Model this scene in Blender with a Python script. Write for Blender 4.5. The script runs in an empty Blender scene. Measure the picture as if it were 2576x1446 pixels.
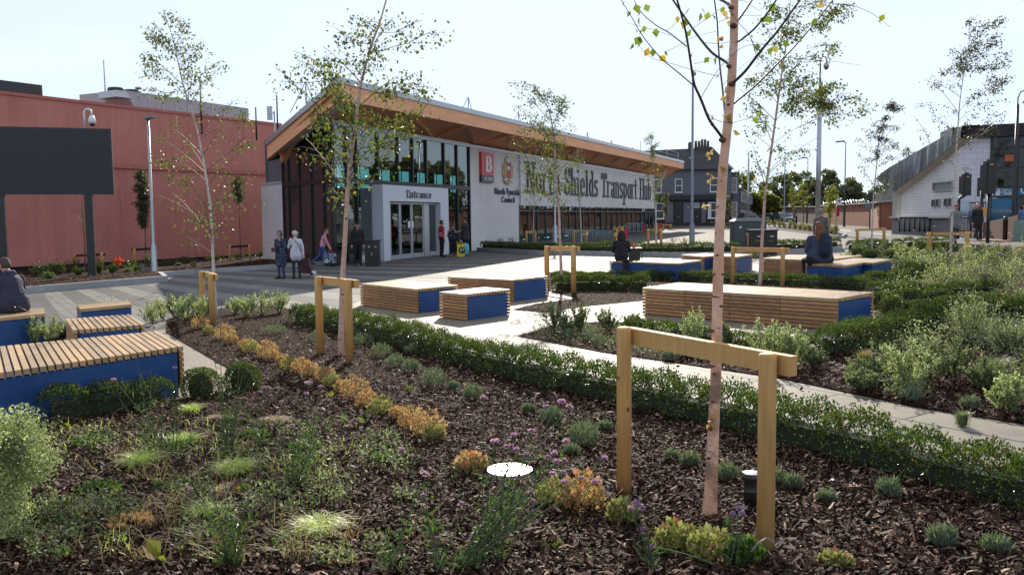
import bpy, bmesh, math, random
import numpy as np
from mathutils import Vector, Matrix
from math import radians as R, sin, cos, pi, sqrt, atan2
random.seed(7); rng = np.random.default_rng(7)
scene = bpy.context.scene; col = scene.collection

# ---------------- camera, sky, sun, exposure ----------------
FP = 2200.0                      # focal length in units of a 2576 wide picture
cam = bpy.data.objects.new('camera', bpy.data.cameras.new('camera')); col.objects.link(cam)
cam.data.sensor_width = 36; cam.data.lens = 36 * FP / 2576
cam.data.clip_start = .05; cam.data.clip_end = 5000
CM = Matrix.Rotation(R(90 - 4.556), 4, 'X') @ Matrix.Rotation(R(-.6), 4, 'Z')
CZ = 1.76
cam.matrix_world = Matrix.Translation((0, 0, CZ)) @ CM
scene.camera = cam
SUN_EL, SUN_AZ = 26.5, 3.0       # azimuth right of straight ahead
world = bpy.data.worlds.new('World'); scene.world = world; world.use_nodes = True
wn = world.node_tree; wl = wn.links
bg = wn.nodes['Background']; bg.inputs['Strength'].default_value = .15
sky = wn.nodes.new('ShaderNodeTexSky'); sky.sky_type = 'NISHITA'; sky.sun_disc = False
sky.sun_elevation = R(SUN_EL); sky.sun_rotation = R(SUN_AZ); sky.air_density = 1.0; sky.dust_density = .8; sky.ozone_density = 1.2
tc = wn.nodes.new('ShaderNodeTexCoord'); mp = wn.nodes.new('ShaderNodeMapping'); mp.inputs['Scale'].default_value = (1, 1, 2.6)
mp.inputs['Location'].default_value = (.35, .1, .2)
nz = wn.nodes.new('ShaderNodeTexNoise'); nz.inputs['Scale'].default_value = 2.6; nz.inputs['Detail'].default_value = 9; nz.inputs['Roughness'].default_value = .56
cr = wn.nodes.new('ShaderNodeValToRGB'); cr.color_ramp.elements[0].position = .52; cr.color_ramp.elements[1].position = .60
sx = wn.nodes.new('ShaderNodeSeparateXYZ')
hm = wn.nodes.new('ShaderNodeMapRange'); hm.inputs['From Min'].default_value = .3; hm.inputs['From Max'].default_value = .06
ml = wn.nodes.new('ShaderNodeMath'); ml.operation = 'MULTIPLY'
mix = wn.nodes.new('ShaderNodeMixRGB'); mix.inputs['Color2'].default_value = (19, 18.5, 18, 1)
wl.new(tc.outputs['Generated'], mp.inputs[0]); wl.new(mp.outputs[0], nz.inputs['Vector']); wl.new(nz.outputs['Fac'], cr.inputs[0])
wl.new(tc.outputs['Generated'], sx.inputs[0]); wl.new(sx.outputs['Z'], hm.inputs['Value'])
wl.new(cr.outputs[0], ml.inputs[0]); wl.new(hm.outputs[0], ml.inputs[1]); wl.new(ml.outputs[0], mix.inputs['Fac'])
wl.new(sky.outputs[0], mix.inputs['Color1'])
# soft cap on sun glare, plus an even fill added sky-wide to brighten shade
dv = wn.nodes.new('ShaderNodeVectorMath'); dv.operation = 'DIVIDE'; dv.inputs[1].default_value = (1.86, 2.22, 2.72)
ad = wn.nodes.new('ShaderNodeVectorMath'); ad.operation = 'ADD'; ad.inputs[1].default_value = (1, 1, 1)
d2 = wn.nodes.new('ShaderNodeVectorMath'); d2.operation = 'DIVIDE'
sky_fill = wn.nodes.new('ShaderNodeVectorMath'); sky_fill.operation = 'ADD'; sky_fill.inputs[1].default_value = (2.3, 1.95, 1.6); wl.new(mix.outputs[0], sky_fill.inputs[0])
wl.new(sky_fill.outputs[0], dv.inputs[0]); wl.new(dv.outputs[0], ad.inputs[0]); wl.new(sky_fill.outputs[0], d2.inputs[0]); wl.new(ad.outputs[0], d2.inputs[1]); wl.new(d2.outputs[0], bg.inputs['Color'])
sl = bpy.data.lights.new('sun', 'SUN'); sl.energy = 2.0; sl.angle = R(.5); sl.color = (1, .92, .79)
so = bpy.data.objects.new('sun', sl); col.objects.link(so)
SD = Vector((sin(R(SUN_AZ)) * cos(R(SUN_EL)), cos(R(SUN_AZ)) * cos(R(SUN_EL)), sin(R(SUN_EL))))
so.rotation_euler = SD.to_track_quat('Z', 'Y').to_euler()
vs = scene.view_settings; vs.view_transform = 'Standard'; vs.look = 'None'; vs.gamma = 1; vs.exposure = 1.85
scene.cycles.max_bounces = 6; scene.cycles.transparent_max_bounces = 12; scene.cycles.sample_clamp_indirect = 6
scene.cycles.caustics_reflective = False; scene.cycles.caustics_refractive = False

# ---------------- placement helpers ----------------
def G(x, y=0): return .02 * max(-30., min(22., x))      # the square falls gently to the left
def ray(fx, fy):
    d = CM.to_3x3() @ Vector(((fx - 1288) / FP, -(fy - 723) / FP, -1)); return d
def at(fx, fy, Y):
    d = ray(fx, fy); k = Y / d.y; return Vector((d.x * k, Y, CZ + d.z * k))
def gp(fx, fy, h=0.):
    d = ray(fx, fy); x = 0
    for _ in range(12):
        k = (G(x) + h - CZ) / d.z; x = d.x * k
    return Vector((d.x * k, d.y * k, G(x) + h))
def onp(fx, fy, p, u):          # point of the vertical plane through p along u
    d = ray(fx, fy); n = Vector((u[1], -u[0]))
    k = (n.x * p[0] + n.y * p[1]) / (n.x * d.x + n.y * d.y)
    return Vector((d.x * k, d.y * k, CZ + d.z * k))

# ---------------- mesh builder ----------------
ORG = {}
def V3(p): return (float(p[0]), float(p[1]), float(p[2]))
class MB:
    def __init__(s): s.v = []; s.f = []; s.m = []; s.mi = 0; s.sm = []; s.smooth = False
    def add(s, vs, fs):
        o = len(s.v); s.v += [V3(p) for p in vs]
        for f in fs: s.f.append(tuple(o + i for i in f)); s.m.append(s.mi); s.sm.append(s.smooth)
        return s
    def hexa(s, a):             # 8 corners: bottom loop then top loop
        return s.add(a, [(3, 2, 1, 0), (4, 5, 6, 7), (0, 1, 5, 4), (1, 2, 6, 5), (2, 3, 7, 6), (3, 0, 4, 7)])
    def box(s, c, d, rz=0):
        x, y, z = d[0] / 2, d[1] / 2, d[2] / 2; cs, sn = cos(rz), sin(rz)
        q = [(-x, -y), (x, -y), (x, y), (-x, y)]
        return s.hexa([(c[0] + a * cs - b * sn, c[1] + a * sn + b * cs, c[2] + w) for w in (-z, z) for a, b in q])
    def bar(s, a, b, w, h, up=(0, 0, 1)):
        a, b = Vector(a), Vector(b); d = (b - a).normalized(); up = Vector(up)
        if abs(d.dot(up)) > .99: up = Vector((0, 1, 0))
        sd = d.cross(up).normalized() * w / 2; u2 = sd.cross(d).normalized() * h / 2
        return s.hexa([a - sd - u2, a + sd - u2, b + sd - u2, b - sd - u2, a - sd + u2, a + sd + u2, b + sd + u2, b - sd + u2])
    def tube(s, P, rr, n=8, cap=True):
        P = [Vector(p) for p in P]; N = len(P); rr = rr if hasattr(rr, '__len__') else [rr] * N
        vs = []; ref = None
        for i, p in enumerate(P):
            t = (P[min(i + 1, N - 1)] - P[max(i - 1, 0)])
            t = t.normalized() if t.length > 1e-9 else Vector((0, 0, 1))
            if ref is None: ref = Vector((1, 0, 0)) if abs(t.x) < .8 else Vector((0, 1, 0))
            a = (ref - t * ref.dot(t)).normalized(); ref = a; b = t.cross(a)
            vs += [p + (a * cos(2 * pi * k / n) + b * sin(2 * pi * k / n)) * rr[i] for k in range(n)]
        fs = [(i * n + k, i * n + (k + 1) % n, (i + 1) * n + (k + 1) % n, (i + 1) * n + k) for i in range(N - 1) for k in range(n)]
        if cap: fs += [tuple(range(n - 1, -1, -1)), tuple((N - 1) * n + k for k in range(n))]
        sm = s.smooth; s.smooth = True; s.add(vs, fs); s.smooth = sm; return s
    def lathe(s, c, prof, n=16):   # prof: (r,z)
        return s.tube([(c[0], c[1], c[2] + z) for r, z in prof], [r for r, z in prof], n)
    def prism(s, pts, d):
        n = len(pts); d = Vector(d); a = [Vector(p) for p in pts]
        return s.add(a + [p + d for p in a], [tuple(range(n - 1, -1, -1)), tuple(range(n, 2 * n))] + [(i, (i + 1) % n, n + (i + 1) % n, n + i) for i in range(n)])
    def ball(s, c, r, n=10, m=7, sc=(1, 1, 1)):
        vs = []; fs = []
        for i in range(m + 1):
            t = pi * i / m
            for k in range(n):
                p = 2 * pi * k / n; vs.append((c[0] + r * sc[0] * sin(t) * cos(p), c[1] + r * sc[1] * sin(t) * sin(p), c[2] + r * sc[2] * cos(t)))
        for i in range(m):
            for k in range(n): fs.append((i * n + k, (i + 1) * n + k, (i + 1) * n + (k + 1) % n, i * n + (k + 1) % n))
        sm = s.smooth; s.smooth = True; s.add(vs, fs); s.smooth = sm; return s
    def arr(s, V, F):           # numpy verts (n,3), faces (m,k)
        o = len(s.v); s.v += V.tolist(); F = (F + o).tolist(); s.f += F; s.m += [s.mi] * len(F); s.sm += [s.smooth] * len(F); return s
    def build(s, name, mats, parent=None, local=False):
        me = bpy.data.meshes.new(name)
        o = bpy.data.objects.new(name, me); col.objects.link(o)
        org = ORG.get(parent.name, Vector()) if parent else Vector()
        v = np.array(s.v, dtype=np.float64).reshape(-1, 3)
        if not local and parent: v = v - np.array(org)
        me.from_pydata(v.tolist(), [], s.f); ORG[o.name] = org
        if not isinstance(mats, (list, tuple)): mats = [mats]
        for m in mats: me.materials.append(m)
        if len(s.m): me.polygons.foreach_set('material_index', s.m); me.polygons.foreach_set('use_smooth', s.sm)
        me.update()
        if parent: o.parent = parent
        return o
    def thing(s, name, mats, label, cat, group=None, kind=None):
        """one-mesh thing: origin moved to its base"""
        v = np.array(s.v); lo = v.min(0); hi = v.max(0); c = Vector(((lo[0] + hi[0]) / 2, (lo[1] + hi[1]) / 2, lo[2]))
        s.v = (v - np.array(c)).tolist(); o = s.build(name, mats); o.location = c; ORG[o.name] = c
        return tag(o, label, cat, group, kind)
def tag(o, label=None, cat=None, group=None, kind=None):
    if label: o['label'] = label
    if cat: o['category'] = cat
    if group: o['group'] = group
    if kind: o['kind'] = kind
    return o
def thing(name, label, cat, loc, group=None, rz=0):
    o = bpy.data.objects.new(name, None); col.objects.link(o); o.location = loc; o.rotation_euler = (0, 0, rz)
    o.empty_display_size = .2; ORG[o.name] = Vector(loc); return tag(o, label, cat, group)
def struct(o): o['kind'] = 'structure'; return o

# flat sheets that follow the ground
def sheet(name, pts, off, mat, kind='structure', z=None, uv=None):
    bm = bmesh.new(); vs = [bm.verts.new((p[0], p[1], 0)) for p in pts]; bm.faces.new(vs)
    for x in (-30, 22): bmesh.ops.bisect_plane(bm, geom=bm.verts[:] + bm.edges[:] + bm.faces[:], plane_co=(x, 0, 0), plane_no=(1, 0, 0))
    for v in bm.verts: v.co.z = G(v.co.x) + off
    bmesh.ops.triangulate(bm, faces=bm.faces[:]); bmesh.ops.recalc_face_normals(bm, faces=bm.faces[:])
    if bm.faces and sum(f.normal.z for f in bm.faces) < 0: bmesh.ops.reverse_faces(bm, faces=bm.faces[:])
    me = bpy.data.meshes.new(name); bm.to_mesh(me); bm.free(); me.materials.append(mat)
    o = bpy.data.objects.new(name, me); col.objects.link(o)
    if kind: o['kind'] = kind
    return o

# ---------------- materials ----------------
def newmat(name):
    m = bpy.data.materials.new(name); m.use_nodes = True; nt = m.node_tree
    return m, nt, nt.nodes['Principled BSDF'], nt.links
def ramp(nt, fac, stops):
    r = nt.nodes.new('ShaderNodeValToRGB'); e = r.color_ramp.elements
    while len(e) < len(stops): e.new(.5)
    for i, (p, c) in enumerate(stops): e[i].position = p; e[i].color = (*c, 1)
    nt.links.new(fac, r.inputs[0]); return r.outputs[0]
def noise(nt, vec, scale, detail=4, rough=.55, sc=None):
    if sc:
        m = nt.nodes.new('ShaderNodeMapping'); m.inputs['Scale'].default_value = sc; nt.links.new(vec, m.inputs[0]); vec = m.outputs[0]
    n = nt.nodes.new('ShaderNodeTexNoise'); n.inputs['Scale'].default_value = scale; n.inputs['Detail'].default_value = detail; n.inputs['Roughness'].default_value = rough
    nt.links.new(vec, n.inputs['Vector']); return n.outputs['Fac']
def coords(nt, kind='Object'): return nt.nodes.new('ShaderNodeTexCoord').outputs[kind]
def posn(nt): return nt.nodes.new('ShaderNodeNewGeometry').outputs['Position']
def mixc(nt, a, b, fac, mode='MIX'):
    m = nt.nodes.new('ShaderNodeMixRGB'); m.blend_type = mode
    for k, v in (('Color1', a), ('Color2', b), ('Fac', fac)):
        if isinstance(v, (tuple, list)): m.inputs[k].default_value = (*v, 1)
        elif isinstance(v, (int, float)): m.inputs[k].default_value = v
        else: nt.links.new(v, m.inputs[k])
    return m.outputs[0]
def bump(nt, b, h, s=.3, d=.01):
    n = nt.nodes.new('ShaderNodeBump'); n.inputs['Strength'].default_value = s; n.inputs['Distance'].default_value = d
    nt.links.new(h, n.inputs['Height']); nt.links.new(n.outputs[0], b.inputs['Normal'])
def plain(name, c, rough=.6, metal=0, var=.12, scale=6, coat=0, bmp=0):
    m, nt, b, L = newmat(name)
    f = noise(nt, posn(nt), scale, 5)
    L.new(ramp(nt, f, [(.3, tuple(x * (1 - var) for x in c)), (.7, tuple(min(1, x * (1 + var)) for x in c))]), b.inputs['Base Color'])
    b.inputs['Roughness'].default_value = rough; b.inputs['Metallic'].default_value = metal
    if 'surfacing' in name or 'asphalt' in name: b.inputs['Specular IOR Level'].default_value = .15
    if coat: b.inputs['Coat Weight'].default_value = coat; b.inputs['Coat Roughness'].default_value = .15
    if bmp: bump(nt, b, noise(nt, posn(nt), scale * 8, 4), .4, bmp)
    return m
def island(nt): return nt.nodes.new('ShaderNodeNewGeometry').outputs['Random Per Island']
def leafmat(name, stops, rough=.35, trans=.4, spec=.5, tint=(1.6, 1.9, .7)):
    m, nt, b, L = newmat(name); c = ramp(nt, island(nt), stops)
    L.new(c, b.inputs['Base Color']); b.inputs['Roughness'].default_value = rough; b.inputs['Specular IOR Level'].default_value = spec
    t = nt.nodes.new('ShaderNodeBsdfTranslucent'); br = mixc(nt, c, tint, 1, 'MULTIPLY'); L.new(br, t.inputs[0])
    mx = nt.nodes.new('ShaderNodeMixShader'); mx.inputs[0].default_value = trans
    L.new(b.outputs[0], mx.inputs[1]); L.new(t.outputs[0], mx.inputs[2]); L.new(mx.outputs[0], nt.nodes['Material Output'].inputs[0]); return m
def bricky(name, c1, c2, mortar, bw, bh, rot=0, ms=.012, rough=.85, off=.5, var=.3, flat=False, bmp=.3):
    """masonry: 'u' runs along world direction rot; flat = on the ground"""
    m, nt, b, L = newmat(name)
    mp = nt.nodes.new('ShaderNodeMapping'); mp.vector_type = 'POINT'; mp.inputs['Rotation'].default_value = (0, 0, -rot); L.new(posn(nt), mp.inputs[0])
    v = mp.outputs[0]
    if not flat:
        s = nt.nodes.new('ShaderNodeSeparateXYZ'); L.new(v, s.inputs[0]); k = nt.nodes.new('ShaderNodeCombineXYZ'); L.new(s.outputs[0], k.inputs[0]); L.new(s.outputs[2], k.inputs[1]); v = k.outputs[0]
    t = nt.nodes.new('ShaderNodeTexBrick'); L.new(v, t.inputs['Vector']); t.offset = off
    t.inputs['Scale'].default_value = 1; t.inputs['Brick Width'].default_value = bw; t.inputs['Row Height'].default_value = bh; t.inputs['Mortar Size'].default_value = ms
    t.inputs['Color1'].default_value = (*c1, 1); t.inputs['Color2'].default_value = (*c2, 1); t.inputs['Mortar'].default_value = (*mortar, 1); t.inputs['Mortar Smooth'].default_value = .2
    f = noise(nt, posn(nt), .5, 6, .7)
    c = mixc(nt, t.outputs['Color'], ramp(nt, f, [(.3, (1 - var,) * 3), (.65, (1, 1, 1))]), 1, 'MULTIPLY')
    f2 = noise(nt, posn(nt), 60, 2)
    c = mixc(nt, c, ramp(nt, f2, [(.3, (.86,) * 3), (.7, (1.1,) * 3)]), 1, 'MULTIPLY')
    if flat:
        b.inputs['Specular IOR Level'].default_value = .12
        st = noise(nt, posn(nt), 1.7, 8, .75); c = mixc(nt, c, ramp(nt, st, [(.36, (.78,) * 3), (.5, (1, 1, 1)), (.68, (1.08,) * 3)]), 1, 'MULTIPLY')
    L.new(c, b.inputs['Base Color']); b.inputs['Roughness'].default_value = rough
    inv = nt.nodes.new('ShaderNodeMath'); inv.operation = 'SUBTRACT'; inv.inputs[0].default_value = 1; L.new(t.outputs['Fac'], inv.inputs[1]); bump(nt, b, inv.outputs[0], bmp, .01)
    return m
def woodmat(name, lo, hi, rough=.6, sc=(30, 30, 3), knots=True):
    m, nt, b, L = newmat(name); o = coords(nt)
    add = nt.nodes.new('ShaderNodeVectorMath'); add.operation = 'ADD'; L.new(o, add.inputs[0])
    cm = nt.nodes.new('ShaderNodeCombineXYZ'); sc3 = nt.nodes.new('ShaderNodeMath'); sc3.operation = 'MULTIPLY'; sc3.inputs[1].default_value = 37; L.new(island(nt), sc3.inputs[0]); L.new(sc3.outputs[0], cm.inputs[2]); L.new(cm.outputs[0], add.inputs[1])
    g = noise(nt, add.outputs[0], 1, 6, .6, sc)
    c = ramp(nt, g, [(.25, lo), (.75, hi)])
    c = mixc(nt, c, ramp(nt, island(nt), [(0, (.72,) * 3), (.5, (1, .98, .95)), (1, (1.2, 1.12, 1.0))]), 1, 'MULTIPLY')
    if knots:
        k = nt.nodes.new('ShaderNodeTexVoronoi'); k.inputs['Scale'].default_value = 5; L.new(add.outputs[0], k.inputs['Vector'])
        c = mixc(nt, c, ramp(nt, k.outputs['Distance'], [(.045, (.28, .18, .12)), (.09, (1, 1, 1))]), .9, 'MULTIPLY')
    L.new(c, b.inputs['Base Color']); b.inputs['Roughness'].default_value = rough; bump(nt, b, g, .25, .003); return m
def glassmat(name, tint, dark=.5, rough=.01, gc=(.62, .68, .7)):
    """pane: clear tinted glass with a strong mirror at grazing angles"""
    m, nt, b, L = newmat(name); nt.nodes.remove(b)
    t = nt.nodes.new('ShaderNodeBsdfTransparent'); t.inputs[0].default_value = (*tint, 1)
    g = nt.nodes.new('ShaderNodeBsdfGlossy'); g.inputs[0].default_value = (*gc, 1); g.inputs['Roughness'].default_value = rough
    n = noise(nt, posn(nt), .9, 1); bp = nt.nodes.new('ShaderNodeBump'); bp.inputs['Strength'].default_value = .12; bp.inputs['Distance'].default_value = .04; L.new(n, bp.inputs['Height']); L.new(bp.outputs[0], g.inputs['Normal'])
    fr = nt.nodes.new('ShaderNodeFresnel'); fr.inputs[0].default_value = 1.6
    mr = nt.nodes.new('ShaderNodeMapRange'); mr.inputs['To Min'].default_value = dark * .42; mr.inputs['To Max'].default_value = 1; L.new(fr.outputs[0], mr.inputs['Value'])
    mx = nt.nodes.new('ShaderNodeMixShader'); L.new(mr.outputs[0], mx.inputs[0]); L.new(t.outputs[0], mx.inputs[1]); L.new(g.outputs[0], mx.inputs[2]); L.new(mx.outputs[0], nt.nodes['Material Output'].inputs[0]); return m
M = {}
m, nt, b, L = newmat('blue_paint'); f = noise(nt, posn(nt), 3.5, 7, .7); d_ = noise(nt, posn(nt), 45, 3, .6); c_ = ramp(nt, f, [(.3, (.013, .055, .18)), (.6, (.018, .070, .225)), (.75, (.03, .085, .23))]); L.new(mixc(nt, c_, (.10, .13, .22), ramp(nt, d_, [(.68, (0, 0, 0)), (.78, (.35,) * 3)])), b.inputs['Base Color']); L.new(ramp(nt, f, [(.3, (.28,) * 3), (.7, (.48,) * 3)]), b.inputs['Roughness']); M['blue'] = m
M['blue_white'] = plain('blue_sheen', (.3, .34, .42), .4)
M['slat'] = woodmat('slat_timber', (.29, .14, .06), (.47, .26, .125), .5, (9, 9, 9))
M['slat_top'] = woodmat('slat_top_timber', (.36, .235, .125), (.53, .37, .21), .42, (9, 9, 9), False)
M['stake'] = woodmat('stake_timber', (.46, .26, .085), (.66, .40, .15), .65, (40, 40, 3))
M['glulam'] = woodmat('glulam', (.72, .33, .16), (.88, .47, .26), .6, (.6, .6, 8), True)
M['metal'] = plain('roof_metal', (.42, .43, .45), .35, .7, .05)
M['galv'] = plain('galvanised_steel', (.42, .44, .46), .38, .8, .12, 10)
M['grey_post'] = plain('grey_post_paint', (.20, .23, .25), .5)
M['black'] = plain('black_paint', (.012, .012, .014), .4)
M['dark'] = plain('dark_plastic', (.02, .02, .022), .35)
M['white'] = plain('white_paint', (.75, .75, .74), .5, 0, .05)
M['whiteplastic'] = plain('white_plastic', (.7, .71, .72), .35, 0, .04)
m, nt, b, L = newmat('red_render'); f = noise(nt, posn(nt), .35, 5); g_ = noise(nt, posn(nt), 1, 6, .65, (2.2, 2.2, .18)); h_ = noise(nt, posn(nt), 14, 4)
c_ = mixc(nt, ramp(nt, f, [(.3, (.52, .185, .145)), (.7, (.62, .24, .195))]), ramp(nt, g_, [(.35, (.9, .885, .885)), (.6, (1.04, 1.02, 1.0))]), 1, 'MULTIPLY'); L.new(mixc(nt, c_, ramp(nt, h_, [(.3, (.94,) * 3), (.7, (1.04,) * 3)]), 1, 'MULTIPLY'), b.inputs['Base Color']); b.inputs['Roughness'].default_value = .92; bump(nt, b, h_, .3, .004); M['red_render'] = m
M['red_trim'] = plain('red_trim', (.50, .15, .12), .8)
M['grey_clad'] = plain('grey_cladding', (.33, .34, .36), .5, .2)
M['kerb'] = bricky('granite_kerb', (.40, .40, .40), (.34, .34, .345), (.2, .2, .2), .9, 5, R(60), .004, .8, .5, .2)
M['frame'] = plain('dark_window_frame', (.018, .02, .022), .35)
M['alu'] = plain('aluminium', (.60, .62, .66), .35, .5, .04)
M['glass'] = glassmat('teal_glass', (.40, .55, .55))
M['glass_dark'] = glassmat('dark_glass', (.16, .20, .20), .15, .03, (.35, .36, .38))
M['glass_teal'] = glassmat('clear_teal_glass', (.22, .62, .62), .05)
M['screen'] = plain('screen_face', (.022, .022, .026), .55, 0, .05)
M['skin'] = plain('skin', (.52, .28, .20), .5, 0, .06, 30)
# ---------------- ground ----------------
def gpl(L): return [gp(*p) for p in L]
GR = {}
GR['asphalt'] = plain('asphalt', (.115, .112, .108), .8, 0, .12, 1.2, 0, .003)
GR['tan'] = plain('buff_surfacing', (.165, .14, .12), .8, 0, .08, .4, 0, .003)
GR['light'] = bricky('light_pavers', (.225, .21, .19), (.185, .172, .156), (.11, .10, .095), .62, .21, R(122), .012, .7, .5, .16, True, .25)
GR['dark'] = bricky('dark_pavers', (.125, .115, .112), (.10, .092, .09), (.08, .105, .105), .42, .14, R(122), .008, .7, .5, .16, True, .25)
pa, pb = gp(1509, 888), gp(2296, 1026.5); PROT = atan2(pb.y - pa.y, pb.x - pa.x)
GR['slab'] = bricky('buff_slabs', (.26, .225, .18), (.225, .195, .16), (.06, .057, .055), .95, .47, PROT, .019, .62, .35, .12, True, .3)
def resinmat():
    m, nt, b, L = newmat('resin_gravel'); t = nt.nodes.new('ShaderNodeTexVoronoi'); t.inputs['Scale'].default_value = 95; L.new(posn(nt), t.inputs['Vector'])
    c = ramp(nt, t.outputs['Color'], [(0, (.11, .08, .05)), (.5, (.22, .175, .13)), (1, (.42, .36, .29))])
    c = mixc(nt, c, ramp(nt, noise(nt, posn(nt), .8, 5), [(.3, (.85,) * 3), (.7, (1.05,) * 3)]), 1, 'MULTIPLY')
    L.new(c, b.inputs['Base Color']); b.inputs['Roughness'].default_value = .6; b.inputs['Specular IOR Level'].default_value = .2; bump(nt, b, t.outputs['Distance'], .5, .006); return m
GR['resin'] = resinmat()
def mulchmat():
    m, nt, b, L = newmat('mulch_soil'); f = noise(nt, posn(nt), 26, 8, .75)
    L.new(ramp(nt, f, [(.34, (.008, .004, .0025)), (.52, (.04, .019, .011)), (.68, (.12, .06, .036)), (.8, (.26, .15, .10))]), b.inputs['Base Color'])
    b.inputs['Roughness'].default_value = .9; b.inputs['Specular IOR Level'].default_value = .05; bump(nt, b, f, 1, .05); return m
GR['mulch'] = mulchmat()
g = MB()
xs = [-3000, -30, 22, 3000]; zz = [-.6, -.6, .44, .44]
for i in range(3):
    a = G(xs[i]) - .03; b_ = G(xs[i + 1]) - .03
    g.add([(xs[i], -200, a), (xs[i + 1], -200, b_), (xs[i + 1], 4000, b_), (xs[i], 4000, a)], [(0, 1, 2, 3)])
o = struct(g.build('ground', GR['asphalt']))
PL = [(-34, -2), (13, -2), gp(2600, 650), gp(2120, 628), gp(1712, 640), gp(1205, 626), (-2, 49), (-7, 60), (-34, 60)]
sheet('plaza', PL, 0., GR['light'])
fan = MB(); FC = (-28.7, 51.2)
def per(t): return .0295 + .033 * max(0, min(1, (t - .56) / .16))
t = .10; ang = []
while t < 1.42: ang.append(t); t += per(t) / 2
for i in range(0, len(ang) - 1, 2):
    a0, a1 = ang[i], ang[i + 1]
    rr = [6 + 4 * k for k in range(13)]
    vs_ = []
    for r_ in rr:
        for a_ in (a0, a1):
            x = FC[0] + r_ * sin(a_); y = FC[1] - r_ * cos(a_); vs_.append((x, y, G(x) + .004))
    ok = [(2 * k, 2 * k + 1, 2 * k + 3, 2 * k + 2) for k in range(12) if -30 < vs_[2 * k][0] and vs_[2 * k + 3][0] < 10 and vs_[2 * k + 2][1] > 3]
    fan.add(vs_, ok)
struct(fan.build('paving_bands', GR['dark']))
sheet('resin_area', gpl([(850, 776), (1000, 730), (1200, 696), (1385, 686), (1480, 690), (1500, 668), (1700, 660), (2250, 655), (2700, 700), (2700, 1150), (2576, 1120), (1509, 900), (1312, 856), (1137, 832)]), .006, GR['resin'])
sheet('resin_corner', gpl([(-300, 1050), (-300, 880), (0, 868), (190, 850), (380, 838), (418, 820), (700, 900), (700, 1000), (500, 1060)]), .007, GR['resin'])
far = [(2900, 1150), (2576, 1072), (2296, 1026.5), (1965, 956), (1509, 888), (1312, 846.6), (1137.7, 824), (894, 782), (730, 757)]
near = [(660, 764), (720, 778), (900, 822), (1137, 882), (1312, 924), (1520, 972), (1840, 1045), (2183, 1118), (2576, 1204), (2900, 1290)]
sheet('path', gpl(far + near), .011, GR['slab'])
BED1 = gpl([(418, 838), (420, 806), (470, 790), (600, 772), (700, 772), (720, 777), (900, 821), (1137, 880), (1312, 922), (1520, 970), (1840, 1043), (2183, 1116), (2576, 1202), (2900, 1288)]) + [Vector((9, -3, 0)), Vector((-9, -3, 0))] + gpl([(-500, 1085), (0, 1075), (120, 1052), (330, 1026), (500, 1000), (557, 991), (640, 955), (574, 928)])
BED2 = gpl([(1290, 780), (1364, 787), (1470, 772), (1620, 757), (1700, 735), (2200, 738), (2200, 690), (1381, 686), (1379, 733), (1450, 752), (1350, 765)])
BED3 = gpl([(1301, 848), (1390, 822), (1500, 812), (1620, 816), (1800, 852), (1980, 885), (2085, 903), (2130, 862), (2265, 832), (2215, 790), (2215, 720), (2260, 660), (2180, 640), (2130, 628), (2400, 613), (2700, 628), (2900, 700), (2900, 1146), (2576, 1071), (2296, 1025.5), (1965, 955), (1509, 887)])
BED4 = gpl([(150, 885), (160, 850), (-60, 865), (-60, 880)])
for p, h in ((BED1, .022), (BED2, .016), (BED3, .022)):
    sheet('soil', p, h, GR['mulch'])
sheet('soil', gpl([(-60, 880), (160, 858), (172, 838), (60, 846), (-60, 862)]), .02, GR['mulch'])
# forecourt and roads behind the far hedge
sheet('forecourt', gpl([(1500, 622), (1700, 596), (1860, 577), (1930, 576), (2130, 600), (2150, 616), (2120, 626), (1712, 634), (1480, 634)]), -.018, GR['tan'])
sheet('pavement', gpl([(2040, 556), (2192, 568), (2263, 583), (2420, 583), (2420, 579), (2266, 571), (2192, 564), (2068, 554)]), .09, GR['tan'])
sheet('pavement', gpl([(2400, 617), (2576, 607), (2900, 610), (2900, 630), (2380, 628)]), -.01, GR['tan'])
sheet('forecourt', gpl([(1670, 579), (1860, 578), (1930, 564), (1860, 561), (1650, 566)]), -.012, GR['tan'])
LM = plain('line_paint', (.6, .6, .58), .6)
for a, b_ in (((2105, 577), (2140, 580)), ((2190, 585), (2240, 589)), ((2300, 596), (2420, 598))):
    sheet('road_marking', gpl([a, b_, (b_[0], b_[1] + 1.2), (a[0], a[1] + 1.2)]), -.02, LM)
TM = plain('tactile_paving', (.40, .20, .16), .7)
sheet('tactile_paving', gpl([(2430, 604), (2490, 600), (2576, 594), (2640, 600), (2640, 604), (2530, 606)]), .004, TM)

# ---------------- the transport hub ----------------
U = Vector((.3875, .922, 0)).normalized(); N = Vector((U.y, -U.x, 0)); C0 = gp(843, 668); C0.z = 0
GV = Vector((-.6, .8, 0))
ZT = 5.7
def fac(s, off=0., z=0.): p = C0 + U * s + N * off; return Vector((p.x, p.y, z))
def fsz(fx, fy, off=0.):
    p = onp(fx, fy, C0 + N * off, U); return (p - C0).dot(U), p.z
hub = thing('bus_station', 'long bus station with glazed corner, timber eaves and slanting metal roof', 'building', (C0.x, C0.y, G(C0.x)))
def fbox(mb, s0, s1, z0, z1, o0, o1):
    mb.hexa([fac(s0, o1, z0), fac(s1, o1, z0), fac(s1, o0, z0), fac(s0, o0, z0), fac(s0, o1, z1), fac(s1, o1, z1), fac(s1, o0, z1), fac(s0, o0, z1)])
def zb(s): return G(fac(s).x) - .05
sW0 = fsz(1183.5, 640)[0]; sW1 = fsz(1306.5, 618)[0]; sE = fsz(1643, 584)[0]
wr = R(0) + atan2(U.y, U.x)
Mwb = bricky('white_block_wall', (.84, .81, .80), (.79, .76, .76), (.68, .66, .66), .45, .225, wr, .008, .8, .5, .12)
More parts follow.
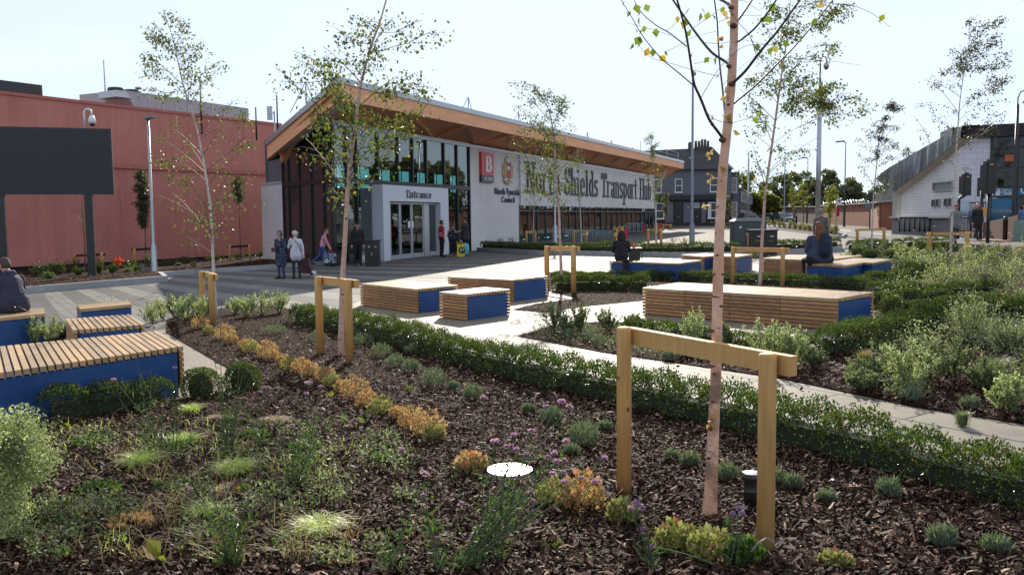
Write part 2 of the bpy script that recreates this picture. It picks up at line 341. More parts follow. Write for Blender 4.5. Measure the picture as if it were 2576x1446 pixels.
Mgb = bricky('white_block_gable', (.72, .66, .67), (.67, .62, .63), (.56, .52, .53), .45, .225, atan2(.8, -.6), .008, .8, .5, .12)
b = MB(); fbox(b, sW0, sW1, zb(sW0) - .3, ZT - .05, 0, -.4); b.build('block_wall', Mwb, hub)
b = MB(); fbox(b, sW0 - .02, sW1 + .02, ZT - .05, ZT + .1, .06, -.44); fbox(b, 0, sW0 - .03, ZT - .06, ZT + .14, .05, -.3); fbox(b, sW1 + .03, sE, ZT - .06, ZT + .1, .05, -.3); b.build('wall_cap', M['alu'], hub)
# metal sign panel
pz0 = 2.63
pm, nt, pb_, L = newmat('silver_mesh_panel'); f = noise(nt, posn(nt), 1.4, 3); L.new(ramp(nt, f, [(.3, (.62, .60, .60)), (.7, (.72, .70, .70))]), pb_.inputs['Base Color']); pb_.inputs['Roughness'].default_value = .45; pb_.inputs['Metallic'].default_value = .25
b = MB(); fbox(b, sW1, sE, pz0, ZT - .05, .12, -.3); pan = b.build('sign_panel', pm, hub)
b = MB(); fbox(b, sW1 - .05, sE + .05, pz0 - .12, pz0 - .002, .18, -.3)
for k in range(12):
    s = sW1 + (sE - sW1) * k / 12; fbox(b, s, s + .03, pz0 + .01, ZT - .08, .128, .1)
b.build('panel_trim', M['alu'], hub)
# glazing
def pane(mb, s0, s1, z0, z1, o): mb.add([fac(s0, o, z0), fac(s1, o, z0), fac(s1, o, z1), fac(s0, o, z1)], [(0, 1, 2, 3)])
gl = MB(); pane(gl, .1, sW0, zb(5), ZT - .06, -.03); gl.build('glazing', M['glass'], hub)
gl = MB(); pane(gl, sW1 + .01, sE, zb(40), pz0 - .13, -.03); gl.build('glazing', M['glass'], hub)
fr = MB()
for x in (872, 898, 952, 1002, 1039, 1073, 1117.5, 1150, 1181):
    s, z = fsz(x, 500); lo = zb(s) if x in (872, 898, 1150, 1181) else 3.3
    fbox(fr, s - .04, s + .04, lo, ZT - .06, .06, -.06)
fbox(fr, .05, sW0 - .01, 3.28, 3.5, .055, -.065); fbox(fr, .05, sW0 - .01, zb(4), zb(4) + .14, .055, -.065)
fr.build('mullions', M['frame'], hub)
fr = MB(); nm = 22
for k in range(nm + 1):
    s = sW1 + (sE - sW1) * k / nm; fbox(fr, s - .035, s + .035, zb(s), pz0 - .13, .04, -.06)
fbox(fr, sW1 + .05, sE, 2.15, 2.22, .035, -.065); fbox(fr, sW1 + .05, sE, zb(30) + .0, zb(30) + .15, .035, -.065)
fr.build('mullions', plain('grey_mullion', (.10, .10, .11), .4), hub)
# gable: glass, mullions, corner post
GL = 5.18; gz = lambda s: ZT - .06 - (s / GL) * .92
def gab(s, off=0, z=0): p = C0 + GV * s + Vector((-.8, -.6, 0)) * off; return Vector((p.x, p.y, z))
gb = MB(); gb.add([gab(.1, .0, zb(0)), gab(GL, .0, zb(0)), gab(GL, 0, gz(GL)), gab(.1, 0, gz(0))], [(0, 1, 2, 3)]); gb.build('gable_glazing', plain('smoked_glass', (.045, .04, .045), .12), hub)
b = MB(); b.add([gab(.9, -.35, zb(0)), gab(GL, -.35, zb(0)), gab(GL, -.35, gz(GL) - .1), gab(.9, -.35, gz(0) - .3)], [(0, 1, 2, 3)]); b.build('gable_blind', plain('dark_blind', (.10, .085, .09), .8), hub)
b = MB(); q0, q1 = gab(GL, -.1, -.5), fac(4.4, -6.6, -.5); b.bar(q0 + Vector((0, 0, 2.6)), q1 + Vector((0, 0, 2.6)), .2, 5.0); b.build('end_wall', plain('inner_dark', (.12, .12, .13), .8), hub)
fr = MB(); gx = []
for x in (730.5, 757, 787.5, 818):
    p = onp(x, 560, C0, GV); gx.append((p - C0).dot(GV))
for s in [0] + gx + [GL]:
    w = .1 if s == 0 else .045
    fr.hexa([gab(s - w, .07, zb(0) - .2), gab(s + w, .07, zb(0) - .2), gab(s + w, -.06, zb(0) - .2), gab(s - w, -.06, zb(0) - .2), gab(s - w, .07, gz(s)), gab(s + w, .07, gz(s)), gab(s + w, -.06, gz(s)), gab(s - w, -.06, gz(s))])
fr.bar(gab(.1, 0, 3.38), gab(GL, 0, 3.38), .12, .2); fr.bar(gab(.1, 0, zb(0) + .1), gab(GL, 0, zb(0) + .1), .12, .3); fr.bar(gab(.1, 0, gz(0) - .02), gab(GL, 0, gz(GL) - .02), .14, .16)
fr.build('gable_mullions', M['frame'], hub)
# white block on the left of the gable + thin white wing
wl_ = gab(GL, 0); e = onp(660.5, 560, C0, GV); sw = (e - C0).dot(GV)
zt_ = onp(662, 466, C0, GV).z
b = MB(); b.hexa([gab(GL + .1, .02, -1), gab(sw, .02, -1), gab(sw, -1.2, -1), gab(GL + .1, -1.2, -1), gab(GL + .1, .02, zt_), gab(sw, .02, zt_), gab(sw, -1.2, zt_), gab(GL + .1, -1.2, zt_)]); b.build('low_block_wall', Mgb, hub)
b = MB(); b.hexa([gab(GL + .08, .06, zt_ + .003), gab(sw + .05, .06, zt_ + .003), gab(sw + .05, -1.25, zt_ + .003), gab(GL + .08, -1.25, zt_ + .003), gab(GL + .08, .06, zt_ + .1), gab(sw + .05, .06, zt_ + .1), gab(sw + .05, -1.25, zt_ + .1), gab(GL + .08, -1.25, zt_ + .1)]); b.build('coping', M['alu'], hub)
b = MB(); b.hexa([gab(GL + .06, -.1, zt_ + .11), gab(GL + .55, -.1, zt_ + .11), gab(GL + .55, -.5, zt_ + .11), gab(GL + .06, -.5, zt_ + .11), gab(GL + .06, -.1, 4.7), gab(GL + .55, -.1, 4.6), gab(GL + .55, -.5, 4.6), gab(GL + .06, -.5, 4.7)]); b.build('end_fin', plain('lilac_grey_cladding', (.42, .39, .44), .6), hub)
# roof
P1 = at(850, 193, 32.3); P2 = at(667, 353, 38.05); E1 = at(1721, 405, 89.4)
def rp(p, dz): return Vector((p.x, p.y, p.z + dz))
BK = -N * 9.0
E2 = E1 + BK + Vector((0, 0, -1.7)); B2 = P2 + U * 4 - N * 3.0
FH, TH = .17, .52
ed = MB()
def fascia(mb, a, b_, z0, z1, w, inward):
    w_ = inward * w; mb.hexa([rp(a, z0), rp(b_, z0), rp(b_, z0) + w_, rp(a, z0) + w_, rp(a, z1), rp(b_, z1), rp(b_, z1) + w_, rp(a, z1) + w_])
gin = (U * .7 + Vector((.3, .1, 0))).normalized()
fascia(ed, P1, E1, -.22, .0, .3, -N); fascia(ed, P1, P2, -.22, .0, .3, gin); fascia(ed, E1, E2, -.22, 0, .3, -U)
ed.build('roof_edge', M['metal'], hub)
Mgl2 = M['glulam']
tm = MB(); a1, a2 = P1 - N * .06 + gin * .06, E1 - N * .06
fascia(tm, a1, a2, -.8, -.223, .22, -N); tm.build('eaves_beam', Mgl2, hub)
tm = MB(); fascia(tm, P1 + gin * .08, P2 + gin * .08, -.8, -.223, .22, gin); tm.build('eaves_beam', Mgl2, hub)
tm = MB(); fascia(tm, E1 - U * .08, E2 - U * .08, -.75, -.223, .22, -U); tm.build('eaves_beam', Mgl2, hub)
rt = MB(); mid = P1 - N * .0
rt.add([rp(P1, .003), rp(E1, .003), rp(E2, .003), rp(B2, .003), rp(P2, .003)], [(0, 1, 2, 3, 4)])
rt.build('roof', M['metal'], hub)
# folded timber soffit: diagonal deep beams and boarding
def lerp(a, b_, t): return a + (b_ - a) * t
so_ = MB(); W0 = fac(.05, -.35, ZT + .14); W1 = fac(sE, -.35, ZT + .10)
F0 = rp(P1, -.50) - N * .2; F1 = rp(E1, -.50) - N * .2
so_.add([F0, F1, lerp(W0, W1, 1.12), W0], [(0, 1, 2, 3)])
Wg = gab(GL, -.1, gz(GL) + .25); Fg = rp(P2, -.5) + gin * .2
so_.add([F0, W0, Wg, Fg], [(0, 1, 2, 3)])
so_.build('soffit', Mgl2, hub)
bm_ = MB(); nb = 11
for k in range(nb):
    t0, t1, tmid = k / nb, (k + 1) / nb, (k + .5) / nb
    f0, f1 = lerp(F0, F1, t0), lerp(F0, F1, t1); w = lerp(W0, W1, min(1, tmid + .035)); w.z = ZT + .1
    for f_ in (f0, f1):
        q = lerp(f_, w, .98); bm_.bar(rp(lerp(f_, q, .06), -.12), rp(q, .19), .2, .36)
bm_.build('soffit_beams', Mgl2, hub)
bm_ = MB()
bm_.bar(rp(P2, -.72) + gin * .9, gab(.5, .9, ZT + .35), .22, .5); bm_.build('soffit_beams', Mgl2, hub)
bm_ = MB(); bm_.bar(rp(lerp(P1, P2, .12), -.62) + gin * .62, rp(lerp(P1, P2, .92), -.58) + gin * .62, .34, .08); bm_.build('gutter_slot', plain('pale_strip', (.55, .55, .58), .5), hub)
# far strut and netting on the far roof end
st = MB(); fe = rp(E1, -.8) - N * 1.0 - U * 3
st.tube([fac(sE, .1, 4.0), rp(E1, -.78) - U * 5 - N * .6], .07); st.tube([fac(sE, .1, 4.0), rp(E1, -.78) - U * 2 - N * 1.2], .07); st.build('strut', M['whiteplastic'], hub)
# interior: floor, back wall with windows, end wall
fl = MB(); fl.add([fac(.2, -.1, zb(0) + .06), fac(sE, -.1, zb(sE) + .06), fac(sE, -8, zb(sE) + .06), fac(3.6, -6, zb(0) + .06)], [(0, 1, 2, 3)]); fl.build('floor', plain('terrazzo', (.2, .2, .21), .3), hub)
bw = MB(); bo = -6.6; st_ = 2.35; n = 22
b0_ = 4.3; n = 20; fbox(bw, b0_, sE, -1, 3.55, bo, bo - .2); fbox(bw, b0_, sE, 4.72, 5.6, bo, bo - .2)
for k in range(n + 1): fbox(bw, b0_ + st_ * k, b0_ + st_ * k + .75, 3.55, 4.72, bo, bo - .2)
bw.build('back_wall', plain('interior_grey', (.07, .085, .09), .8), hub)
bw = MB()
for k in range(n): bw.add([fac(b0_ + .75 + st_ * k, bo - .1, 3.55), fac(b0_ + .75 + st_ * k + 1.6, bo - .1, 3.55), fac(b0_ + .75 + st_ * k + 1.6, bo - .1, 4.72), fac(b0_ + .75 + st_ * k, bo - .1, 4.72)], [(0, 1, 2, 3)])
bw.build('back_windows', M['glass_teal'], hub)
bw = MB()
for k in range(n): s = b0_ + .75 + st_ * k; fbox(bw, s, s + 1.6, 3.85, 3.9, bo + .03, bo - .02); fbox(bw, s + .3, s + .35, 3.56, 4.7, bo + .02, bo - .02)
bw.build('back_window_frames', M['frame'], hub)
bw = MB(); fbox(bw, sE - .3, sE - .05, -.5, 5.5, -.1, -7); fbox(bw, sW1 + .3, sW1 + .6, 0, 3.3, -.5, -6); bw.build('end_wall', plain('inner_wall', (.25, .25, .26), .8), hub)
# entrance portal
po = .55
s0, _ = fsz(966, 620, po); s1, _ = fsz(1129.5, 600, po); pz = fsz(966, 464.5, po)[1]
o0, zo = fsz(980, 506, po); o1, _ = fsz(1109, 560, po)
pt = MB(); fbox(pt, s0, o0, zb(s0), pz, po, -.1); fbox(pt, o1, s1, zb(s0), pz, po, -.1); fbox(pt, o0 - .002, o1 + .002, zo, pz - .002, po - .002, -.1)
pt.build('portal', plain('portal_grey', (.66, .70, .76), .45, .1, .03), hub)
dr = MB(); dp = .25
def dfr(x0, x1, wf=.07, b0=.25):
    a, _ = fsz(x0, 600, dp); c, _ = fsz(x1, 600, dp); zt = zo - .02; zl = zb(a) + .02
    for q0, q1, q2, q3 in ((a, a + wf, zl, zt), (c - wf, c, zl, zt), (a + wf, c - wf, zt - .1, zt), (a + wf, c - wf, zl, zl + b0)): fbox(dr, q0, q1, q2, q3, dp + .03, dp - .03)
    return a, c, zl, zt
gl = MB()
for x0, x1 in ((981, 1006), (1007, 1035), (1036, 1065), (1078, 1108)):
    a, c, zl, zt = dfr(x0, x1); pane(gl, a + .07, c - .07, zl + .25, zt - .1, dp)
a, _ = fsz(1066, 600, dp); c, _ = fsz(1077, 600, dp); fbox(dr, a, c, zb(a), zo, dp + .04, dp - .04)
door = dr.build('door_frames', M['alu'], hub); gl.build('door_glass', M['glass'], hub)
nt_ = MB()
for x0, x1 in ((1024, 1030), (1033, 1038)):
    a, z = fsz(x0, 565, dp); c, _ = fsz(x1, 565, dp); fbox(nt_, a, c, z - .15, z + .15, dp + .05, dp + .04)
nt_.build('door_notice', M['white'], hub)

# ---------------- lettering ----------------
def textmesh(txt, o, ux, uz, width, height, depth, nrm):
    """built-in sans letters fitted to width x height from lower-left o"""
    cu = bpy.data.curves.new('letters', 'FONT'); cu.body = txt; cu.extrude = .5; cu.resolution_u = 3; cu.offset = .004
    ob = bpy.data.objects.new('letters', cu); col.objects.link(ob); dg = bpy.context.evaluated_depsgraph_get()
    me = bpy.data.meshes.new_from_object(ob.evaluated_get(dg)); bpy.data.objects.remove(ob)
    n = len(me.vertices); v = np.empty(n * 3); me.vertices.foreach_get('co', v); v = v.reshape(-1, 3)
    fs = [tuple(p.vertices) for p in me.polygons]; bpy.data.meshes.remove(me); bpy.data.curves.remove(cu)
    lo, hi = v.min(0), v.max(0); v = (v - lo) / (hi - lo)
    mb = MB(); mb.add([Vector(o) + Vector(ux) * (p[0] * width) + Vector(uz) * (p[1] * height) + Vector(nrm) * (p[2] * depth) for p in v], fs); return mb
# slab serif glyphs, stroke by stroke; unit = cap height, y up. ('v',x,y0,y1) ('h',x0,x1,y) ('a',cx,cy,rx,ry,t0,t1) ('d',x0,y0,x1,y1) ('s',x,y) slab
GLY = {
 'N': (.62, [('v', .08, 0, 1), ('v', .54, 0, 1), ('d', .1, 1, .52, 0), ('s', .08, 0), ('s', .54, 1), ('s', .05, 1)]),
 'S': (.52, [('a', .27, .745, .2, .215, 20, 270), ('a', .25, .275, .2, .235, -160, 90), ('v', .46, .68, .93), ('v', .05, .07, .34)]),
 'T': (.6, [('v', .3, 0, 1), ('h', .02, .58, .95), ('s', .3, 0), ('v', .04, .74, .97), ('v', .56, .74, .97)]),
 'H': (.66, [('v', .1, 0, 1), ('v', .56, 0, 1), ('h', .1, .56, .5), ('s', .1, 0), ('s', .56, 0), ('s', .1, 1), ('s', .56, 1)]),
 'E': (.56, [('v', .12, 0, 1), ('h', .02, .5, .95), ('h', .1, .4, .52), ('h', .02, .5, .05), ('v', .5, .72, .98), ('v', .5, .02, .28)]),
 'B': (.6, [('v', .14, 0, 1), ('h', .02, .3, .94), ('h', .14, .32, .53), ('h', .02, .3, .06), ('a', .3, .735, .17, .205, -90, 90), ('a', .3, .295, .2, .235, -90, 90)]),
 'n': (.54, [('v', .1, 0, .68), ('v', .42, 0, .45), ('a', .26, .45, .16, .21, 0, 180), ('s', .1, 0), ('s', .42, 0), ('s', .04, .68, .5)]),
 'h': (.54, [('v', .1, 0, 1), ('v', .42, 0, .45), ('a', .26, .45, .16, .21, 0, 180), ('s', .1, 0), ('s', .42, 0), ('s', .04, 1, .5)]),
 'u': (.54, [('v', .1, .24, .68), ('v', .42, 0, .68), ('a', .26, .24, .16, .22, 180, 360), ('s', .47, 0, .5), ('s', .06, .68, .5), ('s', .38, .68, .5)]),
 'r': (.42, [('v', .1, 0, .68), ('a', .28, .44, .18, .2, 50, 180), ('s', .1, 0), ('s', .04, .68, .5)]),
 't': (.38, [('v', .15, .18, .9), ('h', .02, .34, .64), ('a', .27, .18, .12, .16, 180, 300)]),
 'o': (.5, [('a', .25, .34, .18, .31, 0, 360)]),
 'e': (.5, [('a', .25, .34, .18, .31, 0, 320), ('h', .08, .43, .36)]),
 'c': (.46, [('a', .25, .34, .18, .31, 45, 320)]),
 'a': (.5, [('v', .38, 0, .46), ('a', .23, .46, .15, .18, 0, 160), ('a', .24, .2, .15, .17, 0, 360), ('s', .44, 0, .4)]),
 's': (.42, [('a', .22, .5, .14, .15, 20, 270), ('a', .2, .2, .15, .17, -160, 90)]),
 'i': (.26, [('v', .13, 0, .68), ('s', .13, 0), ('s', .08, .68, .5), ('v', .13, .84, .98)]),
 'l': (.26, [('v', .13, 0, 1), ('s', .13, 0), ('s', .08, 1, .5)]),
 'd': (.54, [('v', .42, 0, 1), ('a', .26, .34, .17, .31, 0, 360), ('s', .48, 0, .4), ('s', .37, 1, .5)]),
 'p': (.54, [('v', .1, -.28, .68), ('a', .27, .34, .17, .31, 0, 360), ('s', .1, -.28), ('s', .05, .68, .5)]),
 'b': (.54, [('v', .1, 0, 1), ('a', .27, .34, .17, .31, 0, 360), ('s', .05, 1, .5)]), ' ': (.3, [])}
def slab(txt, o, ux, uz, width, cap, depth, nrm, tw=.13, th=.09, gap=.045):
    mb = MB(); tot = sum(GLY[c][0] + gap for c in txt) - gap; kx = width / tot; x = 0
    o, ux, uz, nrm = Vector(o), Vector(ux), Vector(uz), Vector(nrm)
    lay = [0]
    def P(px, py, d): return o + ux * px * kx + uz * py * cap + nrm * (depth * d)
    def quad(a, b_, c, d):
        lay[0] += 1; k = 1 + .06 * (lay[0] % 5)
        mb.hexa([P(*a, 0), P(*b_, 0), P(*b_, k), P(*a, k), P(*d, 0), P(*c, 0), P(*c, k), P(*d, k)])
    for ch in txt:
        w, S = GLY[ch]
        for q in S:
            if q[0] == 'v': quad((x + q[1] - tw / 2, q[2]), (x + q[1] + tw / 2, q[2]), (x + q[1] + tw / 2, q[3]), (x + q[1] - tw / 2, q[3]))
            elif q[0] == 'h': quad((x + q[1], q[3] - th / 2), (x + q[2], q[3] - th / 2), (x + q[2], q[3] + th / 2), (x + q[1], q[3] + th / 2))
            elif q[0] == 'd': quad((x + q[3] - tw / 2, q[4]), (x + q[3] + tw / 2, q[4]), (x + q[1] + tw / 2, q[2]), (x + q[1] - tw / 2, q[2]))
            elif q[0] == 's':
                k = (q[3] if len(q) > 3 else 1) * .11 + .06; y = q[2]; y0 = y if y <= .1 else y - th; quad((x + q[1] - k, y0), (x + q[1] + k, y0), (x + q[1] + k, y0 + th), (x + q[1] - k, y0 + th))
            else:
                _, cx, cy, rx, ry, t0, t1 = q; n = 14; vs_ = []
                for i in range(n + 1):
                    t = R(t0 + (t1 - t0) * i / n)
                    for e_ in (-1, 1):
                        for d in (0, 1.03): vs_.append(P(x + cx + (rx + e_ * tw / 2) * cos(t), cy + (ry + e_ * th / 2) * sin(t), d))
                fs = []
                for i in range(n):
                    a = i * 4; fs += [(a + 1, a + 3, a + 7, a + 5), (a, a + 1, a + 5, a + 4), (a + 2, a + 6, a + 7, a + 3), (a, a + 4, a + 6, a + 2)]
                mb.add(vs_, fs)
        x += w + gap
    return mb
ltr = plain('dark_letters', (.035, .036, .05), .45)
s0_, z0_ = fsz(1325, 485, .14); s1_, z1_ = fsz(1637.5, 503, .14)
zc0 = fsz(1325, 485, .14)[1]; z_top = fsz(1330, 423, .14)[1]
zbase = fsz(1560, 499, .14)[1]
slab('North Shields Transport Hub', fac(s0_, .135, zbase), U, (0, 0, 1), s1_ - s0_, 1.98, .05, N, .10, .075, .085).build('lettering', ltr, hub)
a, za = fsz(1022, 497, po); c, _ = fsz(1085, 500, po); zt = fsz(1040, 479, po)[1]
slab('Entrance', fac(a, po + .002, za), U, (0, 0, 1), c - a, zt - za, .03, N, .09, .07).build('lettering', plain('charcoal_letters', (.06, .055, .07), .5), hub)
a, za = fsz(1243.6, 489, 0); c, _ = fsz(1306.8, 489, 0); zt = fsz(1275, 474, 0)[1]
nav = plain('navy_letters', (.05, .03, .14), .4)
textmesh('North Tyneside', fac(a, .02, za - .12), U, (0, 0, 1), c - a, zt - za + .12, .04, N).build('lettering', nav, hub)
a, za = fsz(1260.5, 509, 0); c, _ = fsz(1293, 509, 0); zt = fsz(1275, 494.5, 0)[1]
textmesh('Council', fac(a, .02, za), U, (0, 0, 1), c - a, zt - za, .04, N).build('lettering', nav, hub)
a, z0 = fsz(1210, 458, .1); c, _ = fsz(1240.5, 461, .1); zt = fsz(1210, 382, .1)[1]; h = zt - z0; w = c - a
sg = thing('bus_sign', 'red and navy sign with large white B above the word BUSES', 'sign', fac((a + c) / 2, .1, z0))
b = MB(); fbox(b, a, c, z0 + h * .24, zt, .16, .0); b.build('red_board', plain('sign_red', (.62, .035, .05), .35), sg)
b = MB(); fbox(b, a, c, z0, z0 + h * .238, .16, .0); b.build('navy_board', plain('sign_navy', (.03, .025, .06), .35), sg)
wm = plain('sign_white', (.8, .78, .8), .4)
slab('B', fac(a + w * .28, .162, z0 + h * .35), U, (0, 0, 1), w * .52, h * .53, .03, N, .2, .12).build('lettering', wm, sg)
textmesh('BUSES', fac(a + w * .2, .163, z0 + h * .07), U, (0, 0, 1), w * .68, h * .11, .02, N).build('lettering', wm, sg)
# bay letters over the gates
for ch, x in (('A', 1435), ('B', 1619)):
    a, za = fsz(x - 3, 531, .1); c, _ = fsz(x + 3, 531, .1); textmesh(ch, fac(a, .08, za), U, (0, 0, 1), c - a, .42, .03, N).build('lettering', wm, hub)
# coat of arms in simple layers
a, z0 = fsz(1264, 464, .05); c, _ = fsz(1290, 464, .05); zt = fsz(1277, 393, .05)[1]; h = zt - z0; w = c - a
cr_ = thing('coat_of_arms', 'painted coat of arms with red shield and gold supporters on the pale wall', 'emblem', fac((a + c) / 2, .03, z0))
def lay(name, pts, d0, d1, c_):
    mb = MB(); mb.prism([fac(a + w * p[0], d0, z0 + h * p[1]) for p in pts], N * (d1 - d0)); return mb.build(name, c_, cr_)
lay('backing', [(.2, .08), (.35, .02), (.5, 0), (.65, .02), (.8, .07), (.96, .14), (.82, .2), (1, .38), (.95, .48), (.98, .7), (.84, .72), (.8, .82), (.72, .92), (.6, .93), (.52, 1), (.42, .95), (.3, .9), (.26, .8), (.2, .7), (.02, .72), (.06, .5), (0, .4), (.16, .2), (.04, .14)], .03, .1, plain('crest_cream', (.62, .55, .45), .5))
gd = plain('crest_gold', (.50, .33, .10), .5); rd = plain('crest_red', (.50, .06, .05), .5); bl = plain('crest_blue', (.10, .14, .30), .5); cw = plain('crest_white', (.72, .72, .75), .5)
lay('shield', [(.36, .5), (.66, .5), (.68, .3), (.52, .2), (.36, .3)], .1, .14, rd)
lay('supporter', [(.06, .68), (.26, .66), (.34, .5), (.32, .24), (.16, .22), (.08, .42)], .1, .13, gd)
lay('supporter', [(.94, .68), (.74, .66), (.69, .5), (.7, .24), (.86, .22), (.92, .42)], .1, .13, gd)
lay('helmet', [(.38, .64), (.64, .64), (.6, .52), (.42, .52)], .1, .135, cw)
lay('mantling', [(.26, .8), (.42, .72), (.4, .64), (.28, .6)], .1, .13, rd); lay('mantling', [(.76, .8), (.6, .72), (.62, .64), (.74, .6)], .1, .13, rd); lay('mantling', [(.42, .76), (.6, .76), (.58, .66), (.43, .66)], .1, .128, bl)
lay('castle', [(.34, .78), (.68, .78), (.7, .9), (.58, .9), (.52, .97), (.44, .9), (.34, .88)], .1, .14, cw)
lay('motto_ribbon', [(.12, .14), (.5, .05), (.88, .14), (.84, .08), (.5, .01), (.16, .08)], .1, .135, gd)
lay('waves', [(.4, .17), (.62, .17), (.57, .1), (.45, .1)], .1, .137, bl)

# rooftop rods on the hub
k_ = 0
rodlab = ['thin steel tripod rod on the hub roof above its gable corner', 'thin tripod rod on the hub roof edge behind the second birch', 'thin rod on the hub roof just left of the middle birch', 'thin rod on the hub roof right of the middle birch', 'thin rod on the hub roof halfway to its far end', 'thin rod on the hub roof nearest its far end']
for (x, y), l in zip(((769, 205), (1178, 244), (1304, 281), (1478, 333), (1539, 352), (1592, 370)), rodlab):
    p, z = None, None
    q = onp(x, y, P1 - N * 1.2, (E1 - P1).normalized()) if x > 800 else at(x, y, 37)
    t_ = (q - P1).dot(U); base = q.copy(); base.z = q.z - (1.3 if x < 1400 else 1.6)
    m_ = MB(); m_.tube([base, q], .03, 6); m_.tube([q, base + U * .9 + Vector((0, 0, -.1))], .02, 5); m_.tube([q, base - U * .3 - N * .6], .02, 5)
    m_.thing('lightning_rod', M['galv'], l, 'rod', 'rods on the hub roof')
# roof netting at far end
nm_ = MB()
q = [at(1600, 360, 84), at(1655, 372, 86), at(1700, 390, 88.6), at(1719, 402, 89.3)]
for k in range(4):
    p = E1 - U * (1 + 5 * k) - N * .4; nm_.tube([p, rp(p, .75)], .025, 5)
    if k < 3: p2 = E1 - U * (6 + 5 * k) - N * .4; nm_.tube([rp(p, .75), rp(p2, .75)], .014, 5); nm_.tube([rp(p, .4), rp(p2, .4)], .01, 5)
nm_.thing('roof_netting', M['galv'], 'wire netting fence along the far end of the hub roof', 'netting')

# ---------------- red building ----------------
A_ = Vector((gp(13, 683.5).x, 39, 0)); A0 = at(13, 683, 39.); Bq = at(663, 639, 52.)
ud = (Bq - A0); ud.z = 0; ud.normalize(); A0.z = 0; nd = Vector((ud.y, -ud.x, 0))
def rb(s, off=0, z=0): p = A0 + ud * s + nd * off; return Vector((p.x, p.y, z))
def rsz(fx, fy, off=0): p = onp(fx, fy, A0 + nd * off, ud); return (p - A0).dot(ud), p.z
sL = -14; sR = rsz(712, 500)[0]
red = thing('red_building', 'windowless building rendered in terracotta red along the left', 'building', rb(5, 0, G(-20)))
b = MB()
def rbox(mb, s0, s1, z0, z1, o0, o1): mb.hexa([rb(s0, o1, z0), rb(s1, o1, z0), rb(s1, o0, z0), rb(s0, o0, z0), rb(s0, o1, z1), rb(s1, o1, z1), rb(s1, o0, z1), rb(s0, o0, z1)])
zl = rsz(0, 232)[1]; zr = rsz(683, 318)[1]; zm0 = rsz(282, 416)[1]; zm1 = rsz(692, 437)[1]; zt = (zl + zr) / 2; zmid = (zm0 + zm1) / 2
zbs = rsz(391, 655)[1]
rbox(b, sL, sR, zmid, zt, 0, -.4); rbox(b, sL, sR, zbs + .05, zmid - .003, .0, -.4); rbox(b, sL, sR, zmid, zt, -.4, -7.5); b.build('wall', M['red_render'], red)
b = MB(); rbox(b, sL, sR, zmid - .12, zmid + .1, .1, .0); rbox(b, sL, sR + .05, zt + .003, zt + .14, .06, -.5); b.build('trim', M['red_trim'], red)
b = MB(); rbox(b, sL, sR - .05, -1.2, zbs + .048, -.12, -.4); b.build('plinth', plain('dark_plinth', (.03, .022, .025), .9), red)
b = MB()
for x in (305, 520): s, _ = rsz(x, 560); rbox(b, s, s + .02, zbs + .1, zmid - .13, .006, 0)
b.build('joint', M['red_trim'], red)
# roof plant on the red building
def roofbox(): pass
s, z = rsz(255, 250, -4)
ru = thing('rooftop_plant_room', 'long grey metal plant housing on the roof of the red building', 'rooftop plant', rb(s, -4, zt))
sa, za = rsz(257, 258, -4); sb, zb_ = rsz(586, 292, -4); sc_, _ = rsz(310, 262, -4); ztop = rsz(350, 243, -4)[1]
b = MB(); b.hexa([rb(sc_, -2.6, zt), rb(sb, -2.6, zt), rb(sb, -6, zt), rb(sa, -6, zt), rb(sc_ - .9, -2.6, ztop), rb(sb, -2.6, ztop - .1), rb(sb, -6, ztop - .1), rb(sa, -6, ztop)])
b.build('housing', M['grey_clad'], ru)
b = MB()
for k in range(9): s_ = sc_ + .6 + (sb - sc_) * k / 9; rbox(b, s_, s_ + .05, zt, ztop - .12, -2.57, -2.6)
b.hexa([rb(sa - .2, -2.5, ztop - .4), rb(sc_ - .5, -2.5, ztop - .4), rb(sc_ - .5, -4, ztop - .4), rb(sa - .2, -4, ztop - .4), rb(sa - .2, -2.5, ztop - .05), rb(sc_ - .9, -2.5, ztop - .05), rb(sc_ - .9, -4, ztop - .05), rb(sa - .2, -4, ztop - .05)]); b.build('panel_seams', M['galv'], ru)
b = MB()
for x in (293, 332): s_, _ = rsz(x, 240, -3.4); b.lathe(rb(s_, -3.4, ztop + .0), [(.42, -.02), (.46, .12), (.4, .2), (.1, .2)], 16)
b.build('fan', M['dark'], ru)
b = MB(); s_, _ = rsz(350, 240, -3.4); b.lathe(rb(s_, -3.4, ztop), [(.12, -.02), (.12, .3), (.2, .3), (.2, .4), (.05, .42)], 12); b.build('flue', M['galv'], ru)
s, z = rsz(28, 220, -2); b = MB(); rbox(b, s - 3.5, s + .9, z - .5, z + .12, -1, -3); ob = b.thing('rooftop_duct', M['frame'], 'dark louvred duct on the roof at the left picture edge', 'duct')
for (x, y, yb), l in zip(((261, 152, 262), (503, 204, 300), (643, 270, 316), (696, 240, 322)), ('tall pale flagpole-like mast on the red building roof, leftmost of the masts', 'dark lightning mast seen behind the leftmost birch', 'short dark mast on the red roof near the hub', 'dark mast between the red building and the hub roof')):
    q = at(x, y, 48); q2 = at(x + 3, yb, 48); m_ = MB(); m_.tube([(q.x, q.y, q2.z - .8), (q.x, q.y, q.z)], [.05, .035], 6); m_.thing('mast', M['galv'] if x == 261 else M['frame'], l, 'mast', 'masts on the roofs')
m_ = MB(); q = at(690, 285, 49); m_.tube([(q.x, q.y, q.z - 9), (q.x, q.y, q.z + .1)], .045, 6); m_.box((q.x - .25, q.y, q.z), (.28, .12, .75)); m_.tube([(q.x, q.y, q.z), (q.x - .25, q.y, q.z)], .03); m_.thing('aerial', M['galv'], 'pole with flat panel aerial beside the hub roof', 'aerial')
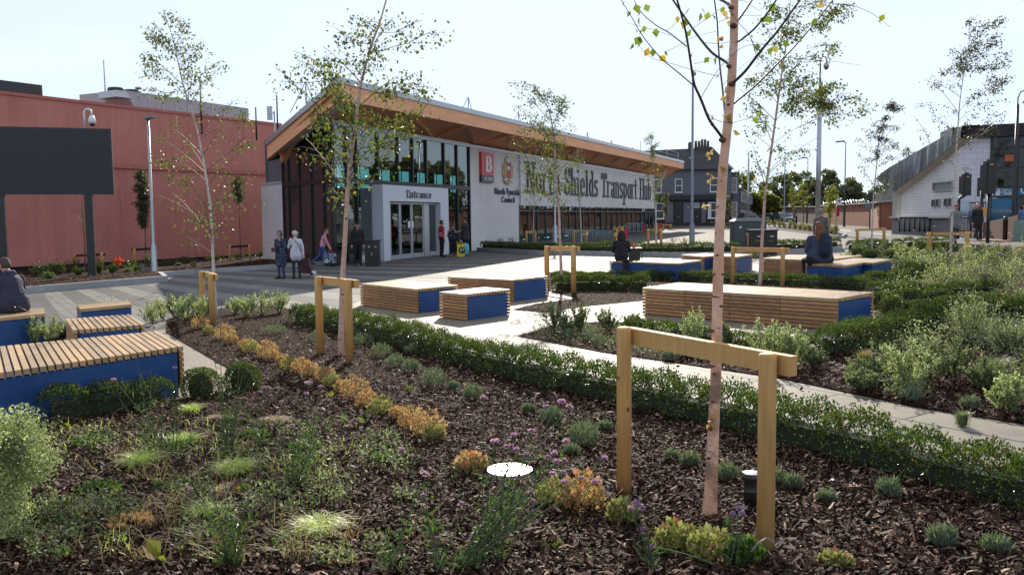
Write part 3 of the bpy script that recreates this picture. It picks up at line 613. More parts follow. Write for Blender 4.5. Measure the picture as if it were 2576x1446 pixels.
# ---------------- pub and terrace ----------------
PD = 112.
def pp(fx, fy, Y=PD): return at(fx, fy, Y)
pub = thing('corner_pub', 'dark grey two-storey corner pub with slate roof and chimney pots', 'building', at(1750, 566, PD))
Mpub = plain('pub_paint', (.12, .125, .155), .8, 0, .08, .5); Mpd = plain('pub_dark_paint', (.018, .018, .022), .6); Msl = bricky('slate', (.05, .048, .055), (.04, .04, .045), (.025, .025, .03), .5, .3, 0, .01, .8)
def pbox(mb, x0, x1, y0, y1, Y, d0=0, d1=.3):   # front at Y-d0, back Y+d1; px rect
    a = at(x0, y1, Y); b_ = at(x1, y1, Y); c = at((x0 + x1) / 2, y0, Y); z0, z1 = (a.z + b_.z) / 2, c.z
    mb.hexa([(a.x, Y - d0, z0), (b_.x, Y - d0, z0), (b_.x, Y + d1, z0), (a.x, Y + d1, z0), (a.x, Y - d0, z1), (b_.x, Y - d0, z1), (b_.x, Y + d1, z1), (a.x, Y + d1, z1)])
b = MB(); pbox(b, 1600, 1839, 426, 572, PD, 0, 9); pbox(b, 1840, 1858.5, 436, 572, PD + 3, 0, 6); b.build('wall', Mpub, pub)
b = MB(); e0, e1 = at(1598, 427.5, PD - .4), at(1843, 425.5, PD - .4); r0, r1 = at(1598, 380.5, PD + 4.5), at(1793, 371.5, PD + 4.5); k1 = at(1848, 425, PD + 9.5)
b.add([e0, e1, r1, r0, k1, (e0.x, PD + 9.5, e0.z)], [(0, 1, 2, 3), (1, 4, 2), (4, 5, 3, 2)]); rf = b.build('roof', Msl, pub)
b = MB(); pbox(b, 1596, 1842, 426, 428, PD, .45, 0); pbox(b, 1839, 1860, 433.5, 436, PD + 3, .2, 0); b.build('gutter', Mpd, pub)
b = MB(); pbox(b, 1749, 1789, 370.5, 383, PD + 4.5, .6, .6); pbox(b, 1733, 1741, 358.5, 378, PD + 4.5, .6, .6); ch = b.build('chimney', plain('sooty_brick', (.07, .055, .05), .9), pub)
b = MB()
for x in (1750.5, 1758.5, 1766, 1773.5, 1781): q = at(x, 371, PD + 4.5); b.lathe(q, [(.2, -.1), (.16, .75 + .2 * (x in (1766, 1773.5))), (.22, .8 + .2 * (x in (1766, 1773.5))), (.1, .85 + .2 * (x in (1766, 1773.5)))], 8)
b.build('chimney_pot', plain('pot_clay', (.2, .15, .12), .9), ch)
b = MB(); pbox(b, 1640, 1843, 490.5, 503, PD, .5, 0); b.build('fascia_board', Mpd, pub)
b = MB()
for x0, x1 in ((1600, 1676), (1693, 1719), (1740, 1765), (1775, 1839)): pass
pbox(b, 1600, 1839, 503.2, 572, PD, .06, 0); b.build('shopfront', Mpd, pub)
b = MB()
for x0, x1 in ((1676, 1693), (1719, 1740.5), (1764, 1775)): pbox(b, x0, x1, 509, 560, PD, .14, -.061)
b.build('pilaster', Mpub, pub)
wfr = plain('window_white', (.62, .63, .66), .5); wgl = plain('window_pane', (.05, .055, .065), .12); cur = plain('curtain', (.30, .24, .22), .8)
def sash(x0, x1, y0, y1, Y, d, par, blind=None, shut=0):
    f_ = MB(); pbox(f_, x0, x1, y0, y1, Y, d + .05, -d); w = f_.build('window', wfr, par)
    g_ = MB(); t = (x1 - x0) * .11; ym = (y0 + y1) / 2; pbox(g_, x0 + t + shut, x1 - t, y0 + t, ym - t / 2, Y, d + .07, -d - .051); pbox(g_, x0 + t + shut, x1 - t, ym + t / 2, y1 - t, Y, d + .07, -d - .051); g_.build('pane', blind or wgl, w)
    s_ = MB(); pbox(s_, x0 - 1, x1 + 1, y1, y1 + 1.3, Y, d + .2, -d); s_.build('sill', wfr, w)
sash(1697.5, 1716.5, 449.5, 484.5, PD, .0, pub); sash(1785.5, 1808, 447.5, 483.5, PD, 0, pub); sash(1645, 1664, 451, 485, PD, 0, pub)
sash(1649, 1670.5, 510, 551, PD, .1, pub, None, 0); sash(1780, 1803, 508.5, 549.5, PD, .1, pub, None, 6)
sash(1840.5, 1854, 447, 484, PD + 3, 0, pub, cur); sash(1840, 1854, 508, 546.5, PD + 3, 0, pub, cur)
b = MB(); pbox(b, 1732, 1744, 396.5, 405, PD + 2.4, .3, -.1); b.build('roof_window', wfr, pub)
for x0, x1, ft in ((1697.5, 1715, 0), (1744.5, 1760, 1)):
    b = MB(); pbox(b, x0, x1, 508, 561, PD, .1, -.06); dd = b.build('door', plain('door_black', (.012, .012, .015), .35), pub)
    b = MB(); pbox(b, x0 + 7, x0 + 11, 544, 545.2, PD, .13, -.101); b.build('letterbox', M['galv'], dd)
    if ft: b = MB(); pbox(b, x0, x1, 510, 524, PD, .125, -.101); b.build('fanlight', plain('fanlight', (.3, .31, .29), .4), dd)
b = MB(); pbox(b, 1767.5, 1771, 511, 517, PD, .2, -.14); pbox(b, 1729, 1731.5, 520, 523, PD, .2, -.14); b.build('alarm_box', wfr, pub)
# terrace of brick houses down the side street
tb = bricky('terrace_brick', (.10, .07, .06), (.08, .055, .05), (.07, .06, .055), .3, .1, R(75), .01, .9)
for i in range(5):
    Y0 = 128 + i * 12; x0 = at(1861 + i * 8.5, 500, Y0).x; x1 = at(1861 + (i + 1) * 8.5, 500, Y0 + 12).x; zt = at(1861, 476, 128).z; zb_ = 0.
    th = thing('terraced_house', ['dark brick terraced house adjoining the pub yard', 'second dark terraced house away from the pub', 'middle dark terraced house in the side street row', 'fourth dark terraced house away from the pub', 'farthest dark terraced house half behind street trees'][i], 'house', (x0, Y0, zb_), 'terraced houses in the side street')
    b = MB(); b.hexa([(x0 - 9, Y0, zb_), (x0, Y0, zb_), (x1, Y0 + 11.95, zb_), (x1 - 9, Y0 + 11.95, zb_), (x0 - 9, Y0, zt), (x0, Y0, zt), (x1, Y0 + 11.95, zt), (x1 - 9, Y0 + 11.95, zt)]); b.build('wall', tb, th)
    b = MB(); b.prism([(x0 + .4, Y0, zt), (x0 - 9.4, Y0, zt), (x0 - 4.5, Y0, zt + 2.6)], (x1 - x0, 11.95, 0)); r_ = b.build('roof', plain('roof_tiles', (.11, .06, .05), .9), th)
    b = MB(); b.box(((x0 + x1) / 2 - 4.5, Y0 + 11, zt + 2.9), (.8, 1.2, 1.6)); b.build('chimney', tb, r_)
    for k in range(4):
        for z0 in (.9, 3.8):
            t = (k + .5) / 4; x = lerp(x0, x1, t); y = Y0 + 12 * t
            b = MB(); b.bar((x + .03, y - .5, z0 + .8), (x + .03 + (x1 - x0) / 12, y + .5, z0 + .8), .12, 1.6); w = b.build('window', wfr, th)
            b = MB(); b.bar((x + .11, y - .36, z0 + .8), (x + .11 + (x1 - x0) / 16, y + .36, z0 + .8), .1, 1.3); b.build('pane', wgl, w)

# ---------------- white tiled building on the right ----------------
XW = 25.6; Dn, Df = 50., 57.6
tile = bricky('white_tile_wall', (.80, .76, .77), (.75, .715, .73), (.52, .50, .52), .45, .2, R(90), .012, .35, .5, .14)
tile2 = bricky('white_tile_front', (.70, .67, .74), (.64, .61, .68), (.45, .43, .48), .6, .3, R(-30), .012, .4, .5, .1)
wb = thing('tiled_building', 'white tiled building with curved metal roof and glazed blue-lettered front', 'building', (XW, 52, .4))
def wp(fx, fy): p = onp(fx, fy, (XW, 50), (0, 1)); return p
qa, qb = wp(2416, 350), wp(2268.5, 477.5)
Dn, Df = qa.y, qb.y; zb0 = -.2
b = MB(); rw = [(0, zb0)]
BTY = [(qa.y, qa.z - .05), (qa.y * .62 + qb.y * .38, qa.z + (qb.z - qa.z) * .43), (qb.y, qb.z)]
b.add([(XW, Dn, zb0), (XW, Df, zb0), (XW, Df, qb.z + .35), (XW, lerp(Vector((Dn, 0, 0)), Vector((Df, 0, 0)), .5).x, qb.z + (qa.z - qb.z) * .5 + .35), (XW, Dn, qa.z)], [(0, 1, 2, 3, 4)])
FD = Vector((.87, -.5, 0)); K0 = Vector((XW, Dn, 0))
def fr_(s, z, off=0): p = K0 + FD * s + Vector((-.5, -.87, 0)) * off; return Vector((p.x, p.y, z))
def frz(fx, fy, off=0): p = onp(fx, fy, K0 + Vector((-.5, -.87, 0)) * off, FD); return (p - K0).dot(FD), p.z
sg_ = frz(2494, 400)[0]
b.mi = 0; b.add([(XW, Dn, zb0), fr_(sg_, zb0), fr_(sg_, qa.z), (XW, Dn, qa.z)], [(0, 1, 2, 3)])
b.m[-1] = 1
bb = b.build('wall', [tile, tile2], wb)
b = MB(); b.hexa([(XW + .02, Dn + .3, zb0), (XW + 30, Dn + .3, zb0), (XW + 30, Df, zb0), (XW + .02, Df, zb0), (XW + .02, Dn + .3, qb.z - .2), (XW + 30, Dn + .3, qb.z - .2), (XW + 30, Df, qb.z - .2), (XW + .02, Df, qb.z - .2)]); b.build('inner_block', plain('inside_grey', (.2, .2, .2), .8), wb)
# roof: curved sheet from the corner down to the rear
zinc, nt, pb_, L = newmat('zinc_roof'); f = noise(nt, posn(nt), 1, 4, .6, (.5, 2.6, .3)); L.new(ramp(nt, f, [(.35, (.02, .022, .025)), (.55, (.10, .11, .12)), (.72, (.42, .44, .46))]), pb_.inputs['Base Color']); pb_.inputs['Roughness'].default_value = .35; pb_.inputs['Metallic'].default_value = .6
o_ = .5
def wo(fx, fy): return onp(fx, fy, (XW - o_, 50), (0, 1))
tp = [wo(2418, 316), wo(2370, 344), wo(2320, 372), wo(2270, 401), wo(2235, 421), wo(2215, 436), wo(2200, 450)]
bt = [wo(2416, 346), wo(2385, 374), wo(2350, 405), wo(2315, 433), wo(2285, 456), wo(2262, 473), wo(2249, 483)]
b = MB()
vs_ = []
for t_, u_ in zip(tp, bt):
    y = (t_.y + u_.y) / 2; vs_ += [(XW - o_, u_.y, u_.z), (XW - o_ + .02, u_.y + (t_.y - u_.y) * .55, u_.z + (t_.z - u_.z) * .55), (XW - o_ + .06, t_.y, t_.z), (XW + 22, t_.y, t_.z + .6)]
n = len(tp); b.add(vs_, [(i * 4 + k, i * 4 + k + 1, i * 4 + k + 5, i * 4 + k + 4) for i in range(n - 1) for k in range(3)]); b.build('roof', zinc, wb)
b = MB(); vs_ = []
for u_ in bt: vs_ += [(XW - o_, u_.y, u_.z - .02), (XW + .05, u_.y, u_.z - .12)]
b.add(vs_, [(i * 2, i * 2 + 1, i * 2 + 3, i * 2 + 2) for i in range(n - 1)]); b.build('soffit', plain('beige_soffit', (.45, .38, .30), .7), wb)
b = MB(); b.hexa([(XW - .5, Dn - .1, qa.z), fr_(16, qa.z, .9), fr_(16, qa.z, -3), (XW + .3, Dn + 3, qa.z), (XW - .5, Dn - .1, tp[0].z), fr_(16, tp[0].z + .1, .9), fr_(16, tp[0].z + .1, -3), (XW + .3, Dn + 3, tp[0].z)]); b.build('roof_fascia', plain('dark_zinc', (.025, .02, .02), .4, .5, .3, 2), wb)
bl_ = plain('blue_vinyl', (.03, .16, .30), .25, 0, .1, .8); b = MB()
zs0, zs1 = frz(2500, 560)[1], frz(2500, 497)[1]; zh0, zh1 = frz(2500, 492)[1], frz(2500, 474)[1]; zt_ = frz(2500, 372)[1]; sd_ = frz(2557, 450)[0]
b = MB(); b.add([fr_(sg_ + .05, .3), fr_(15, .3), fr_(15, qa.z - .01), fr_(sg_ + .05, qa.z - .01)], [(0, 1, 2, 3)]); b.build('glazing', M['glass_dark'], wb)
b = MB(); b.add([fr_(sg_ + .05, .3, .02), fr_(sd_, .3, .02), fr_(sd_, zs1, .02), fr_(sg_ + .05, zs1, .02)], [(0, 1, 2, 3)]); b.add([fr_(sg_ + .05, zh0, .02), fr_(15, zh0, .02), fr_(15, zh1, .02), fr_(sg_ + .05, zh1, .02)], [(0, 1, 2, 3)]); b.build('blue_sign', bl_, wb)
b = MB()
for s in (sg_, sd_, sd_ + 3, sd_ + 6): b.bar(fr_(s, .2, .04), fr_(s, qa.z, .04), .12, .12)
for z in (zs1 + .05, zh1 + .05, zt_, (zh1 + zt_) / 2): b.bar(fr_(sg_, z, .05), fr_(15, z, .05), .1, .1)
b.build('window_frame', M['frame'], wb)
wht = plain('vinyl_white', (.65, .7, .75), .5)
a = frz(2512, 485)[0]; c = frz(2549, 485)[0]; textmesh('TYNESIDE', fr_(a, frz(2512, 488)[1], .05), FD, (0, 0, 1), c - a, .42, .02, (-.5, -.87, 0)).build('lettering', wht, wb)
a = frz(2512, 485)[0]; textmesh('CABS', fr_(a, frz(2512, 493)[1], .05), FD, (0, 0, 1), .8, .2, .02, (-.5, -.87, 0)).build('lettering', wht, wb)
a = frz(2566, 485)[0]; textmesh('0191', fr_(a, frz(2566, 487)[1], .05), FD, (0, 0, 1), 1.1, .42, .02, (-.5, -.87, 0)).build('lettering', wht, wb)
b = MB(); a = frz(2501, 485)[0]; z = frz(2501, 484)[1]; b.prism([fr_(a + .3 * cos(t), z + .36 * sin(t), .04) for t in [2 * pi * k / 14 for k in range(14)]], Vector((-.5, -.87, 0)) * .02); b.build('logo_disc', wht, wb)
b = MB(); b.bar(fr_(a - .16, z + .13, .075), fr_(a + .16, z + .13, .075), .03, .06); b.bar(fr_(a, z - .2, .075), fr_(a, z + .13, .075), .03, .07); b.build('logo_mark', M['black'], wb)
b = MB(); a = frz(2526, 433)[0]; b.add([fr_(a, 4.6, .06), fr_(a + .6, 4.6, .06), fr_(a + .6, 4.95, .06), fr_(a, 4.95, .06)], [(0, 1, 2, 3)]); b.build('red_sticker', plain('orange_red', (.5, .1, .04), .5), wb)
b = MB(); ye = (tp[-1].y + bt[-1].y) / 2; b.add([(XW, Df, zb0), (XW + .1, ye, zb0), (XW + .1, ye, bt[-1].z + .1), (XW + .1, (bt[-2].y + ye) / 2, bt[-2].z), (XW, Df, qb.z + .3)], [(0, 1, 2, 3, 4)]); b.build('rear_wall', plain('rear_wall_beige', (.45, .42, .37), .7), wb)
# windows in the tiled side
def wwin(x0, x1, y0, y1):
    a, c = wp(x0, (y0 + y1) / 2).y, wp(x1, (y0 + y1) / 2).y; xm = (x0 + x1) / 2; z1, z0 = wp(xm, y0).z, wp(xm, y1).z
    f_ = MB(); yy0, yy1 = min(a, c), max(a, c); fw = .08 if x1 - x0 > 20 else .035
    for y_0, y_1, q0, q1 in ((yy0 - fw, yy0, z0 - fw, z1 + fw), (yy1, yy1 + fw, z0 - fw, z1 + fw), (yy0, yy1, z1, z1 + fw), (yy0, yy1, z0 - fw, z0)): f_.box((XW - .06, (y_0 + y_1) / 2, (q0 + q1) / 2), (.16, y_1 - y_0, q1 - q0))
    w = f_.build('window', M['galv'], wb)
    g_ = MB(); g_.box((XW - .01, (yy0 + yy1) / 2, (z0 + z1) / 2), (.03, yy1 - yy0 - .01, z1 - z0 - .01)); g_.build('pane', wgl if x1 - x0 < 20 else plain('frosted_pane', (.22, .28, .27), .25), w)
wwin(2352, 2399, 460, 477); wwin(2349, 2354.5, 503.5, 519); wwin(2360, 2365.5, 502.5, 518.5); wwin(2380, 2386.5, 501, 518); wwin(2392, 2398, 500, 517)
b = MB(); a_, c_ = wp(2264, 545), wp(2418, 548); b.box((XW - .2, (Df + Dn) / 2 + .3, (a_.z) / 1 - .04), (.5, Df - Dn + 1.0, .1)); b.build('ledge', plain('stone_ledge', (.5, .46, .43), .7), wb)
b = MB(); b.box((XW - .12, (Df + Dn) / 2 + .3, (a_.z - .09 + zb0) / 2), (.3, Df - Dn + .9, a_.z - .1 - zb0)); b.build('plinth', bricky('grey_plinth', (.26, .25, .25), (.22, .21, .21), (.15, .15, .15), .3, .1, R(90)), wb)
b = MB(); q0, q1 = at(2221, 476, 95), at(2272, 476, 95); q2 = q0; b.hexa([(q0.x, 95, .2), (q1.x, 95, .2), (q1.x, 99, .2), (q0.x, 99, .2), (q0.x, 95, q0.z), (q1.x, 95, q0.z + .1), (q1.x, 99, q0.z + .1), (q0.x, 99, q0.z)]); b.build('rear_annexe', plain('annexe_cladding', (.32, .30, .26), .7), wb)

# brick boundary wall
bkr = bricky('red_brick', (.36, .125, .07), (.29, .10, .06), (.22, .12, .085), .24, .085, R(78), .01, .9, .5, .25)
wall = thing('brick_wall', 'long red brick boundary wall behind the road, rising to the tiled building', 'wall', gp(2192, 566))
def wseg(x0, y0t, y0b, Y0, x1, y1t, y1b, Y1, mat=bkr, nm='wall_run', cop=True):
    a, a1, c, c1 = at(x0, y0b, Y0), at(x0, y0t, Y0), at(x1, y1b, Y1), at(x1, y1t, Y1)
    for p in (a, c): p.z -= .4
    b = MB(); d = Vector((0, .35, 0)); b.hexa([a, c, c + d, a + d, a1, c1, c1 + d, a1 + d]); b.build(nm, mat, wall)
    if cop: b = MB(); b.bar(a1 + Vector((0, .17, .06)), c1 + Vector((0, .17, .06)), .55, .12); b.build('coping', plain('coping_stone', (.42, .38, .34), .8), wall)
wseg(2266, 506, 571, 72, 2216, 510, 571, 74); wseg(2216, 510, 571, 74, 2192, 512, 567, 92)
wseg(2192, 512, 567, 92, 2069, 519, 558.5, 125); wseg(2069, 521, 558.5, 125.2, 1975, 521, 550, 165, bricky('old_brick', (.24, .15, .11), (.18, .12, .095), (.2, .17, .15), .5, .2, R(78), .02, .9, .5, .4), 'old_wall_run')
wseg(1975, 521, 552, 165, 1962, 523, 549, 190, bkr)
b = MB(); w0, w1 = at(2190, 508, 92.), at(2069, 515.5, 125); w2 = at(1962, 519, 185)
P_ = []
for k in range(60):
    p = lerp(w0, w1, k / 59); P_.append(p + Vector((0, .2 + .25 * sin(k * 2.2), .3 * cos(k * 2.2) + .1)))
b.tube(P_, .035, 4)
for k in range(12): p = lerp(w0, w1, k / 11); b.tube([p + Vector((0, .2, -.6)), p + Vector((0, .2, .3))], .04, 4)
b.thing('barbed_wire', M['galv'], 'coiled barbed wire running along the top of the brick wall', 'barbed wire')

# ---------------- benches ----------------
def q4(FL, FR, BR, BL, H):
    return [gp(*p, H) for p in (FL, FR, BR, BL)]
def bench(label, FL, FR, BR, BL, run='FLFR', blue='', H=.47, mods=3, group='slatted block benches'):
    """top corners in order; slats run along FL>FR (run='FLFR') or BL>FL; blue: faces of panel: F,R,B,L"""
    c = q4(FL, FR, BR, BL, H) if not isinstance(FL, Vector) else [FL, FR, BR, BL]
    # keep corners at their own ground height
    if run == 'FLFR': A, B_, C, D = c          # slats A->B, across A->D
    else: A, B_, C, D = c[3], c[0], c[1], c[2]  # slats BL->FL, across towards the right
    ctr = (A + B_ + C + D) / 4
    t = thing('slatted_bench', label, 'bench', (ctr.x, ctr.y, G(ctr.x)), group)
    def P(u, v, z):
        p = lerp(lerp(A, B_, u), lerp(D, C, u), v); return Vector((p.x, p.y, G(p.x) + z))
    L_ = ((A - B_).length + (C - D).length) / 2; W = ((A - D).length + (B_ - C).length) / 2
    faces = {'u0': 0, 'u1': 0, 'v0': 0, 'v1': 0}
    fm = {'F': 'v0', 'R': 'u1', 'B': 'v1', 'L': 'u0'} if run == 'FLFR' else {'F': 'u1', 'L': 'v0', 'B': 'u0', 'R': 'v1'}
    bl_f = {'u0', 'u1'} | {fm[k] for k in blue}
    e, f = .035 / L_, .04 / W
    body = MB(); body.smooth = False
    v0 = .018 / W if 'v0' in bl_f else .07 / W; v1 = 1 - (.018 / W if 'v1' in bl_f else .07 / W)
    ee = .012 / L_
    body.hexa([P(ee, v0, .0), P(1 - ee, v0, .0), P(1 - ee, v1, .0), P(ee, v1, .0), P(ee, v0, H - .065), P(1 - ee, v0, H - .065), P(1 - ee, v1, H - .065), P(ee, v1, H - .065)])
    body.build('steel_body', M['blue'], t)
    mods = max(1, mods); g_ = .008 / L_
    top = MB(); n = max(4, round(W / .072)); sl = .052 / W
    for m_ in range(mods):
        u0, u1 = m_ / mods + (g_ / 2 if m_ else 0), (m_ + 1) / mods - (g_ / 2 if m_ < mods - 1 else 0)
        for k in range(n):
            va = k / n + (1 / n - sl) / 2; va = k * (1 - sl) / (n - 1); vb = va + sl
            h0 = H - .052; top.hexa([P(u0, va, h0), P(u1, va, h0), P(u1, vb, h0), P(u0, vb, h0), P(u0, va, H), P(u1, va, H), P(u1, vb, H), P(u0, vb, H)])
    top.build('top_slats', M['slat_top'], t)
    for fc in ('v0', 'v1'):
        if fc in bl_f: continue
        s = MB(); a, b_ = (0, .048 / W) if fc == 'v0' else (1 - .048 / W, 1)
        nz_ = 6; z = H - .052 - .012
        for m_ in range(mods):
            u0, u1 = m_ / mods + (g_ / 2 if m_ else 0), (m_ + 1) / mods - (g_ / 2 if m_ < mods - 1 else 0)
            for k in range(7):
                z1 = H - .064 - k * .0565; z0 = z1 - .045
                if z0 < .02: break
                s.hexa([P(u0, a, z0), P(u1, a, z0), P(u1, b_, z0), P(u0, b_, z0), P(u0, a, z1), P(u1, a, z1), P(u1, b_, z1), P(u0, b_, z1)])
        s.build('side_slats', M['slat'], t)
    if L_ > 1.6:
        s = MB(); 
        for k in range(1, mods):
            u = k / mods; s.hexa([P(u - .003 / L_, .02, .1), P(u + .003 / L_, .02, .1), P(u + .003 / L_, .98, .1), P(u - .003 / L_, .98, .1), P(u - .003 / L_, .02, H - .06), P(u + .003 / L_, .02, H - .06), P(u + .003 / L_, .98, H - .06), P(u - .003 / L_, .98, H - .06)])
        s.build('joint_plate', M['dark'], t)
    return t
bench('small cube-like bench in front of two longer ones in the middle', (1105, 734), (1170.5, 740), (1283, 727.5), (1217.7, 722), mods=1)
bench('middle bench left of the small one, nearest the plaza bands', (906, 713), (1047.4, 727), (1152.5, 717), (1001, 704), mods=3)
bench('longer bench behind the small one, left of the staked birch', (1126, 695.7), (1289, 703.4), (1378.5, 694), (1204.5, 687), mods=2)
bench('longest bench, beside the big near birch on the right', (1616, 723.8), (2106, 751), (2198, 735), (1706.8, 710.4), mods=4)
bench('long blue-fronted bench on which the dark-haired woman sits', (1533, 656), (1706.8, 662), (1766, 654.3), (1592, 650.5), run='BLFL', mods=1, blue='R')
bench('far bench left of centre pole, behind the long blue bench', (1713.5, 640.6), (1770, 645.4), (1835, 639), (1775, 636.5), mods=1)
bench('small far bench just right of the near birch trunk', (1786, 642), (1852, 646), (1893.5, 639.8), (1826, 637.6), mods=1)
bench('long low bench behind the seated woman with the backpack', (1917.6, 649.4), (2069, 655), (2169, 643), (1985, 640.5), mods=3)
bench('blue bench under the seated woman with the backpack', (2026.4, 662.5), (2121.8, 668), (2175, 659.4), (2090, 655.5), run='BLFL', mods=1, blue='R')
bench('blue bench at the right end of the far group', (2103, 656), (2195.7, 661), (2245, 652), (2150, 649), run='BLFL', mods=1, blue='R')
bench('large near bench cut by the left picture edge', (-75, 948), (461, 870), (395, 832), (-75, 878), run='BLFL', mods=2, H=.52)
bench('short slatted bench just behind the large near one at left', (184, 830), (365, 816), (326, 790), (165, 802), run='BLFL', mods=1)
bench('narrow bench half hidden by shrubs, farthest of the left group', (202, 777), (331.6, 765), (323, 756.5), (192.5, 767), run='FLFR', mods=1, blue='F')
bench('bench under the man in the dark hoodie at left', (-130, 812), (113, 788), (110, 774), (-130, 790), run='FLFR', mods=1, blue='F')

# ---------------- kerbs round the raised beds ----------------
def kerb(L, h, label, w=.15, name='kerb'):
    mb = MB(); P_ = [gp(*p) for p in L]
    for a, b_ in zip(P_, P_[1:]):
        d = (b_ - a).normalized(); nn = Vector((-d.y, d.x, 0)); 
        if nn.y < 0: nn = -nn
        a2, b2 = a + nn * w, b_ + nn * w
        dz = Vector((0, 0, h)); s_ = Vector((0, 0, -.1)); mb.hexa([a + s_, b_ + s_, b2 + s_, a2 + s_, a + dz, b_ + dz, b2 + dz, a2 + dz])
    return mb.thing(name, M['kerb'], label, 'kerb')
kerb([(-120, 752), (74, 738.5), (411, 709.6)], .2, 'low granite kerb of the bed under the big screen')
kerb([(411, 709.6), (397, 697.5)], .2, 'short end kerb of the bed beside the left lamp post')
kerb([(397, 697), (503, 689), (660, 678), (733, 672), (842, 665.5)], .17, 'granite kerb of the bed along the red building')
kerb([(1199, 632), (1352, 641), (1541, 644.5), (1712, 648), (1880, 646), (1980, 640), (2120, 633)], .2, 'long granite kerb under the far box hedge')
# island bed kerb and far bed
kerb([(1928, 573.5), (2060, 591), (2122, 598)], .12, 'kerb of the shrub island in the road')
kerb([(2122, 598), (2131, 592), (2100, 586)], .12, 'curved end kerb of the shrub island by the road')
def bedtop(L, h): return sheet('soil', gpl(L), h, GR['mulch'])
bedtop([(-120, 751), (74, 737.5), (408, 709), (396, 694), (300, 676), (100, 690), (-120, 700)], .16)
bedtop([(397, 695.5), (503, 687.5), (660, 677), (733, 671), (838, 665), (715, 655), (540, 656), (391, 668)], .13)
bedtop([(1203, 631.3), (1352, 640), (1541, 643.5), (1712, 647), (1880, 645), (1980, 639), (2118, 632.5), (2120, 624), (1860, 628), (1480, 626), (1300, 620)], .16)
bedtop([(1930, 573), (2060, 590), (2120, 596.5), (2129, 592), (2098, 587), (1990, 571)], .10)
bedtop([(1640, 576.5), (1860, 576.5), (1860, 573), (1640, 573)], .0)

# ---------------- stakes ----------------
def stake(label, L0, L1, R0, R1, r=.045, rail='back', over=.12, black=False, rl=.05):
    """L0 top px, L1 base px of left post, R likewise"""
    a, c = gp(*L1), gp(*R1)
    ha = at(L0[0], L0[1], a.y).z - a.z; hc = at(R0[0], R0[1], c.y).z - c.z
    h = max(ha, hc) if abs(ha - hc) < .3 else (ha + hc) / 2
    t = thing('tree_stake_frame', label, 'tree stake', (a + c) / 2, 'staked frames round the young trees')
    for p, hh in ((a, ha), (c, hc)):
        b = MB(); b.lathe((p.x, p.y, G(p.x)), [(r, -.1), (r, hh - .02), (r * .93, hh - .004), (r * .7, hh)], 12); b.build('post', M['stake'], t)
    d = (c - a).normalized(); nn = Vector((-d.y, d.x, 0)); nn = nn if nn.y > 0 else -nn
    o_ = nn * (r + rl / 2 + .002)
    b = MB(); b.bar(a - d * over * .5 + o_ + Vector((0, 0, ha - .06)), c + d * over + o_ + Vector((0, 0, hc - .06)), rl, .1); b.build('rail', M['frame'] if black else M['stake'], t)
    return t
def lamp_post(): pass
stake('nearest stake frame, round the big birch trunk at right', (1573, 822), (1570, 1252), (1937, 888), (1925, 1400), .046, over=.1)
stake('stake frame of the birch left of centre', (803, 695), (806, 895), (879, 702), (880, 918), .052)
stake('stake frame of the leftmost tall birch', (509, 682), (511, 792), (537, 688), (536, 820), .055)
stake('stake frame standing in the hedge right of the middle benches', (1374, 619), (1376, 728), (1442, 619), (1443, 738), .06)
stake('stake frame behind the longest bench', (1846.5, 621), (1843, 716), (1965, 623), (1968, 724), .05)
stake('stake frame in front of the black litter bins', (1883, 586), (1884, 646), (1945.6, 584), (1946, 643), .06)
stake('stake frame of the leaning slim birch at right', (2156, 575), (2156, 626), (2224, 573), (2223, 624), .065)
stake('stake frame of the bare-branched birch by the traffic lights', (2338, 584), (2336, 652), (2435.6, 582), (2432, 660), .07)
stake('stake frame near the far end of the hub, behind the hedge', (1631, 576), (1631, 616), (1662, 576), (1663, 618), .07)
stake('stake frame in the hedge bed right of the white wall', (1324.5, 581), (1324.5, 624), (1347, 581), (1347, 622), .07)
stake('stake frame just right of the thin facade lamp post', (1444, 579.5), (1444, 621), (1474, 579.5), (1474.5, 621), .07)
stake('small stake frame before the left door of the pub', (1669, 564), (1669, 577), (1686.5, 564), (1687, 577), .09)
stake('small stake frame before the right window of the pub', (1823, 561), (1823, 575), (1841, 561), (1841, 575), .09)
stake('stake frame beneath the big screen', (188, 640), (190, 686), (254, 636), (258, 689), .06, black=True)
stake('stake frame of the narrow tree behind the left lamp post', (339, 625), (340, 676), (389, 622), (389, 672), .055, black=True)
stake('stake frame beside the red wall near the hub', (578, 618), (579, 664), (628, 615), (629, 661), .055, black=True)

# ---------------- lamps, screen, street furniture ----------------
def post(fx, fyb, fyt, r0, r1, name, mat, label, cat, group=None, Y=None, flare=0, flare_h=0, head=None):
    p = gp(fx, fyb) if Y is None else None
    if p is None: q = at(fx, fyb, Y); p = Vector((q.x, Y, min(q.z, G(q.x)) if fyb else G(q.x))); p.z = G(p.x)
    h = at(fx, fyt, p.y).z - p.z
    t = thing(name, label, cat, p, group)
    prof = [(r0, 0), (r1, h)]
    if flare: prof = [(flare * 1.05, 0), (flare * 1.05, .06), (flare, .07), (flare, flare_h), (r0, flare_h + .18), (r1, h)]
    b = MB(); b.lathe(p, prof, 12); b.build('pole', mat, t); return t, p, h
t, p, h = post(389, 693, 298, .055, .045, 'street_lamp', M['galv'], 'galvanised lamp post at the corner of the left bed', 'street lamp', 'lamp posts', flare=.11, flare_h=1.05)
b = MB(); b.bar(p + Vector((-.12, 0, h)), p + Vector((.26, -.05, h + .05)), .3, .07); b.build('lamp_head', M['grey_post'], t)
t, p, h = post(1396.4, 624, 340, .06, .05, 'street_lamp', M['galv'], 'thin galvanised lamp post in front of the hub lettering', 'street lamp', 'lamp posts', flare=.13, flare_h=1.15)
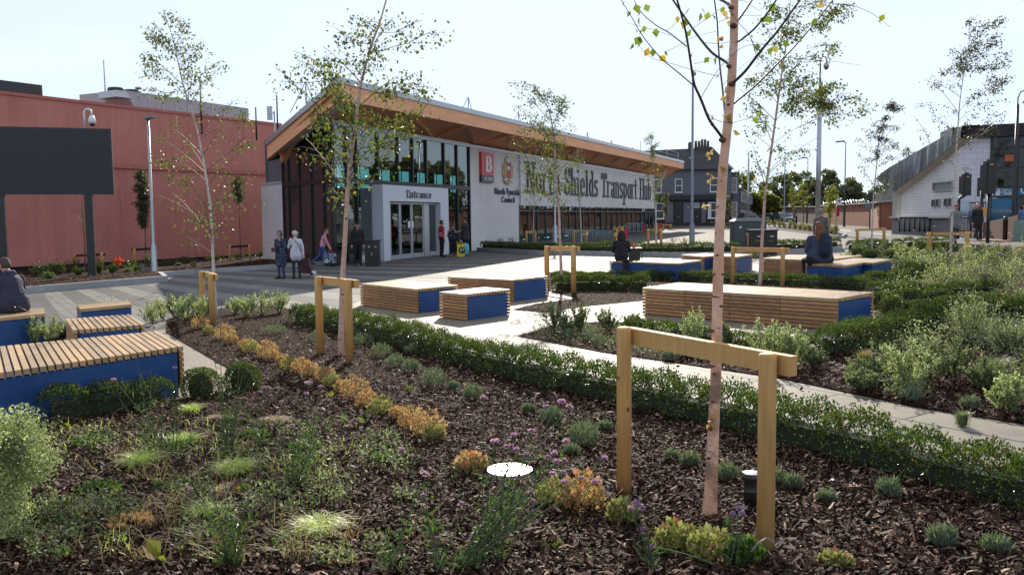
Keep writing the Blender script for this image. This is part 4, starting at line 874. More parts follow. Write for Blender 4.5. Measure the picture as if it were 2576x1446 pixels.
b = MB(); b.bar(p + Vector((-.5, 0, h + .02)), p + Vector((.15, 0, h - .0)), .3, .08); b.build('lamp_head', M['grey_post'], t)
def cctv(t, c, s=1., white=True):
    m_ = M['whiteplastic'] if white else M['galv']
    b = MB(); P_ = [c + Vector((0, 0, 0)), c + Vector((0, 0, .55 * s))] + [c + Vector((.13 * s - .13 * s * cos(a), 0, .55 * s + .13 * s * sin(a))) for a in (.5, 1, 1.57, 2.1, 2.6, 3.14)] + [c + Vector((.26 * s, 0, .45 * s))]
    b.tube(P_, .035 * s, 8); br = b.build('camera_arm', m_, t)
    b = MB(); b.lathe(c + Vector((.26 * s, 0, .18 * s)), [(.06 * s, .0), (.12 * s, .02 * s), (.12 * s, .14 * s), (.07 * s, .26 * s), (.03 * s, .3 * s)], 12); b.build('camera_housing', m_, br)
    b = MB(); b.ball(c + Vector((.26 * s, 0, .18 * s)), .085 * s, 12, 8); b.build('camera_dome', M['dark'], br)
t, p, h = post(2056, 612, 207, .12, .10, 'camera_mast', M['galv'], 'thick grey mast with dome camera on top, right of centre', 'camera mast', None, Y=41)
b = MB(); b.lathe((p.x, p.y, p.z + h), [(.05, -.02), (.05, .5)], 8); b.build('extension', M['galv'], t); cctv(t, Vector((p.x, p.y, p.z + h + .45)), 1.05, False)
t, p, h = post(1740.5, 624, 186, .07, .05, 'street_pole', M['grey_post'], 'tall grey pole with flared base in front of the pub', 'pole', None, flare=.14, flare_h=1.1)
b = MB(); b.ball(p + Vector((.06, 0, h)), .11, 10, 7); b.build('camera_dome', M['galv'], t)
t, p, h = post(1881.5, 549, 400, .12, .09, 'camera_mast', M['galv'], 'slim far mast with small dome camera beside the terrace', 'camera mast', None, Y=95)
cctv(t, Vector((p.x, p.y, p.z + h)), 1.3, False)
def streetlamp(fx, yb, yt, Y, label, r=.07, left=True, mat='black'):
    t, p, h = post(fx, yb, yt, r, r * .6, 'street_lamp', M[mat], label, 'street lamp', 'lamp posts along the road', Y=Y, flare=r * 1.7, flare_h=2.0)
    s = -1 if left else 1
    b = MB(); b.tube([p + Vector((0, 0, h - .1)), p + Vector((s * .3, 0, h + .05))], r * .7, 6); b.bar(p + Vector((s * .2, 0, h + .06)), p + Vector((s * 1.0, 0, h)), .35, .13); b.build('lamp_head', M[mat], t)
streetlamp(2123.5, 564, 357, 92, 'tallest black street lamp, before the brick wall')
streetlamp(2030, 556, 398, 120, 'black street lamp left of the thick grey mast')
streetlamp(1972.5, 556, 376, 110, 'grey street lamp behind the slanting birch', mat='grey_post')
# ornate black lamp at the right edge
t, p, h = post(2550, 560, 262, .13, .07, 'street_lamp', M['black'], 'black post with hanging white globe lamp at the right edge', 'street lamp', None, Y=47, flare=.16, flare_h=1.3)
b = MB(); c = Vector((p.x, p.y, p.z + h)); b.tube([c, c + Vector((0, 0, .3)), c + Vector((.12, 0, .62)), c + Vector((.4, 0, .72)), c + Vector((.55, 0, .55)), c + Vector((.56, 0, .35))], .035, 6); b.build('bracket', M['black'], t)
b = MB(); b.lathe(c + Vector((.56, 0, .35)), [(.06, 0), (.2, -.08), (.33, -.2), (.34, -.24)], 14); b.build('lamp_shade', M['galv'], t)
b = MB(); b.ball(c + Vector((.56, 0, .1)), .26, 12, 8, (1, 1, .7)); b.build('globe', M['whiteplastic'], t)

# big screen
sb_ = gp(228, 704); YS = sb_.y
scr = thing('advertising_screen', 'large blank black screen raised on two dark posts', 'screen', sb_)
a, b2 = at(-60, 316, YS - 1.4), at(279, 325, YS); c_, d_ = at(-60, 490, YS - 1.4), at(286, 488, YS)
dx = Vector((b2.x - a.x, b2.y - a.y, 0)).normalized(); nn = Vector((dx.y, -dx.x, 0)); L_ = (Vector((b2.x, b2.y, 0)) - Vector((a.x, a.y, 0))).length
zt = (a.z + b2.z) / 2; zb_ = (c_.z + d_.z) / 2
def SB(mb, s0, s1, z0, z1, o0, o1):
    q = [Vector((a.x, a.y, 0)) + dx * s + nn * o for s, o in ((s0, o1), (s1, o1), (s1, o0), (s0, o0))]
    mb.hexa([(v.x, v.y, z0) for v in q] + [(v.x, v.y, z1) for v in q])
b = MB(); SB(b, -2, L_, zb_, zt, .0, -.35); b.build('cabinet', M['frame'], scr)
b = MB(); SB(b, -1.95, L_ - .09, zb_ + .07, zt - .09, .02, .001); b.build('screen_face', M['screen'], scr)
b = MB()
for k in range(7): SB(b, L_ * k / 7 + .2, L_ * k / 7 + .5, zt - .085, zt - .03, .025, .001)
b.build('clip', M['dark'], scr)
for x in (228, 6):
    q = at(x, 600, YS - .1 if x > 100 else YS - 1.1); b = MB(); s = (Vector((q.x, q.y, 0)) - Vector((a.x, a.y, 0))).dot(dx); SB(b, s - .13, s + .13, G(q.x) - .1, zb_ - .002, -.05, -.3); b.build('leg', M['frame'], scr)
q = at(208, 324, YS); cm = thing('security_camera', 'white dome camera on a hooked arm above the screen', 'security camera', (q.x, q.y + .15, zt))
cctv(cm, Vector((q.x, q.y + .15, zt + .003)), 1.05)

# utility cabinet, litter bins
def gbox(mb, fx0, fx1, fyt, Y, dep, z1=None, z0=None):
    p, q = at(fx0, fyt, Y), at(fx1, fyt, Y); g_ = G(p.x) if z0 is None else z0; zt_ = p.z if z1 is None else z1
    mb.hexa([(p.x, Y, g_), (q.x, Y, g_), (q.x, Y + dep, g_), (p.x, Y + dep, g_), (p.x, Y, zt_), (q.x, Y, zt_), (q.x, Y + dep, zt_), (p.x, Y + dep, zt_)]); return p, q, zt_
Mcab = plain('cabinet_grey_green', (.055, .075, .08), .5, 0, .05)
Y = 37; p0 = at(1852, 560, Y); cab = thing('utility_cabinet', 'dark grey-green utility cabinet with sunlit sloping lid', 'utility cabinet', (p0.x, Y, G(p0.x)))
b = MB(); p, q, zt_ = gbox(b, 1849.5, 1929, 557, Y, .9); b.build('body', Mcab, cab)
b = MB(); b.hexa([(p.x - .04, Y - .04, zt_ + .002), (q.x + .04, Y - .04, zt_ + .002), (q.x + .04, Y + .94, zt_ + .002), (p.x - .04, Y + .94, zt_ + .002), (p.x + .1, Y + .2, zt_ + .12), (q.x - .1, Y + .2, zt_ + .12), (q.x - .1, Y + .7, zt_ + .12), (p.x + .1, Y + .7, zt_ + .12)]); b.build('lid', Mcab, cab)
b = MB()
for k in range(1, 3): x = lerp(p, q, k / 3).x; b.box((x, Y - .004, (zt_ + p0.z * 0 + G(p0.x)) / 2), (.012, .008, zt_ - G(p0.x) - .1))
b.build('door_seam', M['dark'], cab)
b = MB(); b.box((lerp(p, q, .17).x, Y - .008, zt_ - .25), (.09, .01, .09)); b.box((lerp(p, q, .85).x, Y - .008, zt_ - .25), (.09, .01, .09)); b.build('label_plate', M['white'], cab)
def bin2(x0, x1, yt, Y, label, words=True):
    p0 = at(x0, yt, Y); t = thing('litter_bin', label, 'litter bin', (p0.x, Y, G(p0.x)), 'double litter bins')
    b = MB(); p, q, zt_ = gbox(b, x0, x1, yt + 1.5, Y, .5); b.build('body', M['black'], t)
    b = MB(); b.box(((p.x + q.x) / 2, Y + .24, zt_ + .03), (q.x - p.x + .06, .6, .05)); b.build('lid', M['black'], t)
    w = q.x - p.x
    for k in (.27, .75):
        b = MB(); b.box((p.x + w * k, Y - .004, zt_ - .19), (w * .3, .01, .1)); b.build('slot', M['dark'], t)
        b = MB(); b.box((p.x + w * (k + .05), Y - .012, zt_ - .2), (w * .13, .006, .05)); b.build('slot_plate', M['galv'], t)
    gm = plain('gold_letters', (.25, .17, .05), .5)
    if words:
        for k in (.27, .75): textmesh('Litter', (p.x + w * k - w * .1, Y - .004, zt_ - .4), (1, 0, 0), (0, 0, 1), w * .2, .09, .006, (0, -1, 0)).build('lettering', gm, t)
    else: b = MB(); b.ball((p.x + w * .5, Y - .004, zt_ - .5), .05, 8, 6, (.7, .2, 1.6)); b.build('emblem', gm, t)
bin2(1888, 1956, 580, 33, 'pair of black litter bins behind a stake frame on the right')
bin2(917, 951.5, 606.5, 34.6, 'black litter bin beside the entrance portal, behind the man in black', False)

# bus gates: grey railings and coloured signal panels near the facade
rail = MB()
def fence_px(name, x0, x1, yt, yb, Y0, Y1, n, mat, label, cat, r=.02, top=True, group=None, foot=None):
    a, c = at(x0, yb, Y0), at(x1, yb, Y1); a1, c1 = at(x0, yt, Y0), at(x1, yt, Y1)
    t = thing(name, label, cat, (a + c) / 2, group)
    b = MB()
    for k in range(n + 1): b.tube([lerp(a, c, k / n), lerp(a1, c1, k / n)], r, 5)
    b.build('bars', mat, t)
    if top: b = MB(); b.bar(a1, c1, .06, .06); b.bar(lerp(a, a1, .12), lerp(c, c1, .12), .05, .05); b.build('rail', mat, t)
    return t
fence_px('guard_rail', 1424, 1499, 579, 614, 52, 56, 15, M['grey_post'], 'grey guard railing at the first bus gate left of the yellow panels', 'railing', .035)
fence_px('guard_rail', 1502, 1543, 579, 613, 54, 53, 10, M['grey_post'], 'grey guard railing joined to the yellow signal panels', 'railing', .035)
fence_px('guard_rail', 1576, 1618, 562, 586, 70, 74, 8, M['grey_post'], 'grey guard railing at the far bus gate', 'railing', .04)
yel = plain('gate_yellow', (.62, .33, .03), .45); rdm = plain('gate_red', (.45, .02, .05), .4)
def gatepanel(x0, x1, y0, y1, Y, m_, label, marks=True, icon='blue'):
    p, q = at(x0, y1, Y), at(x1, y0, Y); t = thing('gate_panel', label, 'gate panel', ((p.x + q.x) / 2, Y, p.z), 'coloured panels of the bus gates')
    b = MB(); w = q.x - p.x; b.box(((p.x + q.x) / 2, Y, (p.z + q.z) / 2), (w, .12, q.z - p.z)); b.box((p.x + .1, Y + .02, p.z / 2 + G(p.x) / 2), (.08, .08, max(.02, p.z - G(p.x)))); b.build('panel', m_, t)
    if marks:
        for f in (.2, .78): b = MB(); z = lerp(p, q, f).z; b.box((p.x + w * .3, Y - .066, z), (w * .35, .01, .2)); b.box((p.x + w * .3, Y - .074, z), (w * .18, .008, .1)); b.build('bracket_mark', M['dark'], t)
        b = MB(); b.prism([((p.x + q.x) / 2 + w * .28 * cos(a), Y - .064, (p.z + q.z) / 2 + w * .28 * sin(a)) for a in [2 * pi * k / 12 for k in range(12)]], (0, -.008, 0)); b.build('roundel', M['whiteplastic'], t)
        b = MB(); b.bar(((p.x + q.x) / 2 - w * .15, Y - .078, (p.z + q.z) / 2 + w * .15), ((p.x + q.x) / 2 + w * .15, Y - .078, (p.z + q.z) / 2 - w * .15), .01, w * .14); b.build('roundel_bar', M['blue'] if icon == 'blue' else rdm, t)
gatepanel(1543.5, 1554, 573.5, 607, 53, yel, 'yellow panel with white and blue roundel, left of the pair')
gatepanel(1555, 1569, 570.5, 601, 54, yel, 'yellow panel with red-marked roundel, right of the pair', True, 'red')
gatepanel(1572, 1580.5, 571, 600.5, 56, rdm, 'red panel beside the yellow pair', False)
gatepanel(1616.5, 1621, 563, 586.5, 70, rdm, 'red panel at the far end of the glass wall', False)
gatepanel(1645, 1655, 561.5, 587, 66, yel, 'yellow panel at the far gate before the pub', True)
gatepanel(1656, 1664, 561, 586.5, 65, rdm, 'red panel next to the far yellow one', False)

# traffic lights
def signal(px_, yb, yt, Y, head, label, arm=None, r=.075):
    q = at(px_, yt, Y); g_ = G(q.x); t = thing('traffic_light', label, 'traffic light', (q.x, Y, g_), 'traffic lights seen from behind')
    b = MB()
    if arm: a = [at(x, y, Y) for x, y in arm]; b.tube([(q.x, Y, g_)] + a, r, 8)
    else: b.tube([(q.x, Y, g_), (q.x, Y, q.z)], r, 10)
    b.build('pole', M['black'], t)
    x0, x1, y0, y1 = head; a, c = at(x0, y1, Y), at(x1, y0, Y)
    b = MB(); w = c.x - a.x; b.box(((a.x + c.x) / 2, Y - .02, (a.z + c.z) / 2), (w, .24, c.z - a.z)); b.box(((a.x + c.x) / 2, Y - .15, (a.z + c.z) / 2), (w * .7, .04, (c.z - a.z) * .94)); b.box(((a.x + c.x) / 2, Y + .25, (a.z + c.z) / 2), (w * .8, .35, (c.z - a.z) * .8)); b.build('signal_head', M['black'], t)
    b = MB(); b.box(((a.x + c.x) / 2, Y - .175, c.z - .14), (w * .3, .01, .05)); b.build('marking', yel, t)
    b = MB(); b.box(((a.x + c.x) / 2, Y - .02, c.z + .04), (w * .45, .12, .09)); b.build('cap', M['black'], t)
signal(2488, 610, 487, 38.5, (2474, 2503, 406, 488), 'foremost black traffic light, taller and nearest the right edge')
signal(2470.5, 600, 470, 43, (2468, 2476, 441, 500), 'black traffic light half hidden behind the foremost one')
signal(2412.5, 590, 500, 45, (2420, 2441, 438, 492), 'black traffic light on a bent arm by the tiled wall', arm=[(2412.5, 503), (2414, 499), (2428, 491), (2430, 486)])
t = thing('push_button_box', 'yellow pedestrian button box on the hidden traffic light pole', 'push button', at(2476, 533, 42.8)); q = at(2476, 533, 42.8)
b = MB(); b.box((q.x, q.y, q.z), (.2, .14, .42)); b.build('case', yel, t)
# railings before the tiled wall
t = fence_px('pedestrian_railing', 2263, 2414, 547.5, 584, 53, 53, 12, M['black'], 'long black pedestrian railing along the tiled wall', 'railing', .05)
b = MB(); a, c = at(2263, 549, 53), at(2414, 549, 53); a0, c0 = at(2263, 582, 53), at(2414, 582, 53)
for k in range(90): b.tube([lerp(a0, c0, k / 89), lerp(a, c, k / 89)], .009, 4)
b.build('mesh_infill', M['grey_post'], t)
fence_px('pedestrian_railing', 2416, 2474, 548, 585, 47, 46, 16, M['black'], 'short black railing behind the walking men', 'railing', .02)
fence_px('ramp_railing', 2418, 2484, 510, 545, 50, 47, 14, M['black'], 'black railing on the steps of the tiled building', 'railing', .018)
fence_px('ramp_railing', 2484, 2545, 528, 558, 46, 42, 14, M['black'], 'sloping black railing beside the brick ramp', 'railing', .018)
b = MB(); a, c = at(2474, 567, 46), at(2560, 548, 41); b.hexa([(a.x, a.y, .3), (c.x, c.y, .3), (c.x + .3, c.y + .4, .3), (a.x + .3, a.y + .4, .3), (a.x, a.y, at(2474, 560, 46).z), (c.x, c.y, at(2560, 541, 41).z), (c.x + .3, c.y + .4, at(2560, 541, 41).z), (a.x + .3, a.y + .4, at(2474, 560, 46).z)]); b.thing('ramp_wall', bricky('ramp_brick', (.18, .08, .055), (.14, .065, .05), (.12, .1, .09), .24, .085, R(-30)), 'low dark brick ramp wall before the glazed front', 'wall')
for x, l in ((2528.5, 'black bollard left of the pair by the ramp'), (2551, 'black bollard right of the pair by the ramp')):
    q = at(x, 579, 42); g_ = G(q.x); b = MB(); b.lathe((q.x, q.y, g_), [(.11, 0), (.11, .9), (.12, .92), (.12, .98), (.08, 1.02), (.1, 1.08), (.04, 1.14)], 12); b.thing('bollard', M['black'], l, 'bollard', 'bollards by the ramp')
q = at(2568, 505, 40.); q2 = at(2600, 505, 40); b = MB(); b.hexa([(q.x + .02, 40, G(q.x)), (q2.x, 40, G(q.x)), (q2.x, 40.6, G(q.x)), (q.x, 40.6, G(q.x)), (q.x + .1, 40, at(2568, 555, 40).z), (q2.x, 40, at(2568, 555, 40).z), (q2.x, 40.6, at(2568, 555, 40).z), (q.x + .1, 40.6, at(2568, 555, 40).z)]); b.thing('telecom_cabinet', plain('green_cabinet', (.16, .24, .19), .5), 'pale green street cabinet cut by the right picture edge', 'cabinet')
# white banner
a, c = at(2417, 533, 46.5), at(2438, 505, 46.5); b = MB(); b.box(((a.x + c.x) / 2, 46.5, (a.z + c.z) / 2), (c.x - a.x, .02, c.z - a.z)); t = thing('banner', 'pale blue-white banner tied to the black railing', 'banner', ((a.x + c.x) / 2, 46.5, a.z)); b.build('cloth', plain('banner_blue', (.42, .52, .58), .6, 0, .2, 2), t)
# round sign on post, red and white flag sign, black box on post
t, p, h = post(2188, 567, 497, .06, .05, 'road_sign', M['black'], 'back of a round road sign with grey plate before the brick wall', 'road sign', None, Y=78)
b = MB(); b.prism([(p.x + .42 * cos(a), p.y - .07, p.z + h + .05 + .42 * sin(a)) for a in [2 * pi * k / 20 for k in range(20)]], (0, .03, 0)); b.build('disc', M['black'], t)
b = MB(); b.box((p.x, p.y - .07, p.z + h - .75), (.95, .03, .55)); b.build('plate', M['grey_post'], t)
t, p, h = post(2103.5, 562, 501, .05, .05, 'bus_stop_flag', M['galv'], 'bus stop pole with small red and white flag before the wall', 'bus stop', None, Y=98)
b = MB(); b.box((p.x + .28, p.y, p.z + h - .25), (.5, .04, .6)); b.build('flag', M['white'], t); b = MB(); b.box((p.x + .28, p.y - .025, p.z + h - .2), (.3, .02, .2)); b.build('flag_emblem', rdm, t); b = MB(); b.box((p.x + .15, p.y - .05, p.z + 1.6), (.35, .06, 1.0)); b.build('timetable_case', rdm, t)
t, p, h = post(2001, 556, 531, .25, .25, 'parking_meter', M['black'], 'black ticket machine on the far pavement left of the lamp', 'ticket machine', None, Y=118)
b = MB(); b.box((p.x, p.y - .3, p.z + h - .5), (.3, .04, .4)); b.build('screen', M['galv'], t)
# ---------------- foliage helpers ----------------
def unit(n): v = rng.normal(size=(n, 3)); return v / np.linalg.norm(v, axis=1)[:, None]
def leaves(P, size, wid=.6, axis=None, jit=1., fold=.25, var=.35):
    """small folded leaves at points P -> verts, faces"""
    n = len(P); P = np.asarray(P, float)
    a = unit(n)
    if axis is not None: a = np.asarray(axis) + a * jit; a /= np.linalg.norm(a, axis=1)[:, None] + 1e-9
    b = np.cross(a, unit(n)); b /= np.linalg.norm(b, axis=1)[:, None] + 1e-9; c = np.cross(a, b)
    s = (size * (1 + var * rng.uniform(-1, 1, n)))[:, None]
    v0 = P; v2 = P + a * s; m = P + a * s * .45; v1 = m + b * s * wid / 2 + c * s * fold; v3 = m - b * s * wid / 2 + c * s * fold
    V = np.stack([v0, v1, v2, v3], 1).reshape(-1, 3); i = np.arange(n)[:, None] * 4
    F = np.concatenate([i + np.array([[0, 1, 2]]), i + np.array([[0, 2, 3]])], 0); return V, F
def blades(P, H, w, lean, n_seg=3, droop=.5):
    """arching grass blades from base points"""
    n = len(P); P = np.asarray(P, float); th = rng.uniform(0, 2 * pi, n); d = np.stack([np.cos(th), np.sin(th), np.zeros(n)], 1)
    h = H * rng.uniform(.6, 1.1, n); le = lean * rng.uniform(.3, 1.2, n) * h; sd = np.stack([-np.sin(th), np.cos(th), np.zeros(n)], 1)
    R_ = []
    for k in range(n_seg + 1):
        t = k / n_seg; c = P + d * (le * t ** 1.5)[:, None]; c[:, 2] += h * (t - droop * t ** 2.6); ww = w * (1 - t) ** .6 / 2 + .0006
        R_ += [c + sd * ww, c - sd * ww]
    V = np.stack(R_, 1); m = 2 * (n_seg + 1); V = V.reshape(-1, 3); i = np.arange(n)[:, None] * m; F = []
    for k in range(n_seg): F.append(i + np.array([[2 * k, 2 * k + 1, 2 * k + 3, 2 * k + 2]]))
    return V, np.concatenate(F, 0)
Lf = {}
Lf['birch'] = leafmat('birch_leaf', [(0, (.04, .06, .02)), (.55, (.09, .12, .035)), (.85, (.17, .17, .05)), (1, (.30, .18, .05))], .42, .45, .35, (1.4, 1.6, .7))
Lf['birch_dark'] = leafmat('birch_leaf_dark', [(0, (.03, .04, .02)), (.7, (.07, .085, .035)), (1, (.18, .13, .05))], .4, .3, .5, (1.3, 1.4, .8))
Lf['birch_y'] = leafmat('birch_leaf_yellowing', [(0, (.06, .09, .02)), (.7, (.16, .17, .035)), (1, (.30, .16, .03))], .4, .5)
Lf['box'] = leafmat('box_leaf', [(0, (.022, .045, .012)), (.5, (.05, .085, .02)), (.88, (.12, .15, .03)), (.97, (.18, .17, .04)), (1, (.28, .10, .03))], .25, .33, .6, (1.3, 1.5, .7))
Lf['pitto'] = leafmat('pale_shrub_leaf', [(0, (.17, .21, .09)), (.6, (.34, .38, .19)), (1, (.58, .61, .42))], .5, .45, .5, (1.3, 1.4, .85))
Lf['olive'] = leafmat('olive_shrub_leaf', [(0, (.08, .11, .045)), (.6, (.17, .20, .09)), (1, (.36, .37, .23))], .48, .38, .5, (1.2, 1.3, .85))
Lf['lav'] = leafmat('lavender_leaf', [(0, (.07, .09, .075)), (.6, (.14, .17, .14)), (1, (.24, .27, .22))], .7, .25)
Lf['amber'] = leafmat('amber_leaf', [(0, (.18, .16, .06)), (.4, (.46, .37, .16)), (.65, (.52, .33, .16)), (.88, (.45, .15, .09)), (1, (.66, .56, .36))], .5, .38, .5, (1.15, 1.05, .8))
Lf['gold'] = leafmat('variegated_leaf', [(0, (.08, .12, .03)), (.4, (.26, .27, .09)), (.8, (.42, .38, .16)), (.93, (.38, .16, .08)), (1, (.58, .53, .34))], .5, .35, .5, (1.1, 1.15, .8))
Lf['carex'] = leafmat('yellow_sedge', [(0, (.18, .24, .05)), (.5, (.46, .50, .15)), (1, (.70, .68, .32))], .4, .45)
Lf['tan'] = leafmat('dry_sedge', [(0, (.20, .12, .06)), (1, (.42, .29, .16))], .6, .3)
Lf['green'] = leafmat('fresh_green_leaf', [(0, (.035, .07, .02)), (.6, (.08, .13, .04)), (1, (.22, .27, .07))], .4, .4, .5, (1.3, 1.5, .8))
Lf['verb'] = leafmat('verbena_leaf', [(0, (.04, .07, .03)), (.7, (.08, .12, .045)), (1, (.13, .17, .07))], .45, .35)
Lf['far'] = leafmat('far_tree_leaf', [(0, (.07, .085, .045)), (.6, (.13, .15, .075)), (1, (.27, .26, .12))], .5, .35, .5, (1.3, 1.3, .8))
Lf['purple'] = leafmat('purple_flower', [(0, (.30, .13, .40)), (1, (.58, .35, .68))], .6, .4)
Lf['red'] = leafmat('red_flower', [(0, (.5, .03, .01)), (1, (.8, .12, .04))], .5, .3)
def barkmat(name, c1, c2, dk, amt=.5):
    m, nt, b, L = newmat(name); p = posn(nt)
    a = noise(nt, p, 1, 4, .6, (14, 14, 60)); d = noise(nt, p, 1, 2, .5, (9, 9, 26)); e = noise(nt, p, 2.5, 3)
    c = ramp(nt, e, [(.35, c1), (.65, c2)]); c = mixc(nt, c, ramp(nt, a, [(.36, (.35, .25, .2)), (.46, (1, 1, 1))]), .6, 'MULTIPLY')
    c = mixc(nt, c, dk, ramp(nt, d, [(.68 - .08 * amt, (0, 0, 0)), (.72 - .08 * amt, (1, 1, 1))])); L.new(c, b.inputs['Base Color']); b.inputs['Roughness'].default_value = .6; bump(nt, b, a, .4, .004); return m
Bk = {'pink': barkmat('birch_bark_pink', (.52, .33, .25), (.62, .44, .36), (.10, .045, .03)), 'white': barkmat('birch_bark_white', (.48, .42, .36), (.62, .56, .50), (.07, .05, .04), .9), 'brown': barkmat('young_bark', (.12, .06, .04), (.22, .12, .08), (.05, .03, .02)),
      'twig': plain('twig', (.05, .028, .02), .6), 'green': plain('stem_green', (.08, .12, .05), .6), 'trunkdark': plain('tree_trunk', (.06, .045, .035), .9)}

def bez(a, b_, c, n): return [(a * (1 - t) ** 2 + b_ * 2 * t * (1 - t) + c * t * t) for t in [k / n for k in range(n + 1)]]
def on_path(P, t):
    L_ = [0]
    for a, b_ in zip(P, P[1:]): L_.append(L_[-1] + (b_ - a).length)
    d = t * L_[-1]
    for i in range(len(P) - 1):
        if d <= L_[i + 1]: return lerp(P[i], P[i + 1], (d - L_[i]) / max(1e-6, L_[i + 1] - L_[i]))
    return P[-1]
def birch(label, trunk, r0, ends, leaf='birch', size=.05, nl=26, bark='white', spread=.9, tw=1., name='birch_tree', drop=1., group='young birch trees', conv=None, r1=.3):
    base = gp(*trunk[0]); Y = base.y; base = Vector((base.x, base.y, G(base.x)))
    t = thing(name, label, 'tree', base, group)
    P = [base + Vector((0, 0, -.1))] + [at(x, y, Y) for x, y in trunk[1:]]
    n = len(P); rr = [r0 * (1.25 if i == 0 else 1 - (1 - r1 * .5) * i / (n - 1)) for i in range(n)]
    # smooth path
    Q = []
    for i in range(n - 1):
        for k in range(4): Q.append(lerp(P[i], P[i + 1], k / 4))
    Q.append(P[-1]); Q2 = Q[:]
    for i in range(1, len(Q) - 1): Q2[i] = (Q[i - 1] + Q[i] * 2 + Q[i + 1]) / 4
    rq = [np.interp(i / 4, range(n), rr) for i in range(len(Q2))]
    b = MB(); b.tube(Q2, rq, 10); tr = b.build('trunk', Bk[bark], t)
    br = MB(); LP = []; LA = []
    zt, zb_ = P[-1].z, base.z
    rs = random.Random(len(ends) * 7 + int(trunk[0][0]))
    pool = []; EE = []
    for e in ends:
        ex, ey = (conv(*e[:2]) if conv else e[:2]); dd = rs.uniform(-1, 1) * spread * .8; q = at(ex, ey, Y + dd); c_ = on_path(P, max(.2, min(.98, (q.z - zb_) / max(.1, zt - zb_)))); EE.append((math.hypot(q.x - c_.x, q.y - c_.y), q, dd, e))
    EE.sort(key=lambda w: w[0])
    for hd_, q, dd, e in EE:
        # attachment below the end
        hz = math.hypot(q.x - on_path(P, .6).x, dd)
        za = q.z - max(.15, hz * rs.uniform(.55, 1.0)); f = min(.97, max(.22, (za - zb_) / max(.1, zt - zb_)))
        a = on_path(P, f)
        best = None
        for p_ in pool:
            if p_.z < q.z + .05:
                dq = (p_ - q).length
                if dq > .12 and (best is None or dq < best[0]): best = (dq, p_)
        if best and best[0] < .55 * (q - a).length: a = best[1]
        if (q - a).length < .06: q = q + Vector((0, 0, .1))
        mid = lerp(a, q, .55) + Vector((0, 0, (q - a).length * .10 * (1 if q.z > a.z else -.5))); mid += Vector((rs.uniform(-.05, .05), rs.uniform(-.05, .05), 0)) * (q - a).length
        C = bez(a, mid, q, 6); pool += C[2:5]; L_ = (q - a).length; rb_ = max(.0022, min(r0 * .2, .005 * L_ + .002)) * tw
        br.tube(C, [rb_ * (1 - .75 * i / 6) + .0012 for i in range(7)], 5, False)
        ntw = 5 + int(L_ * 4)
        for k in range(ntw):
            s = rs.uniform(.3, 1.0); o_ = on_path(C, s); dv = Vector((rs.gauss(0, 1), rs.gauss(0, 1), rs.gauss(-.3, .6) * drop)).normalized() * rs.uniform(.10, .26) * min(1.6, .55 + L_ * .45)
            e2 = o_ + dv + Vector((0, 0, -.03)); m2 = lerp(o_, e2, .5) + Vector((0, 0, .03)); T_ = bez(o_, m2, e2, 3); br.tube(T_, [.0018 * tw, .0015 * tw, .0012 * tw, .001 * tw], 3, False)
            for i in range(max(1, int(nl * 2.6 / ntw * (e[2] if len(e) > 2 else 1) * rs.uniform(.6, 1.5)))):
                u = rs.uniform(.15, 1.05); LP.append(on_path(T_, min(1, u)) + Vector((rs.gauss(0, .07), rs.gauss(0, .07), rs.gauss(-.02, .06)))); LA.append((rs.gauss(0, .5), rs.gauss(0, .5), -.7))
    bo = br.build('branches', Bk['twig'] if bark != 'white' else Bk['brown'], t)
    m_ = MB(); m_.arr(*leaves(np.array(LP), size, .75, np.array(LA), .7, .12)); m_.build('leaves', Lf[leaf], t); return t
cA = lambda x, y: (x * .5218, y * .5218)
birch('tall leaning birch on the left, before the red wall', [(543, 802), (537, 678), (530, 522), (514, 417), (496, 323), (459, 209), (436, 99), (414, 35)], .034,
      [(790, 60, 1.6), (740, 100, 1.6), (705, 125, 1.5), (720, 180, 1.4), (770, 180, 1.3), (915, 110, 1.5), (880, 130), (930, 200), (905, 210), (990, 220, 1.2), (950, 235, .7), (690, 250, .6), (720, 270, 1.8), (780, 250, 1.4), (700, 320), (930, 290, 1.3), (910, 320), (1070, 290, 1.3), (1040, 350, 1.3), (980, 350), (700, 350, 1.1), (795, 355, 1.2), (690, 430, .7), (760, 450, 1.3), (930, 420, .4), (1000, 480, .6), (1150, 480, 1.1), (1160, 540, .7), (1175, 570, .5), (800, 600, .5), (850, 560, .5), (760, 660, .6), (790, 640, .5), (760, 760), (740, 780, .6), (820, 760), (1100, 600, .5), (1200, 650, .6), (1230, 690, .6), (1180, 700, .6), (800, 860), (830, 930), (760, 940, .5), (815, 1110, .7), (905, 1070, .5), (960, 1050, .4), (1010, 1060, .6), (1170, 870, .8), (1220, 960, .6), (1100, 830, .6), (1060, 930, .5), (980, 1010, .7), (900, 690, .5), (1130, 760, .4), (860, 820, .7), (1040, 650, .4), (1230, 820, .3)], 'birch', .05, 20, 'white', 1.1, conv=cA)
cB = lambda x, y: (629 + x * .435, 125.8 + y * .435)
